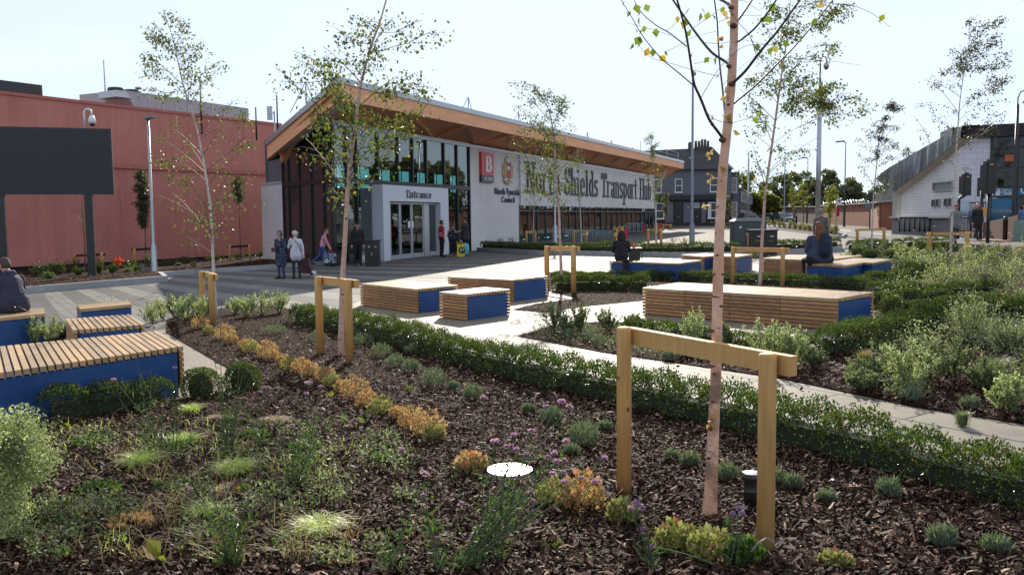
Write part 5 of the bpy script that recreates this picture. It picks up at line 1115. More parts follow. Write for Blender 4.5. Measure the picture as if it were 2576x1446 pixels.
birch('birch left of centre whose crown covers the roof corner', [(857, 897), (859, 800), (862, 696), (868, 604), (872.6, 500), (879, 430), (890, 343), (899, 278), (907, 213), (929, 126), (955, 60), (980, -30), (992, -90)], .040,
      [(140, 100, .5), (170, 180, .5), (250, 10, 1), (230, 190, .6), (330, 100, .9), (280, 60), (420, 60, 1.6), (370, 80, 1.4), (480, 150, 1.5), (460, 80, 1.2), (430, 200, 1.5), (500, 220, 1.5), (300, 190, .7), (380, 300, 1.6), (440, 260, 1.5), (540, 20, .9), (700, 10, .7), (800, 0), (720, 70, .3), (860, 150, 1.5), (900, 200, 1.6), (970, 130, 1.1), (1060, 220, .9), (1050, 290, .6), (980, 230, 1.1), (880, 260, 1.5), (950, 330, 1.5), (920, 420, 1.4), (880, 370, 1.4), (960, 520, 1.1), (930, 480, 1.1), (870, 650, .7), (820, 480, .7), (280, 560, .3), (310, 600, .5), (350, 500, 1.1), (320, 510, .5), (420, 540, 1.2), (390, 390, 1.6), (360, 420), (480, 610, .7), (460, 780, .6), (440, 790, .3), (520, 800, .8), (510, 840, .4), (620, 690, .7), (650, 620, .7), (700, 300, 1.4), (760, 420, 1.5), (800, 350, 1.4), (640, 470), (730, 520), (780, 560, .8), (560, 350, 1.5), (480, 420, 1.4), (530, 500, .9), (600, 300, 1.3), (520, 280, 1.5), (700, 480, .9), (800, 590, .4), (830, 530, .5), (630, 60, .4), (620, 130, .4), (700, -60, 1), (600, -90, 1), (500, -120, .9), (560, -40, 1), (830, -190, 1.1), (900, -110, .9), (760, -150, .9), (1080, -110, .8), (1000, -170, .8), (1090, -90, .7), (630, -170, 1), (580, -190, .8), (980, -40, .4), (420, -20, .6)], 'birch', .046, 17, 'pink', .9, conv=cB)
cC = lambda x, y: (1132.2 + x * .3914, 188.7 + y * .3914)
birch('birch standing in front of the hub lettering', [(1414, 729), (1410, 640), (1406, 521), (1400, 460), (1396, 423), (1392, 326), (1382, 280), (1362, 240), (1342, 216)], .036,
      [(400, 60, .5), (470, 40), (520, 60), (380, 190, .4), (430, 110), (500, 150), (450, 230), (560, 130), (630, 90), (640, 110, .7), (690, 150), (740, 150), (760, 190), (730, 160, 1.2), (800, 310, .5), (700, 240, 1.3), (620, 230, .6), (540, 300, 1.3), (500, 240), (430, 340, .9), (380, 400, .6), (520, 400, 1), (430, 440, .7), (600, 340, 1.5), (680, 330, 1), (760, 400, 1.2), (730, 480), (830, 520, .6), (860, 580, .5), (480, 560), (420, 600, .9), (450, 700, .9), (520, 620), (600, 560, 1.1), (560, 700), (640, 640), (760, 620), (800, 700), (780, 770, .5), (500, 760, .6), (620, 770, .6), (850, 490, .3), (640, 420, 1.5), (700, 420, 1.2), (560, 470), (520, 520), (680, 560), (740, 700), (680, 760, .5)], 'birch', .05, 24, 'pink', .9, conv=cC)
cD = lambda x, y: (1572.5 + x * .3915, 188.7 + y * .3915) if True else None
cE = lambda x, y: (1887 + x * .3045, y * .3045)
E4 = [cD(*q[:2]) + tuple(q[2:]) for q in [(760, 30), (730, 90, .8), (800, 190), (840, 250, .7), (780, 350, .4), (1060, 10, 1.2), (1100, 40, 1.2), (1180, 90, 1.5), (1280, 100, 1.5), (1330, 50), (1260, 160, 1.4), (1300, 180, 1.2), (1260, 220), (1340, 290, .6), (1260, 390, .5), (1120, 130), (1150, 220, .9), (1060, 180, .7), (820, 450, .5), (850, 560, .4), (1030, 420, .5), (1200, 300, .5), (740, 620, .3), (1100, 480, .4), (1230, 480, .3), (1000, 600, .4), (1080, 640, .4), (770, 600, .4), (850, 700, .5), (960, 640, .4)]]
E4 += [cE(*q[:2]) + tuple(q[2:]) for q in [(60, 160), (130, 50), (180, 100, 1.2), (300, 40, .8), (480, 20), (620, 10), (750, 60), (850, 40, .5), (820, 140, .6), (620, 130), (700, 60, .8), (560, 200), (620, 200), (740, 380, .7), (700, 410, .8), (650, 290, .7), (540, 460, .7), (30, 380), (120, 480, 1.2), (60, 600), (30, 680, .9), (380, 540), (480, 620, 1.1), (540, 640, 1.1), (640, 700, 1.4), (760, 690, .8), (840, 760, .5), (930, 800, .7), (1000, 860, .7), (980, 910, .5), (790, 920, .8), (720, 860, 1.4), (600, 800, 1.5), (480, 830), (500, 740, 1.3), (350, 700), (250, 230), (350, 250), (420, 180), (330, 460, .8), (200, 330, .8), (250, 520, .7)]]
birch('slanting birch right of the big trunk, behind the longest bench', [(1911, 722), (1917, 600), (1925, 482), (1942, 365), (1958, 247), (1966, 189), (1978, 110), (1985, 40), (1990, -20)], .04, E4, 'birch', .056, 38, 'pink', 1.0)
cF = lambda x, y: (2012.8 + x * .3479, 251.6 + y * .3479)
birch('slim birch with bent top, left of the tiled building', [(2193, 628), (2194, 565), (2197, 495), (2206, 408), (2211, 338), (2235, 286), (2250, 250)], .035,
      [(680, 10, 1.3), (700, 60, 1.3), (640, 40, 1.3), (670, 20, 1.2), (620, 110, 1.6), (720, 190, .9), (600, 160, 1.6), (600, 200, 1.4), (640, 270, 1.2), (760, 50, .5), (530, 160, .6), (430, 200, .5), (400, 270, .5), (500, 250, .6), (580, 260, 1.5), (700, 320, .9), (690, 300, .6), (780, 350, .9), (810, 375, .8), (720, 420, .5), (640, 400, .9), (560, 330, 1.4), (560, 400), (400, 380, .6), (430, 460, .4), (500, 420, .5), (460, 530, .3), (620, 520, .8), (680, 560, .8), (600, 620, .8), (520, 620, .6), (640, 650, .5)], 'birch_dark', .062, 38, 'white', .9, conv=cF)
birch('bare-branched birch before the tiled building at right', [(2390, 656), (2393, 600), (2395.5, 547), (2401, 460), (2406, 373), (2411, 304), (2414, 259), (2429, 152), (2444, 76)], .04,
      [(1800, 160, .5), (1850, 150, .6), (1940, 170, .7), (2060, 170), (2110, 170, .5), (1990, 210), (2050, 270, .7), (2090, 290, .5), (1900, 290, .7), (1930, 330, 1.2), (1850, 390, .9), (2080, 350, .6), (1980, 360, 1.2), (1780, 390, 1.3), (1660, 410, .5), (1710, 470, 1.3), (1680, 490, .7), (1900, 450, .9), (1790, 540, 1.4), (1750, 530, 1.2), (2150, 440, .6), (2160, 515, .7), (2050, 530, 1.3), (1980, 540, 1.5), (1640, 545, .5), (1570, 590, .7), (1500, 630, .4), (1460, 660, .2), (2020, 600, 1.2), (2180, 640, .5), (2120, 670, .8), (2100, 750, .8), (2060, 690, .6), (1640, 670, .3), (1520, 690, .3), (1480, 840, .3), (1900, 750, .7), (2000, 740, .7), (2100, 830, .4), (1950, 830, .4), (1600, 860, .4), (2060, 900, .4), (1370, 860, .2), (1350, 960, .3), (1500, 940, .4), (1650, 1000, .4), (1900, 930, .6), (1990, 980, .4), (2150, 920, .3), (1540, 1000, .3), (1800, 1110, .3), (2050, 1040, .4), (1900, 1130, .3), (1880, 1330, .2), (1400, 1130, .1)], 'birch_dark', .06, 34, 'white', 1.0, conv=cE)
def auto_ends(cx, y0, y1, w, n, seed, dens=1, shape=1):
    r_ = random.Random(seed); out = []
    for i in range(n):
        t = (i + .5) / n; y = y0 + (y1 - y0) * t; ww = w * (sin(pi * min(1, .12 + t * .9)) ** .7 if shape else 1); out.append((cx + r_.uniform(-1, 1) * ww, y, dens * r_.uniform(.5, 1.4)))
    return out
birch('thin birch near the far end of the hub roof', [(1651, 618), (1650, 560), (1647, 480), (1641, 400), (1636, 340)], .05, auto_ends(1640, 332, 395, 18, 14, 3, 1.2) + auto_ends(1644, 395, 500, 34, 20, 4, .7), 'birch', .06, 20, 'white', .7)
birch('thin leafless-looking birch before the left end of the hub glass', [(1342, 622), (1342, 560), (1344, 500), (1346, 455)], .04, auto_ends(1344, 455, 520, 34, 16, 5, .5), 'birch_dark', .045, 14, 'white', .6)
birch('thin birch between the birch with lettering and the bus gate', [(1463, 620), (1461, 560), (1458, 500), (1455, 420), (1452, 375)], .05, auto_ends(1452, 370, 500, 36, 22, 6, .6), 'birch', .05, 14, 'white', .7)
birch('bushy narrow tree left of the left lamp post', [(366, 672), (366, 600), (362, 500), (352, 425)], .035, auto_ends(357, 421, 560, 19, 44, 7, 2.0, 1), 'birch_dark', .07, 24, 'brown', .4, name='columnar_tree', group='narrow trees by the red wall')
birch('narrow tree with yellowing lower leaves beside the leftmost birch', [(605, 662), (604, 590), (601, 520), (598, 450)], .035, auto_ends(602, 440, 500, 20, 22, 8, 1.5) , 'birch_dark', .065, 20, 'brown', .4, name='columnar_tree', group='narrow trees by the red wall')
birch('bare sapling with a few dry leaves behind the screen post', [(214, 688), (213, 600), (207, 530), (205, 490)], .03, auto_ends(206, 488, 580, 22, 14, 9, .15), 'birch_dark', .05, 10, 'brown', .4, name='sapling', group=None)
for (x, yb, yt, w, l, sd) in ((1675, 576, 483, 12, 'small tree before the left door of the pub', 11), (1832, 575, 490, 13, 'small tree before the right window of the pub', 12)):
    birch(l, [(x, yb), (x, (yb + yt) / 2), (x, yt + 4)], .06, auto_ends(x, yt, yb - 35, w, 22, sd, 1.0), 'far', .13, 22, 'brown', .6, name='young_tree', group='young trees in front of the pub')
for (x, yb, yt, w, l, sd, Y) in ((1996, 555, 470, 15, 'leftmost of the slim yellow-green trees on the shrub island', 13, 0), (2021, 556, 455, 19, 'middle slim yellow-green tree on the shrub island', 14, 0), (2088, 574, 462, 20, 'slim young tree right of the thick grey mast', 15, 0)):
    birch(l, [(x, yb + 18), (x, (yb + yt) / 2), (x, yt + 4)], .045, auto_ends(x, yt, yb - 35, w, 26, sd, 1.2), 'birch_y', .075, 22, 'brown', .6, name='young_tree', group='slim trees on the road island')

# ---- nearest birch, branch by branch ----
nb_ = gp(1785, 1312); NY = nb_.y
big = thing('birch_tree', 'nearest birch with thick pinkish trunk running out of the top of the picture', 'tree', nb_, 'young birch trees')
TP = [(1783, 1330), (1785, 1300), (1790, 1199), (1796, 1053), (1801, 943), (1803, 850), (1806, 713), (1810, 580), (1819, 424), (1831, 306), (1840, 209), (1846, 104), (1847.6, 0), (1850, -120), (1852, -260)]
HW = [24, 19, 16, 14.2, 13.3, 12.8, 13.8, 12, 11.8, 11, 10.8, 10.2, 9.5, 8, 6]
P = [at(x, y, NY) for x, y in TP]; Q = []; rq = []
for i in range(len(P) - 1):
    for k in range(5):
        t = k / 5; Q.append(lerp(P[i], P[i + 1], t)); rq.append((HW[i] * (1 - t) + HW[i + 1] * t) / FP * NY * (1 + .03 * sin(i * 5 + k * 1.7)))
def nearbark():
    m, nt, b, L = newmat('near_birch_bark'); p = posn(nt)
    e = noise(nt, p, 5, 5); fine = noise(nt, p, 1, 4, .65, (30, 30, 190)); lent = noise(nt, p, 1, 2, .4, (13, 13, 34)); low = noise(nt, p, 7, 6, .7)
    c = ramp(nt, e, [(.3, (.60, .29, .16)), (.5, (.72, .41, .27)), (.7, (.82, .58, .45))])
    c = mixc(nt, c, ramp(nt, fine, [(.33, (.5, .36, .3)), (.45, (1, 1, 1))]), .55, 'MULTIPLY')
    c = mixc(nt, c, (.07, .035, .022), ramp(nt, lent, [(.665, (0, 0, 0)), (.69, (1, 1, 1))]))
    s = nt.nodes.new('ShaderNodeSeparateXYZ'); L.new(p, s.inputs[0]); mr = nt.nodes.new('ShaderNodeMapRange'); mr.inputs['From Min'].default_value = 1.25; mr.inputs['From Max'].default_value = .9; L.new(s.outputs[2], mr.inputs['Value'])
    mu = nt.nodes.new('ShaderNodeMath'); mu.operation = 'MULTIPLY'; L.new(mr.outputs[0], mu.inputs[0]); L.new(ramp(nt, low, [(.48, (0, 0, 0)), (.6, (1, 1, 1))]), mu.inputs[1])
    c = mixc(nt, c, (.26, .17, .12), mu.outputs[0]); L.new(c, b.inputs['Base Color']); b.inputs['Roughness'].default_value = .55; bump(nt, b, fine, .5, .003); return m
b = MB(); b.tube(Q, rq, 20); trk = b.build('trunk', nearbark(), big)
cN = lambda x, y: (1509.6 + x * .261, y * .261)
br = MB()
def brn(pts, w0, w1, dz=0, n=7, conv=cN):
    P_ = [at(*conv(*p), NY + dz * i / max(1, len(pts) - 1)) for i, p in enumerate(pts)]; Q_ = []
    for i in range(len(P_) - 1):
        for k in range(3): Q_.append(lerp(P_[i], P_[i + 1], k / 3))
    Q_.append(P_[-1]); S = Q_[:]
    for i in range(1, len(Q_) - 1): S[i] = (Q_[i - 1] + Q_[i] * 2 + Q_[i + 1]) / 4
    br.tube(S, [(w0 + (w1 - w0) * i / len(S)) * .261 / FP * NY for i in range(len(S))], n, False)
for a in (([(1185, 1345), (1160, 1300), (1050, 1160), (970, 950), (905, 820), (880, 650), (830, 320), (780, 130), (730, -40)], 15, 8, -.3), ([(905, 830), (740, 690), (600, 580), (470, 430), (390, 320), (300, 160), (180, -30)], 6, 3, -.2), ([(835, 450), (650, 305), (570, 270), (440, 170), (370, 90), (310, -30)], 6, 3, .2),
          ([(1245, 630), (1215, 600), (1080, 520), (950, 360), (830, 190), (680, -30)], 15, 9, .3), ([(1203, 1100), (1195, 1000), (1180, 850), (1155, 650), (1140, 450), (1130, 200), (1098, -20)], 10, 7, .5), ([(1265, 815), (1300, 785), (1400, 690), (1520, 530), (1600, 430), (1700, 320), (1820, 150), (1960, -40)], 15, 8, -.3),
          ([(1290, 1000), (1330, 965), (1500, 830), (1690, 635), (1850, 480), (2050, 250), (2260, -20)], 10, 7, .3), ([(1290, 265), (1310, 225), (1400, 100), (1480, -20)], 14, 10, .4), ([(1335, 402), (1380, 370), (1480, 290), (1600, 150), (1720, -30)], 10, 7, -.4), ([(1280, 75), (1250, 50), (1200, 20), (1100, -30)], 15, 11, .2),
          ([(970, 950), (1060, 790), (1160, 640), (1330, 480), (1410, 440), (1520, 430), (1700, 440)], 3.2, 2, -.1), ([(1035, 1095), (1100, 1150), (1180, 1180), (1280, 1185), (1440, 1140), (1550, 1110)], 3, 2, -.12), ([(1505, 530), (1440, 330), (1330, 220), (1250, 100), (1210, 30)], 3, 2, -.15), ([(840, 315), (1000, 200), (1130, 110), (1270, 0)], 3, 2, -.1), ([(1150, 740), (900, 680), (640, 600), (500, 570), (400, 480), (350, 405)], 2.6, 1.6, -.1),
          ([(680, 345), (520, 290), (440, 270), (330, 240), (260, 230)], 2.2, 1.4, 0), ([(645, 300), (710, 250), (760, 180), (850, 120)], 2.2, 1.5, 0), ([(905, 620), (980, 600), (1040, 575), (1100, 560)], 2.2, 1.4, 0), ([(640, 500), (780, 430), (900, 350), (1120, 305)], 2.2, 1.5, 0), ([(1180, 830), (1230, 770), (1310, 690), (1400, 610), (1510, 530)], 2.4, 1.6, .1), ([(1010, 415), (1140, 425), (1260, 405), (1380, 385), (1500, 410), (1640, 430)], 2.4, 1.6, .1), ([(1140, 215), (1250, 175), (1400, 148), (1560, 155)], 2.4, 1.5, .1), ([(1280, 0), (1400, 12), (1480, 70), (1560, 120)], 2.2, 1.5, .1)): brn(*a)
for a in (([(700, 40), (850, 45), (1000, 105), (1165, 230)], 3, 1.2, 0), ([(270, 470), (400, 488), (560, 500), (700, 510), (800, 525), (930, 542)], 2.6, 1, 0), ([(0, 305), (40, 380), (60, 450), (110, 500)], 2.4, 1.4, 0), ([(430, 15), (560, 10), (700, 30), (850, 45)], 2.6, 2, 0)): brn(*a, conv=cE)
br.build('branches', Bk['twig'], big)
scm = plain('bark_scar', (.10, .05, .035), .8)
for x, y, s in ((1240, 640, 24), (1270, 812, 32), (1285, 250, 34), (1238, 1010, 15), (1180, 1350, 34), (1262, 75, 26)):
    q = at(*cN(x, y), NY - .022); b = MB(); b.ball(q, s * .261 / FP * NY, 10, 6, (1.1, .7, .8)); b.build('branch_scar', scm, trk)
for fx, fy, s in ((1786, 832, 7), (1806, 642, 4), (1793, 560, 5), (1784, 1152, 6), (1790, 1078, 7), (1794, 1120, 6), (1798, 1010, 6), (1805, 1205, 0), (1790, 1204, 6), (1800, 940, 5), (1812, 770, 5), (1817, 690, 4)):
    q = at(fx, fy, NY - .024)
    if s: b = MB(); b.ball(q, s / FP * NY, 10, 6, (1.6, .5, .7)); b.build('branch_scar', scm, trk)
pbm = leafmat('peeling_bark', [(0, (.30, .15, .06)), (1, (.55, .36, .2))], .6, .3)
for fx, fy in ((1781, 392), (1788, 300), (1785, 450), (1775, 521), (1822, 423), (1790, 1054), (1789, 1080), (1820, 110), (1836, 45), (1828, 240), (1832, 305)):
    q = at(fx, fy, NY - .03); pk = [q + Vector((rng.normal(0, .006), 0, rng.normal(0, .01))) for _ in range(4)]; b = MB(); b.arr(*leaves(np.array(pk), .035, .8, None, 1, .3)); b.build('peeling_bark', pbm, trk)
lp = [(240, 30), (340, 60), (435, 60), (385, 120), (380, 185), (425, 265), (340, 290), (540, 290), (388, 370), (360, 390), (415, 410), (325, 435), (470, 480), (508, 490), (625, 505), (745, 175), (870, 98), (975, 95), (970, 140), (1048, 135), (1083, 165), (815, 205), (880, 315), (893, 523), (1120, 565), (1050, 572), (885, 685), (1160, 720), (1240, 1190), (1280, 1280), (1470, 1155), (1545, 1105), (1515, 437), (1585, 185), (1665, 470), (1205, 90), (300, 130), (400, 300), (565, 560)]
b = MB(); LV = [at(*cN(x, y - 20), NY + rng.uniform(-.15, .15)) for x, y in lp] + [at(*cE(x, y - 18), NY + rng.uniform(-.1, .2)) for x, y in ((1110, 138), (1045, 182), (280, 350), (190, 400), (280, 925), (85, 945), (20, 990), (610, 45), (740, 60), (550, 165), (690, 155), (660, 235), (430, 305), (120, 160), (210, 50), (150, 120))]
ax = np.array([(rng.normal(0, .6), .3, -.8) for _ in LV]); V_, F_ = leaves(np.array(LV), .045, .85, ax, .2, .1, .25); b.arr(V_, F_)
b.build('leaves', Lf['birch_y'], big)

# ---------------- distant trees ----------------
def tree(label, x, yb, yt, w, Y, leaf='far', seed=1, n=2600, name='street_tree', group='trees along the road behind the wall', ls=.5):
    r_ = np.random.default_rng(seed); a = at(x, yb, Y); top = at(x, yt, Y).z; W = w / FP * Y; g0 = .3
    t = thing(name, label, 'tree', (a.x, Y, g0), group); H = top - g0
    b = MB(); b.tube([(a.x, Y, g0 - .2), (a.x + .2, Y, g0 + H * .35), (a.x + .1, Y, g0 + H * .7)], [H * .035, H * .026, H * .012], 7)
    for k in range(7): th = k * 2.4; b.tube([(a.x + .1, Y, g0 + H * (.25 + .05 * k)), (a.x + W * .5 * cos(th), Y + W * .5 * sin(th), g0 + H * (.5 + .05 * k))], [H * .014, H * .005], 5)
    b.build('trunk', Bk['trunkdark'], t)
    K = 22; cs = r_.uniform(-1, 1, (K, 3)); cs *= np.array([W * .8, W * .8, H * .34]); cs += np.array([a.x, Y, g0 + H * .6]); rad = r_.uniform(.18, .4, K) * W
    zf = 1 - np.abs((cs[:, 2] - (g0 + H * .55)) / (H * .5)) ** 2 * .55; cs[:, 0] = a.x + (cs[:, 0] - a.x) * zf; cs[:, 1] = Y + (cs[:, 1] - Y) * zf
    i = r_.integers(0, K, n); d = r_.normal(size=(n, 3)); d /= np.linalg.norm(d, axis=1)[:, None]; Pn = cs[i] + d * (rad[i] * r_.uniform(.55, 1.08, n) ** .5)[:, None] * np.array([1, 1, .8])
    Pn[:, 2] = np.minimum(Pn[:, 2], top); b = MB(); b.arr(*leaves(Pn, ls, .8, None, 1, .2)); b.build('crown', Lf[leaf], t)
    return t
TR = [(1880, 545, 432, 30, 215, 'pale-crowned tree rising behind the terraced houses', 'birch_y'), (1925, 545, 452, 32, 210, 'bushy tree right of the terraced houses', 'far'), (1965, 545, 436, 34, 205, 'wide dark tree behind the slanting birch', 'far'), (2010, 545, 428, 32, 200, 'dark tree left of the thick grey mast', 'far'), (2050, 545, 446, 28, 190, 'low dark tree right behind the thick grey mast', 'far'), (2082, 545, 428, 34, 185, 'tall round-topped tree right of the grey mast', 'far'), (2120, 545, 432, 32, 180, 'broad dark tree behind the tallest black street lamp', 'far'), (2152, 545, 462, 26, 178, 'lower tree sloping down to the gap in the tree line', 'far'), (2186, 545, 495, 20, 175, 'small bright tree by the round sign', 'birch_y'), (2215, 540, 464, 24, 110, 'tree close to the left end of the tiled building', 'far'), (2245, 540, 440, 18, 120, 'dark tree just behind the zinc roof', 'far'), (1905, 545, 486, 22, 170, 'yellow-green tree over the parked cars', 'birch_y'), (1942, 545, 490, 20, 165, 'yellowing tree over the far cars', 'birch_y')]
for k, (x, yb, yt, w, Y, l, lf) in enumerate(TR): tree(l, x, yb, yt, w, Y, lf, 40 + k, 2600, ls=.55 if Y > 150 else .4)

# ---------------- box hedges ----------------
def hedge(label, L, h, w, dens=2300, bump_=.34, leaf='box', size=.022, inner=None, name='box_hedge', off=0, jag=1.):
    """L: px of the front foot line; clipped mounds of box planted in a row"""
    P_ = [gp(*p) if not isinstance(p, Vector) else p for p in L]; Ls = [0]
    for a, b_ in zip(P_, P_[1:]): Ls.append(Ls[-1] + (b_ - a).length)
    tot = Ls[-1]
    def pos(s):
        for i in range(len(P_) - 1):
            if s <= Ls[i + 1] or i == len(P_) - 2:
                d = (P_[i + 1] - P_[i]).normalized(); nn = Vector((-d.y, d.x, 0)); nn = nn if nn.y > 0 else -nn
                return P_[i] + d * (s - Ls[i]), nn
    n = max(60, int(tot * (2 * h + w) * dens)); rr = random.Random(int(tot * 100)); nb = max(1, round(tot / bump_)); bh = [rr.uniform(.86, 1.1) for _ in range(nb + 1)]; bo = [rr.uniform(-.04, .04) for _ in range(nb + 1)]
    pts = []; ax = []
    core = MB(); m = max(2, nb * 3)
    for k in range(m):
        s0_, s1_ = .12 + (tot - .24) * k / m, .12 + (tot - .24) * (k + 1) / m; a, nn = pos(s0_); c, n2 = pos(s1_); z0 = G(a.x) + off
        hh = h * .55 * bh[min(nb, int(s0_ / tot * nb))]; core.hexa([a + nn * w * .25 + Vector((0, 0, z0 - a.z)), c + n2 * w * .25, c + n2 * w * .75, a + nn * w * .75, a + nn * w * .3 + Vector((0, 0, hh + off)), c + n2 * w * .3 + Vector((0, 0, hh + off)), c + n2 * w * .7 + Vector((0, 0, hh + off)), a + nn * w * .7 + Vector((0, 0, hh + off))])
    for _ in range(n):
        s = rr.uniform(0, tot); a, nn = pos(s); k = min(nb - 1, int(s / tot * nb)); u = (s / tot * nb - k) * 2 - 1; env = (1 - abs(u) ** 3 * (.42 if tot > 1.2 else .6))
        H = h * bh[k] * (1 - abs(u) ** 3 * (.26 if tot > 1.2 else .42) * jag); W = w / 2 * env * 1.02; th = rr.uniform(-.12, pi + .12); ct, st = cos(th), sin(th)
        ex = abs(ct) ** .5 * (1 if ct > 0 else -1); ez = max(0, st) ** .45 if st > 0 else 0
        rad = rr.uniform(.82, 1.05) if rr.random() < .85 else rr.uniform(1.0, 1.16)
        zz_ = H * ez * rad if abs(ct) < .93 else rr.uniform(.0, H * .8)
        p = a + nn * (w / 2 + bo[k] + ex * W * rad); pts.append((p.x, p.y, G(p.x) + off + max(.01, zz_))); v = nn * ct * .6; ax.append((v.x, v.y, .35 + max(0, st)))
    if name == 'box_bush':
        pts = []; ax = []; core = MB(); c0, nn = pos(tot / 2); dd_ = (P_[-1] - P_[0]).normalized(); K = max(1, round(tot / .5))
        for j in range(K):
            cj = P_[0] + dd_ * (tot * (j + .5) / K) + nn * w / 2; rx, ry, hh = tot / K * .6 * rr.uniform(.9, 1.1), w * .56, h * rr.uniform(.9, 1.12); core.ball((cj.x, cj.y, G(cj.x) + hh * .4), 1, 10, 6, (rx * .6, ry * .6, hh * .5))
            for _ in range(int(n * 1.3 / K)):
                z = rr.uniform(.02, 1) ** .8; ph = rr.uniform(0, 2 * pi); r_ = (1 - z ** 3.5) ** .5 * (.82 + .18 * sin(pi * z)) * (rr.uniform(.8, 1.04) if z < .97 else rr.random()); r_ *= 1 + .08 * sin(3 * ph + j)
                if z > .85: r_ = rr.random() ** .5 * (1 - z ** 3.5) ** .3
                pts.append((cj.x + rx * r_ * cos(ph), cj.y + ry * r_ * sin(ph), G(cj.x) + hh * z)); ax.append((cos(ph) * .5, sin(ph) * .5, .3 + z))
    org = pos(tot / 2)[0]; t = thing(name, label, 'hedge', (org.x, org.y, G(org.x)), 'clipped box hedges')
    core.build('twig_core', plain('hedge_core', (.02, .028, .012), .9), t); b = MB(); b.arr(*leaves(np.array(pts), size, .62, np.array(ax), .8, .2)); b.build('foliage', Lf[leaf], t); return t
hedge('long low box hedge running from centre left to the bottom right along the slab path', [(722, 812), (830, 838), (929, 862), (1137.7, 925), (1312, 972), (1520, 1020), (1640, 1053), (1760, 1084), (1956, 1140), (2183, 1199), (2402, 1265), (2590, 1315), (2700, 1345)], .34, .40, 4600, .42, size=.0215)
hedge('box hedge in front of the large near bench at left', [(112, 1078), (330, 1042), (448, 1018)], .30, .38, 3000, .4, size=.024)
hedge('round box bush at the right end of the left hedge', [(452, 1016), (536, 1012)], .30, .38, 6000, .5, size=.020, name='box_bush')
hedge('rounded box bush by the beige corner, behind tall stems', [(552, 992), (625, 992)], .30, .38, 6000, .5, size=.020, name='box_bush')
hedge('front row of the double box hedge behind the longest bench', [(1385, 735), (1520, 733), (1625, 735)], .36, .45, 3400, .5, size=.03)
hedge('rear row of the double box hedge behind the longest bench', [(1382, 708), (1540, 706), (1700, 708), (1846, 714), (2000, 722), (2165, 731)], .24, .55, 3000, .5, size=.03)
hedge('far box hedge on the granite kerb, left part in shadow', [(1206, 631), (1352, 639), (1440, 641.5)], .32, .5, 900, .45, size=.045, off=.17)
hedge('far box hedge on the granite kerb, middle sunlit part', [(1442, 641.5), (1541, 643.5), (1712, 647), (1858, 645.5)], .38, .5, 1000, .5, size=.045, off=.17)
hedge('far box hedge right of the litter bins', [(1958, 641), (1990, 639), (2118, 632)], .36, .5, 1000, .5, size=.045, off=.17)
hedge('low box hedge at the right of the stake frame by the road', [(2150, 629), (2240, 622), (2400, 621)], .36, .5, 700, .5, size=.05)
hedge('box hedge curving from the resin corner up to the right', [(2095, 905), (2170, 896), (2240, 872), (2310, 846), (2400, 832)], .34, .42, 3600, .5, size=.026)
hedge('box hedge piece in front of the long bench near its right end', [(1860, 890), (1985, 905), (2070, 912)], .26, .4, 3600, .45, size=.026)
hedge('low box hedge along the front of the longest bench, left part', [(1560, 836), (1700, 858), (1850, 884)], .2, .4, 3600, .45, size=.026)
for i, (l, L, h) in enumerate((('round box bush right of the longest bench end', [(2212, 812), (2290, 812)], .36), ('second round box bush right of the longest bench', [(2304, 815), (2375, 812)], .34), ('box bush behind the two round ones, farther right', [(2380, 800), (2460, 795)], .33),
        ('clipped box row beginning at the blue end bench', [(2165, 722), (2240, 716), (2300, 706)], .27), ('short box row rising to the tall box block', [(2170, 745), (2260, 752), (2330, 746)], .26), ('tall clipped box block left of the pale shrubs', [(2290, 705), (2380, 698)], .42),
        ('second box row behind the round bushes', [(2200, 775), (2300, 778), (2400, 772)], .28), ('third box row right of centre in the right bed', [(2340, 752), (2440, 748), (2530, 745)], .27), ('box row near the right picture edge', [(2440, 800), (2576, 812), (2660, 815)], .34), ('far box clump beside the staked slim birch', [(2130, 650), (2200, 652)], .32), ('far box clump left of the bare birch stakes', [(2230, 655), (2320, 652)], .3), ('far box clump right of the bare birch stakes', [(2440, 650), (2520, 655)], .32), ('far box clump near the traffic light foot', [(2290, 628), (2390, 634)], .3))):
    hedge(l, L, h, .42, 3000, .42, size=.028, name='box_bush' if 'bush' in l or 'clump' in l else 'box_hedge')

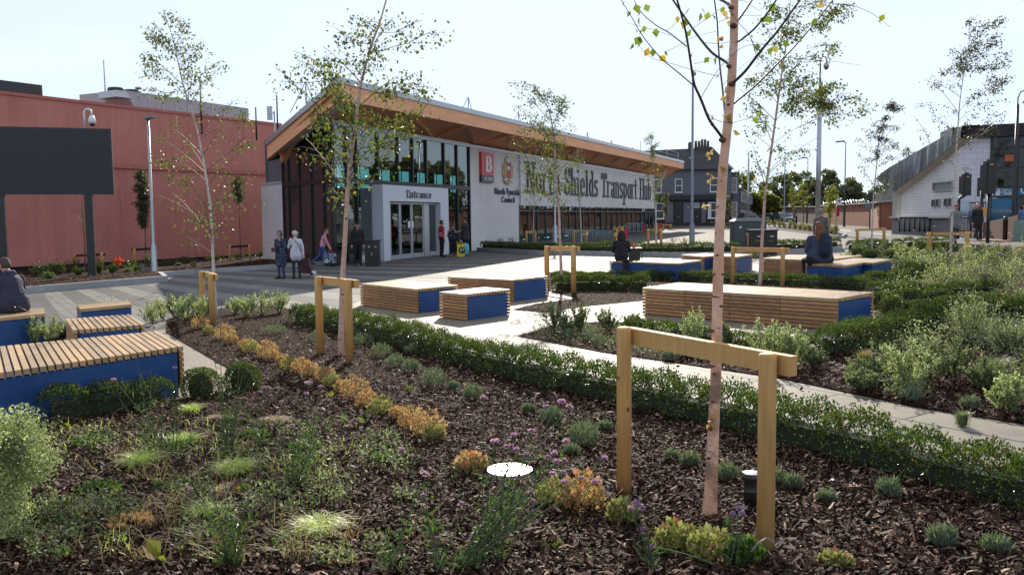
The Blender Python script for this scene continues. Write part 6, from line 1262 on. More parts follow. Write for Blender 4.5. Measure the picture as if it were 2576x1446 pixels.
# ---------------- shrubs ----------------
def shrub(label, x, y, wpx, hpx, leaf='olive', n=900, size=.022, seed=0, name='airy_shrub', group='airy small-leaved shrubs', cat='shrub', up=.75, stems=16, dz=0.):
    b0 = gp(x, y); b0.z = G(b0.x) + dz; k = b0.y / FP; W = wpx * k / 2; H = hpx * k; r_ = random.Random(seed + int(x))
    t = thing(name, label, cat, b0, group); s = MB(); P_ = []; A_ = []
    for i in range(stems):
        th = r_.uniform(0, 2 * pi); rad = W * sqrt(r_.random()); e = b0 + Vector((rad * cos(th), rad * sin(th) * .8, H * r_.uniform(.55, 1.0) * (1 - .35 * (rad / W) ** 2))); m = lerp(b0, e, .5) + Vector((rad * cos(th) * .18, rad * sin(th) * .1, 0))
        C = bez(b0 + Vector((r_.gauss(0, .02), r_.gauss(0, .02), 0)), m, e, 5); s.tube(C, [.004, .0035, .003, .0025, .002, .0015], 4, False)
        side = []
        for q in range(3): u = r_.uniform(.3, .8); o_ = on_path(C, u); e2 = o_ + Vector((r_.gauss(0, .35), r_.gauss(0, .35), .7)).normalized() * H * r_.uniform(.15, .32); side.append([o_, e2]); s.tube([o_, e2], [.0025, .0012], 3, False)
        for j in range(n // stems):
            if r_.random() < .5: u = r_.uniform(.18, 1); p = on_path(C, u); d = (C[-1] - C[-2]).normalized()
            else: a, c = r_.choice(side); p = lerp(a, c, r_.random()); d = (c - a).normalized()
            P_.append(p + Vector((r_.gauss(0, .006), r_.gauss(0, .006), r_.gauss(0, .006)))); A_.append(tuple(d * up))
    s.build('stems', Bk['twig'], t); b = MB(); b.arr(*leaves(np.array(P_), size, .6, np.array(A_), .8, .15)); b.build('foliage', Lf[leaf], t); return t
# big pale bush at the bottom left, leafy right to the ground
def dome(label, x, y, W, H, D, leaf, n, size, seed, name='pale_bush', group=None, dz=0, lx=0):
    b0 = gp(x, y); b0.z = G(b0.x) + dz; r_ = np.random.default_rng(seed); t = thing(name, label, 'shrub', b0, group)
    K = 46; cs = r_.normal(size=(K, 3)); cs /= np.linalg.norm(cs, axis=1)[:, None]; cs[:, 2] = np.abs(cs[:, 2]); cs *= (r_.uniform(.3, .8, K) ** .5)[:, None] * np.array([W, D, H * .85]); c0 = np.array(b0) + cs; rad = r_.uniform(.14, .26, K) * min(W, H)
    i = r_.integers(0, K, n); d = r_.normal(size=(n, 3)); d /= np.linalg.norm(d, axis=1)[:, None]; P_ = c0[i] + d * (rad[i] * r_.uniform(.4, 1.15, n))[:, None]; P_[:, 2] = np.maximum(P_[:, 2], b0.z + .01)
    b = MB(); b.arr(*leaves(P_, size, .62, np.tile([[0, 0, .5]], (n, 1)), 1, .2)); b.build('foliage', Lf[leaf], t)
    s = MB()
    for q in range(60): e = Vector(c0[q % K]) + Vector(r_.normal(0, .04, 3)); s.tube(bez(b0, lerp(b0, e, .6) + Vector((0, 0, .05)), e + (e - b0) * .15, 4), [.008, .006, .004, .003, .001], 4, False)
    s.build('stems', Bk['twig'], t); return t
dome('large pale green bush filling the bottom left corner', -150, 1400, .60, 1.42, .75, 'pitto', 66000, .0165, 5)
SH = [(1395, 835, 70, 85, 'olive'), (1430, 845, 60, 60, 'olive'), (1462, 842, 70, 100, 'olive'), (1530, 838, 70, 70, 'olive'), (1585, 830, 60, 50, 'olive'), (1655, 870, 80, 60, 'olive'), (1745, 880, 90, 115, 'pitto'), (1830, 890, 60, 85, 'olive'), (1925, 925, 120, 150, 'pitto'), (1990, 930, 80, 130, 'pitto'), (2045, 930, 60, 60, 'olive'), (1725, 900, 70, 60, 'olive'),
      (2205, 965, 130, 110, 'olive'), (2285, 990, 140, 150, 'pitto'), (2340, 970, 120, 130, 'olive'), (2400, 960, 110, 120, 'olive'), (2440, 870, 120, 160, 'pitto'), (2480, 990, 120, 110, 'olive'), (2530, 1040, 110, 120, 'pitto'), (2545, 900, 110, 100, 'olive'), (2170, 990, 90, 70, 'olive'), (2610, 960, 120, 130, 'olive'),
      (2360, 735, 90, 110, 'pitto'), (2420, 730, 100, 120, 'pitto'), (2480, 745, 100, 110, 'olive'), (2540, 740, 100, 120, 'pitto'), (2330, 700, 80, 80, 'pitto'), (2250, 690, 70, 60, 'olive'), (2290, 672, 80, 70, 'pitto'), (2390, 690, 80, 80, 'olive'), (2450, 690, 80, 90, 'pitto'), (2520, 690, 90, 90, 'olive'), (2480, 662, 80, 70, 'pitto'), (2230, 640, 60, 45, 'olive'), (2130, 668, 60, 40, 'pitto'), (2265, 650, 60, 50, 'pitto'), (2350, 660, 70, 50, 'olive'), (2580, 680, 90, 90, 'pitto'), (2560, 790, 90, 80, 'olive'), (2460, 785, 80, 60, 'olive'), (2600, 760, 90, 90, 'pitto'),
      (1950, 668, 50, 30, 'olive'), (1900, 655, 50, 30, 'olive'), (2160, 640, 50, 35, 'olive'),
      (85, 868, 50, 85, 'pitto'), (130, 862, 70, 80, 'pitto'), (160, 850, 60, 50, 'olive'), (270, 812, 110, 70, 'pitto'), (220, 800, 40, 40, 'pitto'), (385, 818, 70, 70, 'pitto'), (410, 806, 60, 60, 'pitto'), (440, 800, 60, 65, 'olive'), (465, 812, 80, 85, 'pitto'), (500, 800, 50, 60, 'pitto'), (515, 806, 40, 80, 'pitto'), (590, 792, 60, 50, 'pitto'), (620, 800, 70, 70, 'pitto'), (660, 796, 80, 75, 'pitto'), (705, 790, 50, 65, 'pitto')]
LB = {}
def ordinal(i): return ['first', 'second', 'third', 'fourth', 'fifth', 'sixth', 'seventh', 'eighth', 'ninth', 'tenth', 'eleventh', 'twelfth', 'thirteenth', 'fourteenth', 'fifteenth', 'sixteenth', 'seventeenth', 'eighteenth', 'nineteenth', 'twentieth', 'twenty-first', 'twenty-second', 'twenty-third', 'twenty-fourth', 'twenty-fifth', 'twenty-sixth', 'twenty-seventh', 'twenty-eighth', 'twenty-ninth', 'thirtieth'][i]
def zone(x, y):
    if x < 370: return 'among the left benches'
    if x < 740: return 'by the plaza edge near the leftmost birch'
    if x < 1700 and y > 780: return 'beside the resin patch before the longest bench'
    if x < 2100 and y > 780: return 'in front of the longest bench'
    if y > 850: return 'in the near part of the right bed'
    if y > 700: return 'in the middle of the right bed'
    if x < 2200: return 'by the far right-hand benches'
    return 'in the far part of the right bed'
Z = {}
for s_ in SH: Z.setdefault(zone(s_[0], s_[1]), []).append(s_)
for zn, L in Z.items():
    L.sort(key=lambda q: q[0])
    for i, (x, y, w, h, lf) in enumerate(L):
        lab = ('pale' if lf == 'pitto' else 'olive green') + ' small-leaved shrub, %s from the left %s' % (ordinal(i), zn)
        near_ = y > 850 and x > 1000; n = int(2600 if near_ else 1500 if y > 700 else 900)
        shrub(lab, x, y, w * 1.15, h, lf, n, .024 if y > 850 else .028 if y > 700 else .04, i * 13 + 5, dz=.02)
# island shrubs
for i in range(14):
    x = 1935 + i * 13; y = 575 + i * 1.55
    if x < 2110: shrub('yellow-green bush on the road island, %s from its left end' % ordinal(i), x, y - 1, 18, 26 if i < 12 else 22, 'gold' if i % 3 else 'birch_y' if 0 else 'gold', 260, .09, i, 'island_bush', 'yellow-green bushes on the road island', dz=.1)
shrub('taller yellow bush at the right end of the road island', 2098, 597, 24, 46, 'gold', 300, .08, 77, 'island_bush', 'yellow-green bushes on the road island', dz=.1)
# beds along the red wall
for i, (x, y, w, h, lf, l) in enumerate(((100, 705, 70, 50, 'box', 'dark wide shrub at the left of the screen bed'), (150, 700, 60, 48, 'box', 'dark feathery shrub before the red wall under the screen'), (200, 702, 36, 30, 'box', 'round box ball left of the screen post'), (249, 699, 24, 34, 'box', 'box ball right behind the screen post'), (285, 698, 40, 32, 'box', 'box ball beside the red flower'), (120, 712, 40, 24, 'green', 'bright low plant near the seated man'), (330, 688, 60, 40, 'box', 'dark shrub behind the left lamp post'), (375, 680, 34, 44, 'olive', 'olive shrub at the foot of the left lamp post'), (345, 690, 40, 16, 'green', 'low bright plant before the left lamp post'), (320, 694, 34, 14, 'gold', 'low yellow plant in the screen bed'), (430, 672, 50, 20, 'box', 'dark low shrub in the bed right of the left lamp'), (450, 676, 16, 10, 'lav', 'grey tuft in the bed right of the left lamp'), (487, 679, 24, 15, 'gold', 'small yellow bush near the granite kerb'), (470, 668, 60, 22, 'box', 'dark shrub against the red wall, left of the leftmost birch'), (540, 664, 60, 22, 'box', 'dark shrub against the red wall behind the leftmost birch'), (600, 660, 60, 22, 'box', 'dark shrub near the last stake frame by the red wall'), (655, 656, 50, 24, 'box', 'dark shrub by the low white wing of the hub'), (700, 655, 50, 20, 'box', 'dark shrub under the gable glazing'), (185, 690, 50, 40, 'box', 'dark shrub behind the stake frame under the screen'), (240, 690, 60, 44, 'box', 'dark shrub against the wall behind the screen post'))):
    shrub(l, x, y, w, h, lf, 700 if lf == 'box' and w < 45 else 500, .05, i, 'bed_shrub', 'shrubs in the beds along the red wall', dz=.12, stems=22)
b = MB(); q = gp(298, 686); P_ = np.array(q) + rng.normal(0, 1, (60, 3)) * np.array([.1, .08, .09]) + np.array([0, 0, .45]); b.arr(*leaves(P_, .09, .9)); t = thing('red_flower', 'bright red flowering plant under the screen', 'flower', q); b.build('blossom', Lf['red'], t); b = MB(); b.tube([q, q + Vector((0, 0, .45))], .01, 5); b.build('stem', Bk['green'], t)
# dry stems behind the far hedge
for x, y, h, l in ((1258, 625, 26, 'dry feathery plant against the white wall, left one'), (1290, 626, 34, 'dry feathery plant at the right end of the white wall'), (1720, 625, 28, 'wispy dry grass behind the far hedge, left of the grey pole'), (1690, 622, 24, 'wispy dry stems by the far stake frame'), (1800, 628, 18, 'low pale tuft behind the far hedge'), (1765, 628, 18, 'pale tuft right of the grey pole foot'), (1510, 622, 20, 'low tuft behind the hedge by the bus gate')):
    shrub(l, x, y, 34, h, 'tan', 130, .05, int(x), 'dry_plant', 'dry wispy plants behind the far hedge', dz=.15, stems=14)

# ---------------- low planting in the near bed ----------------
def clump(label, x, y, wpx, hpx, leaf, n, size, name, group, seed, cat='plant', wid=.2, dz=.02):
    b0 = gp(x, y); b0.z = G(b0.x) + dz; k = b0.y / FP; W = wpx * k / 2; H = hpx * k; r_ = np.random.default_rng(seed); t = None
    th = r_.uniform(0, 2 * pi, n); rad = W * np.sqrt(r_.random(n)); z = H * r_.uniform(.1, 1, n) * (1 - .5 * (rad / W) ** 2)
    P_ = np.stack([b0.x + rad * np.cos(th), b0.y + rad * np.sin(th), b0.z + z], 1); A_ = np.stack([np.cos(th) * .5, np.sin(th) * .5, np.ones(n)], 1)
    b = MB(); b.arr(*leaves(P_, size, wid, A_, .45, .05)); o = b.thing(name, Lf[leaf], label, cat, group); return o
LAV = [(880, 850, 50, 30), (915, 868, 50, 32), (960, 895, 50, 34), (1040, 890, 40, 26), (995, 922, 44, 30), (1095, 975, 56, 52), (1035, 935, 40, 30), (1190, 1005, 40, 34), (1140, 985, 24, 24), (1385, 1065, 50, 40), (1470, 1120, 70, 60), (1520, 1090, 30, 26), (1330, 1040, 26, 20), (1430, 850, 26, 24), (1480, 858, 36, 40), (1510, 870, 30, 30), (1560, 868, 30, 30), (1690, 1165, 30, 24), (1735, 1178, 44, 34), (1828, 1215, 50, 44), (1955, 1230, 34, 40), (1995, 1240, 34, 40), (1850, 905, 30, 24), (2235, 1260, 50, 52), (2370, 1385, 60, 55), (2150, 940, 30, 24), (2290, 1010, 50, 34), (2440, 1030, 40, 30), (1680, 905, 26, 20), (800, 858, 40, 28), (690, 838, 60, 22), (2505, 1400, 60, 40), (2080, 1270, 30, 24), (1440, 1150, 30, 24)]
LAV.sort()
for i, (x, y, w, h) in enumerate(LAV):
    pos_ = 'by the slab path' if (x > 1400 and y < 1060) else 'in the near mulch bed'
    s_ = [q for q in LAV if (('by the slab path' if (q[0] > 1400 and q[1] < 1060) else 'in the near mulch bed') == pos_)]
    clump('grey-green lavender tuft, %s from the left %s' % (ordinal(s_.index((x, y, w, h))), pos_), x, y + 4, w, h, 'lav', int(260 + w * 5), .045 if y > 900 else .04, 'lavender_tuft', 'grey-green lavender tufts', i, wid=.16)
AM = [(505, 822), (530, 838), (558, 850), (580, 862), (610, 875), (638, 885), (665, 896), (690, 905), (712, 918), (735, 930), (762, 938), (785, 950), (812, 958), (835, 972), (862, 985), (895, 1000), (930, 1022), (965, 1042), (1000, 1058), (1035, 1078), (1070, 1098), (1098, 1110)]
for i, (x, y) in enumerate(AM):
    k = (44 + (y - 820) * .16) * random.Random(i).uniform(.48, 1.08); x += random.Random(i + 50).uniform(-9, 9); clump('%s amber and gold bush along the diagonal row, counted from its far end' % ordinal(i), x, y + 6, k, k * .8, 'amber' if i % 4 != 1 else 'gold', 420, .028, 'amber_bush', 'row of amber-leaved bushes', 100 + i, 'shrub', .6)
for i, (x, y, w, h, lf, l) in enumerate(((1185, 1195, 80, 50, 'amber', 'amber bush just left of the round metal cover'), (1400, 1280, 110, 70, 'gold', 'yellow bush right of the round metal cover'), (1465, 1290, 110, 100, 'amber', 'orange and yellow bush between cover and stake'), (1565, 1330, 70, 70, 'gold', 'small yellow bush at the foot of the near left stake'), (1700, 1400, 110, 80, 'gold', 'variegated yellow bush at the big birch foot, left one'), (1790, 1425, 120, 90, 'gold', 'variegated yellow bush in front of the near right stake'), (1870, 1430, 100, 70, 'green', 'green leafy plant at the near right stake foot'), (2100, 1440, 70, 40, 'gold', 'small variegated sprig at the bottom right of centre'))):
    clump(l, x, y, w, h, lf, 420, .036, 'leafy_bush', 'yellow and amber bushes by the near stakes', 300 + i, 'shrub', .7)
def grass(label, x, y, wpx, hpx, leaf, n, name='sedge_tuft', group='yellow sedge tufts', w=.005, lean=.9, droop=.55, cat='grass', seed=0):
    b0 = gp(x, y); b0.z = G(b0.x) + .02; k = b0.y / FP; W = wpx * k / 2; H = hpx * k
    n = int(n * 1.7); P_ = np.array(b0) + rng.normal(0, 1, (n, 3)) * np.array([W * .18, W * .18, 0]); b = MB(); b.arr(*blades(P_, H, w, lean * W / H, 5, droop)); return b.thing(name, Lf[leaf], label, cat, group)
grass('yellow sedge tuft at the left, below the left hedge', 355, 1185, 150, 75, 'carex', 330)
grass('yellow sedge tuft upper left, just below the long stems', 460, 1128, 130, 60, 'carex', 260)
grass('yellow sedge tuft behind the brown matted one', 590, 1205, 160, 75, 'carex', 330)
grass('small sedge tuft near the round box bush', 480, 1045, 90, 45, 'carex', 160)
grass('yellow sedge tuft at the bottom centre left', 800, 1360, 180, 90, 'carex', 380)
grass('low sedge tuft below the brown matted one', 520, 1310, 150, 65, 'carex', 240)
for x, y, w, h, l in ((580, 1245, 130, 36, 'brown matted dry sedge in the left foreground'), (685, 1300, 60, 36, 'brown dry sedge mound right of the matted one'), (900, 1312, 90, 26, 'flattened tan dry sedge in the middle foreground'), (870, 1412, 90, 24, 'tan dry sedge mat at the bottom edge'), (545, 1062, 60, 26, 'dry brown tuft below the round box bush'), (690, 1075, 70, 50, 'dry reddish stalk tuft beyond the tall verbenas')):
    grass(l, x, y, w, h, 'tan', 420, 'dry_sedge', 'brown dried sedge tufts', .003, 1.2, .75)
for x, y, w, h, l in ((2500, 965, 110, 90, 'feathery olive grass near the right picture edge'), (2175, 920, 70, 50, 'fine dry grass at the corner hedge'), (2420, 1075, 60, 50, 'fine grass in the right bed'), (2340, 925, 40, 80, 'upright tan grass among the pale shrubs')):
    grass(l, x, y, w, h, 'tan' if 'tan' in l or 'dry' in l else 'olive', 300, 'feather_grass', 'fine grasses in the right bed', .003, .7, .3)
# verbena: tall branching stems with purple heads
def verbena(label, base, heads, leafn=30, seed=0, dry=False):
    b0 = gp(*base); b0.z = G(b0.x) + .02; Y = b0.y; r_ = random.Random(seed); t = thing('verbena', label, 'flower', b0, 'tall purple verbenas')
    s = MB(); fl = []; lv = []; la = []
    for h in heads:
        q = at(h[0], h[1], Y + r_.uniform(-.12, .12)); m = lerp(b0, q, .55) + Vector((r_.gauss(0, .02), 0, .03)); f = b0 + Vector((r_.gauss(0, .02), r_.gauss(0, .02), 0)); C = bez(f, m, q, 8); s.tube(C, [.0042, .004, .0035, .003, .0028, .0026, .0024, .0022, .002], 5, False)
        rad = (h[2] if len(h) > 2 else 12) / FP * Y / 2 * 1.15
        if rad > .001:
            fl = []
            for i in range(90): d = Vector((r_.gauss(0, 1), r_.gauss(0, 1), abs(r_.gauss(0, .7)))); d.normalize(); fl.append(q + Vector((d.x, d.y, d.z * .6)) * rad * r_.uniform(.5, 1))
        if rad > .001: b = MB(); b.arr(*leaves(np.array(fl), .0105, .9, None, 1, .2)); b.build('flower_head', Lf['purple'], t)
        for i in range(int(leafn * 1.9) // len(heads) + 2): u = r_.uniform(.02, .7) ** 1.2; lv.append(on_path(C, u) + Vector((r_.gauss(0, .025), r_.gauss(0, .025), 0))); la.append((r_.gauss(0, 1), r_.gauss(0, 1), .7))
    s.build('stems', Bk['green'] if not dry else Bk['twig'], t)
    b = MB(); b.arr(*leaves(np.array(lv), .06, .16, np.array(la), .3, .05)); b.build('leaves', Lf['verb' if not dry else 'tan'], t)
verbena('verbena leaning right from the bottom centre with clustered purple heads', (1150, 1450), [(1412, 1010, 16), (1375, 1022, 9), (1433, 1022, 10), (1395, 1140, 14), (1400, 1160, 14), (1378, 1148, 8), (1420, 1158, 8), (1390, 1190, 12), (1417, 1188, 10), (1420, 1210, 18), (1462, 1202, 10), (1520, 1152, 14), (1500, 1210, 20), (1335, 1240, 14), (1425, 1110, 14)], 90, 1)
verbena('verbena with one high purple head left of the round cover', (1210, 1450), [(1216, 1000, 14), (1245, 1110, 16), (1276, 1122, 7)], 40, 2)
verbena('verbena with heads above the round metal cover', (1240, 1430), [(1293, 1094, 12), (1338, 1084, 14), (1325, 1142, 12), (1286, 1122, 6), (1298, 1130, 8)], 40, 3)
verbena('verbena with small budded heads at bottom centre', (1110, 1450), [(1010, 1130, 8), (1068, 1190, 10), (1065, 1245, 6), (1160, 1265, 8), (1340, 1260, 8)], 50, 4)
verbena('verbena stems left of the big birch foot', (1650, 1452), [(1600, 1265, 17), (1586, 1278, 11), (1616, 1276, 9), (1618, 1330, 7)], 26, 5)
verbena('single verbena in front of the near right stake', (1843, 1450), [(1858, 1278, 15), (1845, 1290, 7), (1866, 1290, 8), (1640, 1375, 7)], 18, 6)
verbena('tall verbena in the middle of the left foreground', (770, 1200), [(775, 963, 16), (805, 972, 9), (770, 990, 9)], 60, 7)
verbena('verbena with three heads right of the tall leafy stems', (660, 1130), [(665, 975, 10), (628, 1000, 0), (683, 1070, 7), (644, 1080, 6)], 40, 8)
verbena('verbena before the large left bench with two purple heads', (440, 1150), [(286, 955, 9), (441, 925, 7), (520, 1090, 7), (350, 940, 0), (430, 950, 0)], 70, 9)
verbena('leafy budless stems before the left hedge', (395, 1170), [(345, 905, 0), (380, 930, 0), (420, 980, 0), (300, 1000, 0)], 90, 10)
verbena('tall narrow bare-budded stems rising before the beige corner', (575, 1160), [(590, 870, 0), (602, 890, 0), (610, 940, 0), (558, 760, 7), (540, 900, 4), (625, 960, 0)], 150, 11)
verbena('leafy verbena clump in the lower left foreground', (590, 1440), [(520, 1150, 0), (560, 1190, 0), (640, 1190, 0), (480, 1230, 4), (610, 1260, 0), (650, 1230, 0), (520, 1210, 0)], 170, 12)
verbena('leafy verbena clump right of the brown sedge', (740, 1240), [(700, 1040, 6), (735, 1070, 6), (820, 1060, 0), (790, 1100, 0), (760, 1060, 0)], 110, 13)
verbena('green stems at the bottom left of the verbena clump', (1000, 1452), [(960, 1280, 0), (1010, 1270, 0), (890, 1360, 5), (1050, 1230, 0)], 60, 14)
verbena('verbena at the far right bed beside the bare birch', (2340, 680), [(2300, 580, 5), (2330, 590, 6), (2370, 600, 6), (2400, 605, 6), (2410, 590, 6), (2350, 570, 5), (2450, 578, 5)], 20, 15)
verbena('verbena stalks at the right picture edge', (2530, 680), [(2497, 590, 5), (2540, 588, 7), (2545, 595, 5), (2560, 620, 5)], 12, 16)
verbena('dry dark stems behind the far hedge by the kiosk road', (2262, 640), [(2250, 588, 0), (2256, 590, 0), (2275, 574, 0), (2245, 596, 0)], 8, 17, True)
# broad yellow-green leaves
for i, (x, y, s_, l) in enumerate(((410, 1425, 46, 'large yellowing leaf pair at the bottom left edge'), (176, 1082, 20, 'single yellow leaf beside the pale bush'), (430, 1105, 20, 'single yellow-green leaf below the left hedge'), (828, 1000, 20, 'upright yellow leaf in the amber row'), (600, 1240, 22, 'yellow leaf on the brown sedge'), (1820, 1340, 26, 'fresh green leaf cluster by the big birch foot'), (870, 1070, 24, 'green leaf rosette below the amber row'), (920, 1062, 26, 'second green leaf rosette below the amber row'), (2085, 1240, 20, 'bright green seedling in the right mulch'), (1030, 985, 16, 'small yellow seedling near the hedge'), (830, 1090, 26, 'tall green-yellow leaf left of the verbenas'), (1390, 1385, 40, 'lobed green plant at the bottom centre'), (2552, 1040, 22, 'broad green leaf at the right end of the path'), (1960, 1010, 16, 'small green seedling by the path edge'), (640, 1100, 60, 'ivy-like green patch in the left foreground'), (250, 1240, 80, 'round-leaved green patch left foreground'), (330, 1330, 90, 'red-tinged leafy patch at lower left'), (230, 1120, 70, 'thyme-like patch beside the pale bush'), (960, 1160, 50, 'green leafy patch right of the sedges'), (770, 1130, 60, 'leafy green patch in the middle foreground'))):
    n = 5 if s_ < 30 else int(s_ * 2.6); sz = (.055 if s_ < 30 else .032); lf = 'green' if 'green' in l or 'patch' in l or 'seedling' in l else 'birch_y'
    if i == 0: n, sz = 6, .10
    if 'red' in l: lf = 'amber'
    clump(l, x, y + 8, s_ * (1.2 if n > 20 else .6), s_ * (.35 if n > 20 else .8), lf, n, sz, 'leafy_weed' if n > 6 else 'broad_leaf', 'low leafy plants in the mulch', 500 + i, 'plant', .75)

# ---------------- mulch chips ----------------
def inpoly(px, py, poly):
    c = np.zeros(len(px), bool); n = len(poly)
    for i in range(n):
        a, b_ = poly[i], poly[i - 1]; cond = ((a[1] > py) != (b_[1] > py)); xi = (b_[0] - a[0]) * (py - a[1]) / ((b_[1] - a[1]) or 1e-9) + a[0]; c ^= cond & (px < xi)
    return c
def chips(polys, n, size, off, label, fxr, fyr):
    fx = rng.uniform(fxr[0], fxr[1], n); fy = fyr[0] + (fyr[1] - fyr[0]) * rng.random(n) ** 1.0
    x = np.empty(n); y = np.empty(n)
    M3 = np.array(CM.to_3x3()); d = np.stack([(fx - 1288) / FP, -(fy - 723) / FP, -np.ones(n)], 1) @ M3.T; xx = np.zeros(n)
    for _ in range(8): k = (.02 * np.clip(xx, -30, 22) - CZ) / d[:, 2]; xx = d[:, 0] * k
    x, y = xx, d[:, 1] * k; ok = np.zeros(n, bool)
    for p in polys: ok |= inpoly(x, y, [(q[0], q[1]) for q in p])
    cq = gp(1282, 1198); ok &= np.hypot(x - cq.x, y - cq.y) > .175; x, y = x[ok], y[ok]; m = len(x); th = rng.uniform(0, pi, m); L = size * rng.gamma(2.4, .42, m).clip(.3, 3.6); W = L * rng.uniform(.10, .42, m); W = np.minimum(W, .018)
    tl = rng.normal(0, .35, m); ro = rng.normal(0, .5, m); a = np.stack([np.cos(th) * np.cos(tl), np.sin(th) * np.cos(tl), np.sin(tl)], 1); s_ = np.stack([-np.sin(th) * np.cos(ro), np.cos(th) * np.cos(ro), np.sin(ro)], 1); up = np.cross(a, s_)
    z = .02 * np.clip(x, -30, 22) + off + rng.uniform(.0, .03, m) + np.abs(np.sin(tl)) * L * .4; c = np.stack([x, y, z], 1); bend = (rng.normal(0, .12, m) * L)[:, None]
    A = a * (L / 2)[:, None]; S = s_ * (W / 2)[:, None]; T = up * .004
    k1, k2 = rng.uniform(.4, 1, (m, 1)), rng.uniform(.4, 1, (m, 1))
    V = np.stack([c - A - S * k1, c - A + S * k1, c + S + up * bend, c - S + up * bend, c + A + S * k2, c + A - S * k2], 1).reshape(-1, 3); i = np.arange(m)[:, None] * 6
    F = np.concatenate([i + np.array([[0, 1, 2, 3]]), i + np.array([[3, 2, 4, 5]])], 0); b = MB(); b.arr(V, F); o = b.build('mulch', chipm); o['kind'] = 'stuff'; o['label'] = label; o['category'] = 'mulch'
m, nt, b, L = newmat('bark_chip'); f = noise(nt, posn(nt), 40, 3)
c = ramp(nt, island(nt), [(0, (.013, .006, .004)), (.5, (.042, .019, .012)), (.78, (.125, .062, .04)), (.94, (.34, .20, .135)), (1, (.62, .45, .33))]); L.new(mixc(nt, c, ramp(nt, f, [(.3, (.6,) * 3), (.7, (1.15,) * 3)]), 1, 'MULTIPLY'), b.inputs['Base Color']); b.inputs['Roughness'].default_value = .7; b.inputs['Specular IOR Level'].default_value = .1; chipm = m
chips([BED1], 240000, .030, .024, 'dark brown bark chips covering the near bed', (-250, 2700), (795, 1475))
chips([BED2, BED3], 60000, .040, .022, 'dark brown bark chips in the beds beyond the slab path', (1280, 2750), (640, 1120))
chips([gpl([(-120, 751), (74, 737.5), (408, 709), (396, 694), (300, 676), (100, 690), (-120, 700)]), gpl([(397, 695.5), (503, 687.5), (660, 677), (733, 671), (838, 665), (715, 655), (540, 656), (391, 668)])], 14000, .06, .16, 'bark chips in the kerbed beds along the red wall', (-10, 840), (655, 745))
# scattered bits on the paving
m_ = MB(); pts = np.array([gp(x, y) + Vector((0, 0, .015)) for x, y in ((1510, 900), (1655, 935), (2010, 985), (2140, 1018), (2170, 1010), (1052, 838), (1135, 667), (1260, 668), (760, 688), (800, 704), (1010, 672), (1700, 925), (540, 745), (1350, 850), (1400, 870), (1985, 972), (1120, 679), (1268, 700), (1300, 655))])
m_.arr(*leaves(pts, .06, .5, np.tile([[1, .3, 0.1]], (len(pts), 1)), .5, .1)); m_.build('fallen_leaves', chipm).update_tag(); o = bpy.data.objects['fallen_leaves']; o['kind'] = 'stuff'; o['label'] = 'few fallen leaves and chips lying on the paving'; o['category'] = 'leaf litter'

# ---------------- things lying in the bed ----------------
q = gp(1282, 1198); t = thing('drain_cover', 'round shiny metal cover in the mulch catching the sun', 'cover', q)
mir = plain('polished_steel', (.55, .58, .62), .3, .6, .04)
b = MB()
for k in range(40):
    a0, a1 = 2 * pi * k / 40, 2 * pi * (k + 1) / 40; b.hexa([(q.x + r_ * cos(a_), q.y + r_ * sin(a_), q.z + z_) for z_ in (0, .052) for r_, a_ in ((.118, a0), (.155, a0), (.155, a1), (.118, a1))])
b.build('rim', plain('rim_white', (.66, .67, .70), .28, .3, .03), t); b = MB(); b.prism([(q.x + .117 * cos(a), q.y + .117 * sin(a), q.z + .03) for a in [2 * pi * k / 40 for k in range(40)]], (0, 0, .018)); b.build('plate', mir, t)
q = gp(1889, 1286); t = thing('drain_pipe', 'black pipe standing in the mulch with grated grey cap', 'pipe', q)
b = MB(); b.lathe(q, [(.042, -.02), (.042, .12), (.045, .125), (.042, .13), (.042, .19), (.05, .20), (.05, .225)], 20); b.build('pipe', M['dark'], t)
b = MB(); c = q + Vector((0, 0, .228)); b.lathe(c, [(.05, 0), (.052, .004), (.044, .006), (.044, .002)], 20)
for k in range(4): b.bar(c + Vector((-.044, -.033 + .022 * k, .004)), c + Vector((.044, -.033 + .022 * k, .004)), .006, .004)
b.bar(c + Vector((-.01, -.045, .007)), c + Vector((.02, .045, .007)), .012, .004); b.build('grate', M['galv'], t)
q = gp(1040, 880); t = thing('watering_tube', 'small black watering tube with white-rimmed mouth before the hedge', 'tube', q)
b = MB(); b.tube([q, q + Vector((.01, -.02, .17))], .045, 16); b.build('tube', M['dark'], t); b = MB(); b.tube([q + Vector((.01 + .047 * cos(a), -.02 + .04 * sin(a), .175 + .02 * sin(a))) for a in [2 * pi * k / 16 for k in range(17)]], .005, 5); b.build('ring', M['white'], t)
q = gp(680, 897); 
q = gp(921 / 1, 900)
def litter(name, label, x, y, r, m_, seed, cat='litter'):
    q = gp(x, y); r_ = np.random.default_rng(seed); b = MB(); b.ball((q.x, q.y, q.z + r * .5), r, 10, 7, (1, .8, .6)); v = np.array(b.v); v += r_.normal(0, r * .22, v.shape); b.v = v.tolist(); return b.thing(name, m_, label, cat)
litter('crumpled_bag', 'crumpled white plastic bag in the right bed', 2210, 965, .09, M['white'], 1)
litter('plastic_scrap', 'clear plastic scrap in the mulch right of the stake', 2095, 1226, .035, M['whiteplastic'], 2)
litter('plastic_scrap', 'greyish plastic scrap near the bottom right lavender', 2208, 1328, .035, M['whiteplastic'], 3)
litter('red_wrapper', 'red wrapper at the right picture edge', 2565, 862, .06, plain('wrapper_red', (.6, .02, .03), .4), 4)
q = gp(1930, 1440); b = MB()
b.tube([at(1850, 1460, q.y), at(1880, 1400, q.y), at(1905, 1368, q.y), at(1930, 1352, q.y), at(1945, 1362, q.y), at(1948, 1378, q.y)], .006, 6); b.thing('bent_stem', plain('grey_stem', (.2, .17, .14), .5), 'bent grey-brown stem looping before the near right stake', 'twig')

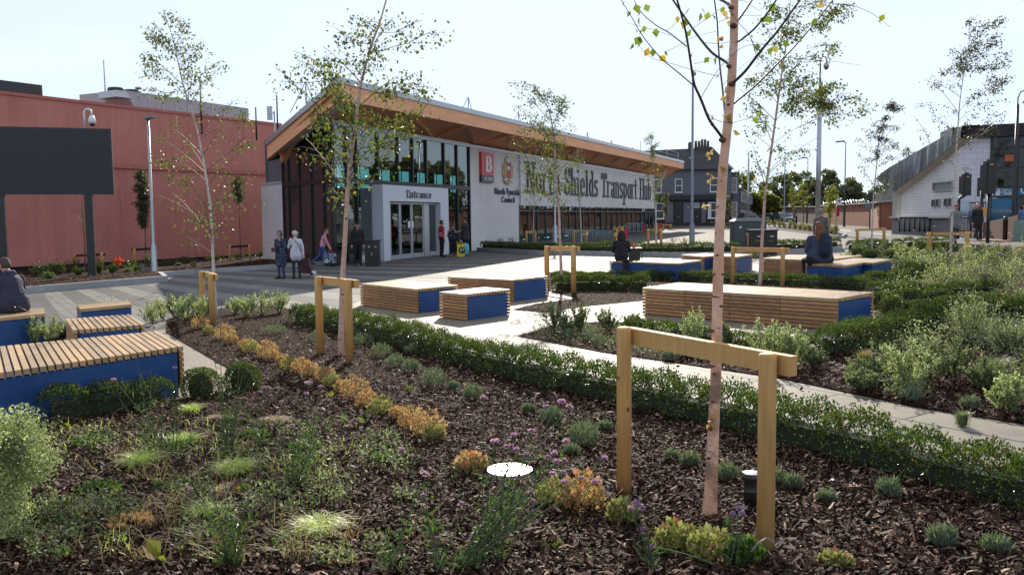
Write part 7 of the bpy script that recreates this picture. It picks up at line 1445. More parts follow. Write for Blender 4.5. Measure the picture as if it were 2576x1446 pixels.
# ---------------- cars ----------------
def car(label, x, y, Y, heading, colr, group='parked cars down the road'):
    q = at(x, y, Y); t = thing('parked_car', label, 'car', (q.x, Y, G(q.x)), group, heading); z0 = 0
    cm = plain('car_paint_' + label[:5], colr, .25, .2, .03, 2, .6); ORG[t.name] = Vector()
    def lb(mb, nm, m_): o = mb.build(nm, m_, t, local=True); return o
    b = MB(); prof = [(-2.1, .35), (-2.15, .75), (-1.95, 1.0), (-1.7, 1.12), (-1.1, 1.6), (.3, 1.62), (1.15, 1.08), (1.95, .92), (2.15, .7), (2.15, .35)]
    n = len(prof); V_ = [(w, p, z) for w in (-.88, .88) for p, z in prof]
    V_ = [((w * (.82 if z > 1.2 else 1)), p, z) for w, p, z in V_]; b.add(V_, [tuple(range(n - 1, -1, -1)), tuple(range(n, 2 * n))] + [(i, (i + 1) % n, n + (i + 1) % n, n + i) for i in range(n)]); lb(b, 'body', cm)
    b = MB(); b.add([(-.7, -1.73, 1.14), (.7, -1.73, 1.14), (.62, -1.18, 1.55), (-.62, -1.18, 1.55)], [(0, 1, 2, 3)]); b.v = [(x_, y_ - .02, z_ + .01) for x_, y_, z_ in b.v]; lb(b, 'rear_window', wgl)
    b = MB(); b.add([(-.74, 1.1, 1.12), (.74, 1.1, 1.12), (.64, .36, 1.58), (-.64, .36, 1.58)], [(0, 1, 2, 3)]); b.v = [(x_, y_ + .02, z_ + .01) for x_, y_, z_ in b.v]; lb(b, 'windscreen', wgl)
    b = MB()
    for s in (-1, 1): b.add([(s * .895, -1.4, 1.13), (s * .895, .95, 1.13), (s * .78, .25, 1.52), (s * .78, -1.0, 1.52)], [(0, 1, 2, 3)])
    lb(b, 'side_windows', wgl)
    for sx in (-.8, .8):
        for sy in (-1.35, 1.35): b = MB(); b.tube([(sx - .1, sy, .32), (sx + .1, sy, .32)], .32, 16); w = lb(b, 'wheel', M['dark']); b = MB(); b.tube([(sx - .105, sy, .32), (sx + .105, sy, .32)], .19, 12); o = b.build('rim', M['galv'], w, local=True)
    for s in (-.7, .7):
        b = MB(); b.box((s, 2.13, .72), (.3, .06, .14)); lb(b, 'headlight', M['whiteplastic']); b = MB(); b.box((s, -2.1, .85), (.25, .08, .2)); lb(b, 'tail_light', plain('tail_red', (.4, .01, .01), .3))
    b = MB(); b.box((0, 2.16, .5), (.5, .02, .11)); b.box((0, -2.16, .6), (.5, .02, .11)); lb(b, 'number_plate', M['white'])
    return t
car('dark estate car seen from behind at the pub corner', 1879, 550, 108, R(4), (.02, .02, .022))
car('dark blue car facing the camera, rightmost of the parked cars', 1967, 548, 118, R(190), (.03, .05, .07))
car('black car facing the camera left of the slanting birch', 1929, 545, 138, R(188), (.02, .02, .03))
car('red-brown car behind the black one', 1941, 544, 152, R(188), (.18, .03, .03))
car('pale silver car between the two darker ones', 1948, 544, 130, R(190), (.4, .42, .42))
# what the hub's glass mirrors: trees and a brick block right of the picture
for k, (x_, y_, h_, l) in enumerate(((45, 85, 8.4, 'hidden tree behind the tiled building, left one'), (52, 90, 8.8, 'hidden tree behind the tiled building, middle one'), (43, 76, 8.2, 'hidden tree just behind the corner of the tiled building'), (62, 98, 9.2, 'farthest hidden tree behind the tiled building'))):
    tp_ = Vector((x_, y_, h_)); px_ = 1288 + FP * x_ / y_; tree(l, px_, 560, 535 - FP * (h_ - 1.76) / y_, FP * 4.4 / y_, y_, 'far', 90 + k, 1800, group='trees outside the picture on the right', ls=.7)
b = MB(); b.box((52, 68, 5), (9, 9, 10), R(25)); t = thing('brick_block', 'brick building standing right of the picture', 'building', (52, 68, .4)); b.build('wall', bricky('block_brick', (.35, .16, .11), (.29, .13, .09), (.25, .2, .17), .24, .085, R(115)), t)
# ---------------- matted low growth and dead stalks, too many to count ----------------
def groundpts(n, fxr, fyr, polys, seed, cells, lo):
    r_ = np.random.default_rng(seed); fx = r_.uniform(*fxr, n); fy = r_.uniform(*fyr, n); K = cells; cx = r_.uniform(*fxr, K); cy = r_.uniform(*fyr, K); cr_ = r_.uniform(25, 75, K)
    dd = np.min(np.hypot((fx[:, None] - cx), (fy[:, None] - cy) * 2.2) / cr_, 1); keep = (dd < 1) | (r_.random(n) < lo); fx, fy = fx[keep], fy[keep]; M3 = np.array(CM.to_3x3()); d = np.stack([(fx - 1288) / FP, -(fy - 723) / FP, -np.ones(len(fx))], 1) @ M3.T; xx = np.zeros(len(fx))
    for _ in range(8): k = (.02 * np.clip(xx, -30, 22) - CZ) / d[:, 2]; xx = d[:, 0] * k
    y = d[:, 1] * k; ok = np.zeros(len(xx), bool)
    for p in polys: ok |= inpoly(xx, y, [(q[0], q[1]) for q in p])
    cq = gp(1282, 1198); ok &= np.hypot(xx - cq.x, y - cq.y) > .22
    return np.stack([xx[ok], y[ok], .02 * np.clip(xx[ok], -30, 22) + .03], 1)
def cover(label, P_, lf, size, hmax, name='ground_cover', stems=None):
    P_ = P_.copy(); P_[:, 2] += rng.random(len(P_)) ** 1.5 * hmax; b = MB(); b.arr(*leaves(P_, size, .65, np.tile([[0, 0, .4]], (len(P_), 1)), 1, .15)); o = b.build(name, Lf[lf]); tag(o, label, 'ground cover', None, 'stuff')
cover('low grey-green creeping leaves in patches over the left foreground mulch', groundpts(26000, (60, 1050), (1080, 1446), [BED1], 1, 34, .02), 'olive', .022, .10)
cover('fresh green seedling leaves dotted through the foreground mulch', groundpts(9000, (60, 1500), (1080, 1446), [BED1], 2, 22, .03), 'green', .026, .08)
cover('tangled pale small-leaved growth filling the right bed', groundpts(42000, (2120, 2700), (635, 1010), [BED3], 3, 36, .03), 'olive', .026, .16)
cover('paler wispy growth between the shrubs of the right bed', groundpts(20000, (2160, 2700), (640, 900), [BED3], 4, 22, .03), 'pitto', .026, .28)
cover('creeping growth at the foot of the shrubs by the longest bench', groundpts(9000, (1330, 2090), (825, 920), [BED3], 5, 16, .03), 'olive', .024, .12)
for k, (lf, n, h, l, s_) in enumerate((('tan', 900, .22, 'dead brown stalks and grass bents scattered over the left foreground', 11), ('carex', 500, .16, 'stray yellow-green grass blades in the left foreground', 12))):
    P_ = groundpts(n * 4, (120, 900), (1060, 1446), [BED1], s_, 14, .05)[:n]; b = MB(); b.arr(*blades(P_, h, .003, 1.0, 4, .5)); o = b.build('dry_grass', Lf[lf]); tag(o, l, 'grass', None, 'stuff')
# ---------------- people ----------------
def capsule(p0, r0, p1, r1, flat=1., fax=None, n=14):
    """tapered capsule; flat squeezes the front-back (local y) thickness"""
    p0, p1 = Vector(p0), Vector(p1); d = (p1 - p0); L_ = d.length; d = d / L_ if L_ > 1e-6 else Vector((0, 0, 1))
    P_ = []; rr = []
    for k in range(5): a = pi / 2 * (1 - k / 4); P_.append(p0 - d * r0 * sin(a)); rr.append(max(1e-4, r0 * cos(a)))
    for k in range(1, 4): t = k / 4; P_.append(lerp(p0, p1, t)); rr.append(r0 + (r1 - r0) * t)
    for k in range(5): a = pi / 2 * k / 4; P_.append(p1 + d * r1 * sin(a)); rr.append(max(1e-4, r1 * cos(a)))
    mb = MB(); mb.tube(P_, rr, n); v = np.array(mb.v)
    if flat != 1:
        ax = lambda q: np.array(p0) + np.clip(((q - np.array(p0)) @ np.array(d)), 0, L_)[:, None] * np.array(d)[None]
        c = ax(v); v[:, 1] = c[:, 1] + (v[:, 1] - c[:, 1]) * flat
    return v, mb.f
_voxel = .0095
def remesh(name, segs, mats, voxel=_voxel):
    mb = MB()
    for s in segs: v, f = s['g']; o = len(mb.v); mb.v += v.tolist(); mb.f += [tuple(o + i for i in q) for q in f]
    me = bpy.data.meshes.new('tmp'); me.from_pydata(mb.v, [], mb.f); ob = bpy.data.objects.new('tmp', me); col.objects.link(ob)
    md = ob.modifiers.new('r', 'REMESH'); md.mode = 'VOXEL'; md.voxel_size = voxel; md.use_smooth_shade = True
    m2 = ob.modifiers.new('s', 'SMOOTH'); m2.factor = .5; m2.iterations = 2
    dg = bpy.context.evaluated_depsgraph_get(); out = bpy.data.meshes.new_from_object(ob.evaluated_get(dg)); bpy.data.objects.remove(ob)
    n = len(out.polygons); c = np.empty(n * 3); out.polygons.foreach_get('center', c); c = c.reshape(-1, 3)
    best = np.full(n, 1e9); mi = np.zeros(n, int)
    for s in segs:
        a, b_ = np.array(s['a']), np.array(s['b']); d = b_ - a; L2 = max(1e-9, d @ d); t = np.clip((c - a) @ d / L2, 0, 1); q = a + t[:, None] * d; df = c - q
        df[:, 1] /= s.get('flat', 1); r = s['r0'] + (s['r1'] - s['r0']) * t; dist = np.linalg.norm(df, axis=1) - r - s.get('pri', 0); w = dist < best; best[w] = dist[w]; mi[w] = s['m']
    out.materials.clear()
    for m_ in mats: out.materials.append(m_)
    out.polygons.foreach_set('material_index', mi.astype(np.int32)); out.polygons.foreach_set('use_smooth', np.ones(n, bool)); out.name = name; return out
CL = {}
def cloth(c, rough=.85, var=.14):
    k = tuple(c)
    if k not in CL:
        m, nt, b, L = newmat('cloth_%d' % len(CL)); f = noise(nt, posn(nt), 9, 5, .6); L.new(ramp(nt, f, [(.3, tuple(x * (1 - var) for x in c)), (.7, tuple(min(1, x * (1 + var)) for x in c))]), b.inputs['Base Color']); b.inputs['Roughness'].default_value = rough; bump(nt, b, f, .7, .02); CL[k] = m
    return CL[k]
def person(label, loc, heading, h=1.7, pose='stand', top=(.02, .02, .025), legs=(.02, .02, .025), shoes=(.015, .015, .015), hair=(.05, .03, .02), hairstyle='short', girth=1., la='down', ra='down', coat=0., sleeve='long', hat=None, glasses=False, topmat=None, lean=0., head_yaw=0., head_pitch=0., stride=.0, skin=None, beard=False, seat=.47, hood=False, extra=None, group=None):
    """local frame: facing +y, x to the person's right"""
    k = h / 1.7; S = []; mats = [skin or M['skin'], topmat or cloth(top), cloth(legs), cloth(shoes), cloth(hair)]
    def sg(a, r0, b_, r1, m_, flat=1., pri=0, n=14):
        a, b_ = Vector(a) * k, Vector(b_) * k; r0 *= k; r1 *= k; S.append(dict(g=capsule(a, r0, b_, r1, flat, n=n), a=a, b=b_, r0=r0, r1=r1, m=m_, flat=flat, pri=pri))
    g = girth; sit = pose == 'sit'; hz = (seat / k + .09) if sit else .90
    up = Vector((0, sin(lean), cos(lean)))
    hip = Vector((0, 0, hz)); wa = hip + up * .17; ch = hip + up * .36; sh = hip + up * .485; nk = hip + up * .56; hd = hip + up * .68 + Vector((0, .02 + sin(head_pitch) * .06, -.02 * abs(sin(head_pitch))))
    sg(hip + Vector((-.06, 0, 0)) * g, .115 * g, hip + Vector((.06, 0, 0)) * g, .115 * g, 2, .85)
    sg(wa - up * .05 + Vector((-.05, 0, 0)), .12 * g, wa + Vector((.05, 0, 0)), .12 * g, 1, .82)
    sg(ch + Vector((-.07, 0, 0)), .118 * (g * .5 + .5), ch + Vector((.07, 0, 0)), .118 * (g * .5 + .5), 1, .82); sg(wa, .135 * g, ch, .14 * (g * .6 + .4), 1, .85)
    gs = .7 + .3 * g; sg(sh + Vector((-.125 * gs, 0, -.035)), .068, sh + Vector((.125 * gs, 0, -.035)), .068, 1, .9)
    sg(sh - up * .02, .065, nk, .05, 0); sg(sh + Vector((0, -.01, .0)), .085, sh + up * .035, .07, 1, .8)
    # head
    cy, sy = cos(head_yaw), sin(head_yaw)
    def H(x, y, z): y2, z2 = y * cos(head_pitch) + z * sin(head_pitch), z * cos(head_pitch) - y * sin(head_pitch); return hd + Vector((x * cy - y2 * sy * -1 * -1, x * sy * 1 + y2 * cy, z2))
    def Hx(x, y, z): y2, z2 = y * cos(head_pitch) + z * sin(head_pitch), z * cos(head_pitch) - y * sin(head_pitch); return hd + Vector((x * cy + y2 * sy, -x * sy + y2 * cy, z2))
    sg(nk - up * .02, .052, Hx(0, -.01, -.03), .055, 0)
    sg(Hx(0, -.012, .03), .083, Hx(0, .012, .0), .078, 0); sg(Hx(0, .03, -.045), .052, Hx(0, .022, -.075), .04, 0); sg(Hx(0, .086, .012), .008, Hx(0, .103, -.02), .013, 0); sg(Hx(0, .078, -.05), .014, Hx(0, .078, -.056), .012, 0)
    for s in (-1, 1): sg(Hx(s * .08, -.01, .01), .012, Hx(s * .083, -.012, -.02), .012, 0, pri=.004)
    if beard: sg(Hx(0, .05, -.06), .05, Hx(0, .035, -.085), .04, 4, pri=.004)
    # hair shell belongs to a child mesh
    # arms
    def arm(s, mode):
        a = sh + Vector((s * .175 * (.7 + .3 * g), 0, -.035)); lo = .27; fo = .25
        if mode == 'down': e = a + Vector((s * .055, -.03, -.28)); w = e + Vector((s * .0, .06, -.25))
        elif mode == 'up': e = a + Vector((s * .05, .06, -.24)); w = e + Vector((-s * .09, .10, .22))      # hand to the chin
        elif mode == 'fore': e = a + Vector((s * .05, -.01, -.27)); w = e + Vector((-s * .12, .20, .03))     # forearm across
        elif mode == 'reach': e = a + Vector((s * .05, .05, -.25)); w = e + Vector((-s * .02, .23, -.04))
        elif mode == 'back': e = a + Vector((s * .04, -.13, -.24)); w = e + Vector((0, -.05, -.24))
        elif mode == 'fwd': e = a + Vector((s * .03, .09, -.25)); w = e + Vector((0, .11, -.22))
        elif mode == 'lap': e = a + Vector((s * .06, .03, -.26)); w = e + Vector((-s * .12, .19, -.06))
        elif mode == 'pocket': e = a + Vector((s * .09, -.04, -.26)); w = e + Vector((-s * .06, .09, -.17))
        m_up = 1; m_lo = 1 if sleeve == 'long' else 0
        sg(a, .062, e, .048 if m_up else .04, 1)
        sg(lerp(a, e, .9), .046 if m_lo else .042, w, .036 if m_lo else .03, m_lo)
        d = (w - e).normalized(); pl = w + d * .075; sd_ = Vector((1, 0, 0)) if abs(d.x) < .6 else Vector((0, 1, 0)); sd_ = (sd_ - d * sd_.dot(d)).normalized(); nrm = d.cross(sd_)
        sg(w + d * .015, .028, pl, .033, 0, pri=.003)
        for j, (o_, L_) in enumerate(((-.027, .068), (-.009, .078), (.009, .074), (.027, .058))):
            f0 = pl + sd_ * o_ + d * .01; f1 = f0 + d * L_ * .5 + nrm * .004; f2 = f1 + d * L_ * .4 + nrm * .02
            sg(f0, .0105, f1, .0098, 0, n=8); sg(f1, .0098, f2, .0088, 0, n=8)
        t0 = w + d * .03 - sd_ * s * .028; sg(t0, .012, t0 + d * .045 - sd_ * s * .02 + nrm * .012, .0105, 0, n=8); return w, pl
    wl, hl = arm(-1, la); wr_, hr = arm(1, ra)
    # legs
    for s in (-1, 1):
        a = hip + Vector((s * .085 * (.5 + .5 * g), 0, -.02))
        if sit: kn = a + Vector((s * .04, .42, .0)); kn.z = max(.40, hz - .04); an = kn + Vector((0, .02 + .06 * s, -(kn.z - .10)))
        elif stride: f = s * stride; kn = a + Vector((0, f * .55 + (.04 if f < 0 else .02), -.41)); an = a + Vector((0, f * 1.05 - (.12 if f < 0 else 0), -.78 + (.10 if f < 0 else .0))); an.z = max(.09 + (.06 if f < 0 else 0), an.z)
        else: kn = Vector((s * .10, .01, .48)); an = Vector((s * .105, -.02, .09))
        sg(a, .088 * (g * .5 + .5), kn, .058, 2); sg(kn, .056, an, .043, 2)
        fd = Vector((s * .02, .15, 0)); hl_ = an + Vector((0, -.02, -.045)); to = an + fd + Vector((0, 0, -.055))
        if stride and s * stride < 0 and not sit: to.z = max(.03, to.z - .03)
        if hl_.z < .042: hl_.z = .042
        to.z = max(.036, to.z); sg(hl_, .042, to, .036, 3, pri=.006); sg(an, .043, hl_, .042, 3)
    if coat:                                   # long coat skirt
        c0 = hip + up * .1; c1 = hip - Vector((0, 0, coat)); sg(c0 + Vector((-.05, 0, 0)), .14 * g, c1 + Vector((-.06, 0, 0)), .15 * g, 1, .8, .01); sg(c0 + Vector((.05, 0, 0)), .14 * g, c1 + Vector((.06, 0, 0)), .15 * g, 1, .8, .01)
    else: sg(hip + up * .06 + Vector((-.06, 0, 0)), .13 * g, hip + up * .06 + Vector((.06, 0, 0)), .13 * g, 1, .86, .004)
    if hood: sg(nk + Vector((-.05, -.06, -.02)), .06, nk + Vector((.05, -.06, -.02)), .06, 1, 1, .01)
    me = remesh('person', S, mats); o = bpy.data.objects.new('person', me); col.objects.link(o); loc = Vector(loc); o.location = loc; o.rotation_euler = (0, 0, heading); ORG[o.name] = Vector()
    tag(o, label, 'person', group)
    def kid(mb, nm, m_): q = mb.build(nm, m_, None); q.parent = o; return q
    # hair / hat / glasses / eyes as children in the person's frame
    hb = []
    def hs(a, r0, b_, r1): a, b_ = a * k, b_ * k; hb.append(dict(g=capsule(a, r0 * k, b_, r1 * k), a=a, b=b_, r0=r0 * k, r1=r1 * k, m=0))
    if hairstyle != 'bald':
        hs(Hx(0, -.022, .045), .086, Hx(0, -.034, .0), .080); hs(Hx(-.03, .02, .075), .052, Hx(.03, .02, .075), .052)
        if hairstyle == 'bob': [hs(Hx(s * .055, -.02, .02), .045, Hx(s * .062, .0, -.06), .03) for s in (-1, 1)]; hs(Hx(0, -.06, 0), .06, Hx(0, -.055, -.07), .05)
        if hairstyle == 'curly': [hs(Hx(.075 * cos(a), -.02 + .07 * sin(a), .05 + .035 * cos(3 * a)), .04, Hx(.075 * cos(a), -.03 + .07 * sin(a), .01), .036) for a in [q * .7 for q in range(9)] if sin(a) < .75]
        if hairstyle == 'long': hs(Hx(0, -.05, .0), .085, Hx(0, -.075, -.14), .085); [hs(Hx(s * .055, -.02, .02), .05, Hx(s * .075, -.02, -.12), .05) for s in (-1, 1)]
        if hairstyle == 'ponytail': hs(Hx(-.01, -.07, .0), .085, Hx(-.04, -.12, -.13), .095); hs(Hx(-.04, -.12, -.13), .09, Hx(-.065, -.17, -.27), .05); hs(Hx(-.08, -.12, -.08), .04, Hx(-.1, -.14, -.2), .035)
        hm_ = remesh('hair', hb, [mats[4]], .011); ho = bpy.data.objects.new('hair', hm_); col.objects.link(ho); ho.parent = o
    if hat:
        b = MB(); c = Hx(0, -.012, .065) * k; b.ball(c, .094 * k, 14, 8, (1, 1.05, .64)); hmt = cloth(hat)
        p = [Hx(x, y, .068 - .1 * max(0, y - .07)) * k for x, y in ((-.07, .05), (-.055, .14), (0, .165), (.055, .14), (.07, .05))]; b.prism(p, (0, 0, -.012)); kid(b, 'cap', hmt)
    b = MB()
    for s in (-1, 1): b.ball(Hx(s * .032, .072, .012) * k, .011 * k, 8, 6)
    kid(b, 'eyes', M['dark'])
    b = MB(); b.bar(Hx(-.022, .0865, -.052) * k, Hx(.022, .0865, -.052) * k, .006, .009); kid(b, 'mouth', plain('lips', (.3, .08, .07), .5))
    if glasses:
        b = MB()
        for s in (-1, 1): b.tube([Hx(s * .033 + .024 * cos(a), .092, .012 + .019 * sin(a)) * k for a in [2 * pi * q / 12 for q in range(13)]], .003, 4); b.bar(Hx(s * .057, .09, .015) * k, Hx(s * .085, -.01, .015) * k, .003, .004)
        kid(b, 'glasses', M['dark'])
    rot = Matrix.Rotation(heading, 3, 'Z')
    W_ = lambda v: loc + rot @ (Vector(v) * k)
    return o, W_, dict(hl=hl, hr=hr, hd=hd, sh=sh, hip=hip, up=up, wa=wa, ch=ch, k=k, kid=kid, Hx=Hx, rot=rot)
def floral():
    m, nt, b, L = newmat('floral_cloth'); t = nt.nodes.new('ShaderNodeTexVoronoi'); t.inputs['Scale'].default_value = 13; L.new(coords(nt), t.inputs['Vector']); n = noise(nt, coords(nt), 40, 2)
    ad = nt.nodes.new('ShaderNodeMath'); ad.operation = 'ADD'; L.new(t.outputs['Distance'], ad.inputs[0]); L.new(n, ad.inputs[1]); c = ramp(nt, ad.outputs[0], [(.66, (.42, .42, .45)), (.70, (.02, .03, .07))]); L.new(c, b.inputs['Base Color']); b.inputs['Roughness'].default_value = .8; return m
def foot(x, y): p = gp(x, y); return Vector((p.x, p.y, G(p.x) + .0))
# heading: 0 = facing away (+y); pi = facing camera; -pi/2 = facing right (+x)
def hgt(x, y0, y1): p = gp(x, y1); return at(x, y0, p.y).z - p.z
# women in front of the gable
o, W, d = person('elderly woman in a navy floral coat and glasses, talking', foot(708, 701), R(155), 1.58, 'stand', legs=(.03, .05, .13), hair=(.12, .09, .075), hairstyle='bob', la='up', ra='fore', coat=.34, glasses=True, topmat=floral(), girth=1.12, head_yaw=R(25))
b = MB(); q = W(d['hr'] + Vector((0, .0, -.09))); b.box(q, (.16, .1, .14)); b.tube([q + Vector((-.06, 0, .06)), q + Vector((0, 0, .16)), q + Vector((.06, 0, .06))], .006, 5); b.thing('handbag', plain('dark_leather', (.06, .02, .02), .4), 'small dark handbag in the floral-coated woman\'s hand', 'handbag')
o, W, d = person('white-haired woman in a pale jacket leaning in, hand at mouth', foot(747, 701), R(30), 1.56, 'stand', top=(.50, .50, .55), legs=(.02, .02, .025), hair=(.55, .52, .48), hairstyle='curly', la='up', ra='back', girth=1.1, coat=.1, lean=R(7), head_yaw=R(-40), head_pitch=R(15))
d['kid'](MB().tube([d['sh'] * d['k'] + Vector((-.09, -.1, .03)), d['ch'] * d['k'] + Vector((.03, -.15, -.02)), d['hip'] * d['k'] + Vector((.15, -.1, .05))], .009, 6), 'bag_strap', M['black'])
cart = foot(778, 696); t = thing('shopping_trolley', 'dark wheeled shopping trolley pulled by the white-haired woman', 'shopping trolley', cart)
b = MB(); b.hexa([cart + Vector(v) for v in ((-.22, -.15, .14), (.14, -.15, .10), (.14, .12, .10), (-.22, .12, .14), (-.34, -.13, .55), (.0, -.13, .62), (.0, .1, .62), (-.34, .1, .55))]); b.build('bag', plain('maroon_bag', (.07, .018, .015), .7, 0, .4, 12), t)
for s in (-.12, .12): b = MB(); b.tube([cart + Vector((.12, s - .02, .1)), cart + Vector((.12, s + .02, .1))], .10, 16); w = b.build('wheel', M['whiteplastic'], t); b = MB(); b.tube([cart + Vector((.12, s - .024, .1)), cart + Vector((.12, s + .024, .1))], .055, 12); b.build('hub', M['dark'], w)
b = MB(); b.tube([cart + Vector((.24, 0, .2)), cart + Vector((-.02, 0, .14)), cart + Vector((-.30, 0, .72)), cart + Vector((-.42, 0, .95))], .012, 6); b.build('handle', M['galv'], t)
o, W, d = person('person in a pink padded jacket walking right with a shopping bag', foot(812, 671), R(-82), 1.56, 'walk', top=(.52, .24, .30), legs=(.05, .08, .20), hair=(.14, .11, .09), hairstyle='short', stride=.36, la='fwd', ra='fwd', lean=R(14), girth=1.12, head_pitch=R(22))
q = W(d['hr']); t = thing('shopping_bag', 'blue and patterned shopping bag with red handles', 'shopping bag', (q.x, q.y - .06, q.z - .55))
pat, nt, pb_, L = newmat('printed_bag'); vo = nt.nodes.new('ShaderNodeTexVoronoi'); vo.inputs['Scale'].default_value = 16; L.new(posn(nt), vo.inputs['Vector']); L.new(ramp(nt, vo.outputs['Color'], [(.3, (.02, .03, .08)), (.6, (.08, .12, .25)), (.75, (.5, .5, .5))]), pb_.inputs['Base Color'])
b = MB(); c = Vector((q.x + .02, q.y - .06, q.z - .36)); b.hexa([c + Vector(v) for v in ((-.24, -.09, -.2), (.22, -.09, -.2), (.22, .09, -.2), (-.24, .09, -.2), (-.2, -.06, .2), (.26, -.06, .2), (.26, .06, .2), (-.2, .06, .2))]); b.build('bag_body', pat, t)
b = MB(); b.hexa([c + Vector(v) for v in ((-.33, -.085, -.2), (-.243, -.085, -.2), (-.243, .085, -.2), (-.33, .085, -.2), (-.29, -.06, .2), (-.203, -.06, .2), (-.203, .06, .2), (-.29, .06, .2))]); b.build('side_panel', M['blue'], t)
b = MB(); b.tube([c + Vector((-.08, -.05, .2)), Vector((q.x, q.y, q.z)), c + Vector((.14, -.05, .2))], .014, 6); b.build('handles', plain('red_strap', (.5, .02, .03), .6), t)
# man in black by the bin
o, W, d = person('man in black clothes and cap standing before the glass corner', foot(901, 667), R(195), 1.76, 'stand', top=(.012, .012, .014), legs=(.012, .012, .014), hair=(.03, .02, .02), hat=(.015, .015, .018), la='down', ra='down', girth=1.18)
q = foot(919, 665.5); t = thing('carrier_bag', 'white plastic carrier bag on the ground by the man in black', 'carrier bag', q); b = MB(); b.ball(q + Vector((0, 0, .2)), .22, 14, 9, (.82, .6, .95)); v = np.array(b.v); v += rng.normal(0, .012, v.shape); v[:, 2] = np.maximum(v[:, 2], q.z + .005); b.v = v.tolist(); b.build('bag', M['white'], t)
b = MB(); b.tube([q + Vector((-.11, 0, .34)), q + Vector((-.08, 0, .56)), q + Vector((-.02, 0, .36))], .022, 6); b.tube([q + Vector((.03, 0, .34)), q + Vector((.10, 0, .5)), q + Vector((.13, 0, .3))], .022, 6); b.build('handles', M['white'], t)
# trio right of the door
vest, nt, pb_, L = newmat('red_vest'); s_ = nt.nodes.new('ShaderNodeSeparateXYZ'); L.new(coords(nt), s_.inputs[0]); L.new(ramp(nt, s_.outputs[2], [(.0, (.40, .02, .025)), (1.0, (.40, .02, .025))]), pb_.inputs['Base Color']); pb_.inputs['Roughness'].default_value = .7
o, W, d = person('bearded man in a red hi-vis vest and dark trousers', foot(1112, 646), R(-60), 1.74, 'stand', legs=(.012, .012, .014), hair=(.03, .02, .015), la='down', ra='down', topmat=vest, sleeve='short', girth=1.15, beard=True)
for z in (.12, .22):
    k = d['k']; c = d['hip'] * k + d['up'] * z; b = MB(); b.tube([c + Vector((.178 * 1.1 * cos(a), .135 * 1.1 * sin(a), 0)) for a in [2 * pi * q / 20 for q in range(21)]], .018, 6); d['kid'](b, 'reflective_band', M['whiteplastic'])
o, W, d = person('shorter person in a navy tracksuit, cap and pink shoes', foot(1139, 645), R(180), 1.52, 'stand', top=(.015, .017, .035), legs=(.012, .012, .02), shoes=(.6, .10, .35), hair=(.03, .02, .02), hat=(.012, .012, .015), la='down', ra='fore', girth=1.3)
b = MB()
for s in (-1, 1): b.tube([Vector(v) * d['k'] for v in ((s * .085, .075, 1.42), (s * .17, .09, 1.36), (s * .235, .05, 1.2))], .012, 6)
d['kid'](b, 'white_piping', M['whiteplastic'])
o, W, d = person('large man in a dark T-shirt and cap facing left', foot(1172, 644), R(70), 1.86, 'stand', top=(.02, .02, .035), legs=(.02, .022, .04), hair=(.05, .04, .03), hat=(.012, .012, .015), la='reach', ra='reach', sleeve='short', girth=1.3, coat=.12)
q = foot(1165.5, 645.3); t = thing('shopping_bag', 'yellow drawstring shopping bag with a black round logo at the big man\'s feet', 'shopping bag', q)
yb_ = plain('bag_yellow', (.62, .50, .02), .4); b = MB(); b.box((q.x - .1, q.y - .1, q.z + .3), (.36, .14, .6)); b.build('bag', yb_, t)
b = MB(); b.prism([(q.x - .05 + .155 * cos(a), q.y - .172, q.z + .3 + .155 * sin(a)) for a in [2 * pi * k / 20 for k in range(20)]], (0, -.006, 0)); b.build('logo_disc', M['black'], t)
textmesh('JD', (q.x - .15, q.y - .18, q.z + .23), (1, 0, .12), (.05, 0, 1), .2, .14, .004, (0, -1, 0)).build('lettering', M['white'], t)
b = MB(); b.tube([(q.x - .2, q.y - .1, q.z + .6), (q.x - .1, q.y - .1, q.z + .78), (q.x, q.y - .1, q.z + .6)], .015, 6); b.build('cord', M['white'], t)
b = MB(); b.ball((q.x + .12, q.y + .02, q.z + .34), .2, 12, 8, (.9, .5, 1.5)); v = np.array(b.v); v += rng.normal(0, .012, v.shape); b.v = v.tolist(); b.thing('carrier_bag', plain('aqua_plastic', (.12, .42, .48), .4), 'turquoise plastic bag behind the yellow one', 'carrier bag')
# seated people
def seatpos(x, y, h=.47): p = gp(x, y, h); return Vector((p.x, p.y, G(p.x)))
p = seatpos(1563, 655.5); o, W, d = person('dark-haired woman in black sitting on the long blue bench, seen from behind', p, R(-8), 1.62, 'sit', top=(.012, .01, .018), legs=(.012, .012, .015), hair=(.012, .008, .01), hairstyle='long', la='lap', ra='lap', lean=R(6), coat=.0, girth=1.12, seat=.47)
b = MB(); q = seatpos(1562, 657.2); b.hexa([(q.x + .02, q.y - .12, q.z + .474), (q.x + .36, q.y - .12, q.z + .474), (q.x + .36, q.y + .1, q.z + .474), (q.x + .02, q.y + .1, q.z + .474), (q.x + .06, q.y - .1, q.z + .53), (q.x + .3, q.y - .1, q.z + .52), (q.x + .3, q.y + .08, q.z + .5), (q.x + .06, q.y + .08, q.z + .53)]); b.box((q.x + .1, q.y - .27, q.z + .33), (.16, .03, .34)); b.box((q.x + .1, q.y - .2, q.z + .49), (.16, .17, .03)); b.thing('scarf', cloth((.02, .015, .03)), 'dark scarf hanging over the bench edge beside the woman', 'scarf')
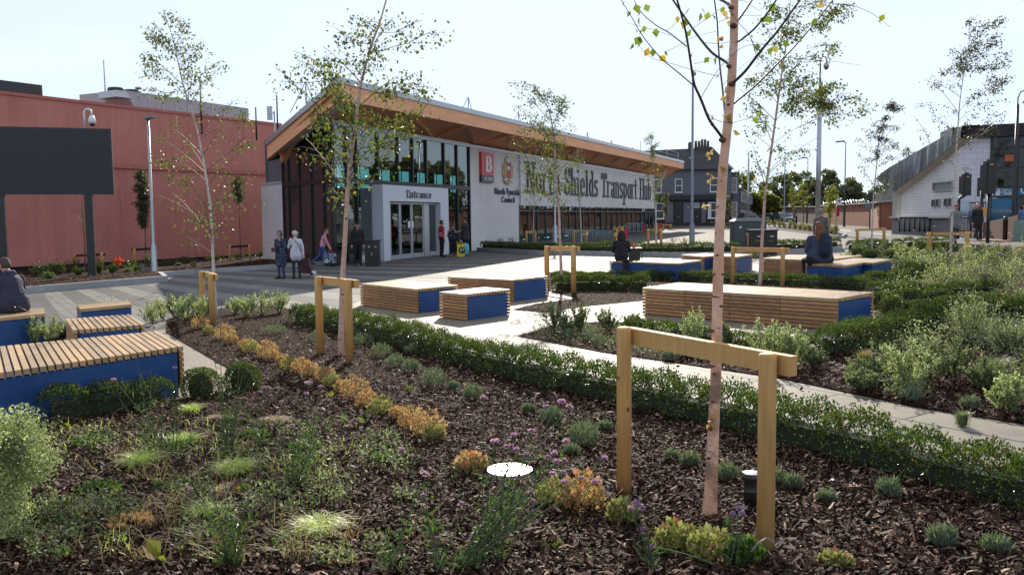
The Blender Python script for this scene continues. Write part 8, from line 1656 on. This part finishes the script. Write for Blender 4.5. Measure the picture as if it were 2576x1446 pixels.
q = seatpos(1596, 653.5); t = thing('handbag', 'small dark cube handbag with orange-topped bottle on the blue bench', 'handbag', (q.x, q.y, q.z + .475)); b = MB(); b.box((q.x, q.y, q.z + .475 + .16), (.3, .2, .32)); b.build('bag_body', M['black'], t); b = MB(); b.bar((q.x - .16, q.y, q.z + .8), (q.x + .2, q.y, q.z + .8), .2, .02); b.build('lid_trim', M['galv'], t); b = MB(); b.tube([(q.x + .15, q.y, q.z + .75), (q.x + .24, q.y, q.z + .6), (q.x + .2, q.y, q.z + .49)], .012, 6); b.build('strap', M['black'], t)
b = MB(); b.lathe((q.x - .02, q.y, q.z + .812), [(.045, 0), (.045, .05), (.03, .06), (.03, .12)], 12); b.thing('bottle', plain('orange_plastic', (.7, .10, .02), .4), 'small orange cup standing on the handbag', 'cup')
p = seatpos(2062, 662); o, W, d = person('woman with curly auburn hair and blue backpack seated on the bench', p, R(6), 1.86, 'sit', top=(.035, .05, .10), legs=(.012, .012, .015), shoes=(.4, .4, .42), hair=(.16, .06, .03), hairstyle='ponytail', la='lap', ra='lap', girth=1.75, seat=.47, lean=R(4))
bp_ = MB(); k = d['k']; c = d['ch'] * k + Vector((.03, -.25, -.05)); sg_ = [dict(g=capsule(c + Vector((0, 0, -.16)), .16, c + Vector((0, .03, .17)), .12, .62), a=c + Vector((0, 0, -.16)), b=c + Vector((0, .03, .17)), r0=.16, r1=.12, m=0, flat=.62), dict(g=capsule(c + Vector((0, -.07, -.14)), .12, c + Vector((0, -.06, .03)), .09, .6), a=c + Vector((0, -.07, -.14)), b=c + Vector((0, -.06, .03)), r0=.12, r1=.09, m=0, flat=.6)]
bm2 = remesh('backpack', sg_, [cloth((.008, .022, .045))], .012); ob = bpy.data.objects.new('backpack', bm2); col.objects.link(ob); ob.location = o.location; ob.rotation_euler = o.rotation_euler; tag(ob, 'dark blue backpack worn by the seated auburn-haired woman', 'backpack')
p = seatpos(36, 786); o, W, d = person('man in a dark hooded top sitting at the left picture edge', p, R(60), 1.70, 'sit', top=(.03, .03, .06), legs=(.03, .03, .04), hair=(.07, .045, .035), hairstyle='short', la='lap', ra='lap', girth=1.5, seat=.49, lean=R(14), hood=True, head_pitch=R(18))
b = MB(); q = W(Vector((-.1, -.2, .53))); b.tube([q, q + Vector((.1, -.08, .06)), q + Vector((.25, -.05, -.03))], .008, 5); b.tube([q + Vector((-.06, 0, .12)), q + Vector((.08, -.05, -.02))], .006, 5); b.ball(q + Vector((.02, -.03, -.01)), .03, 8, 6); b.thing('bag_cord', M['black'], 'black bag straps lying behind the man at the left edge', 'strap')
# passers-by at right
o, W, d = person('grey-haired man standing behind the seated auburn-haired woman', foot(2064, 650), R(-35), 1.74, 'stand', top=(.10, .09, .09), legs=(.04, .04, .05), hair=(.18, .17, .16), girth=1.05, glasses=True)
o, W, d = person('distant woman in a pink jacket with handbag by the brick wall', foot(2152, 561), R(10), 1.65, 'walk', top=(.55, .42, .42), legs=(.02, .02, .02), hair=(.03, .02, .02), hairstyle='bob', stride=.12, la='pocket', ra='down'); b = MB(); q = W(d['hr'] + Vector((0, 0, -.2))); b.box(q, (.35, .15, .28)); b.thing('handbag', M['black'], 'black handbag of the distant woman by the wall', 'handbag')
o, W, d = person('man in a grey jacket and red cap walking behind the bare birch', foot(2403, 616), R(185), 1.76, 'walk', top=(.16, .17, .18), legs=(.03, .04, .07), hair=(.2, .18, .17), hat=(.35, .04, .03), stride=.16, la='down', ra='down', coat=.08, girth=1.15)
o, W, d = person('bald bearded man in a black coat walking toward the camera', foot(2457, 604), R(182), 1.80, 'walk', top=(.012, .012, .014), legs=(.01, .01, .012), hair=(.2, .17, .15), hairstyle='bald', stride=.2, la='down', ra='down', coat=.16, girth=1.15, beard=True)
o, W, d = person('bald man in blue half hidden behind the man in the black coat', foot(2447, 597), R(150), 1.76, 'stand', top=(.10, .14, .25), legs=(.03, .03, .04), hair=(.3, .3, .3), hairstyle='bald', girth=1.05)
o, W, d = person('person in a blue jacket cut by the right picture edge', foot(2574, 603), R(170), 1.72, 'stand', top=(.10, .16, .32), legs=(.03, .03, .05), hair=(.05, .04, .03), girth=1.2)
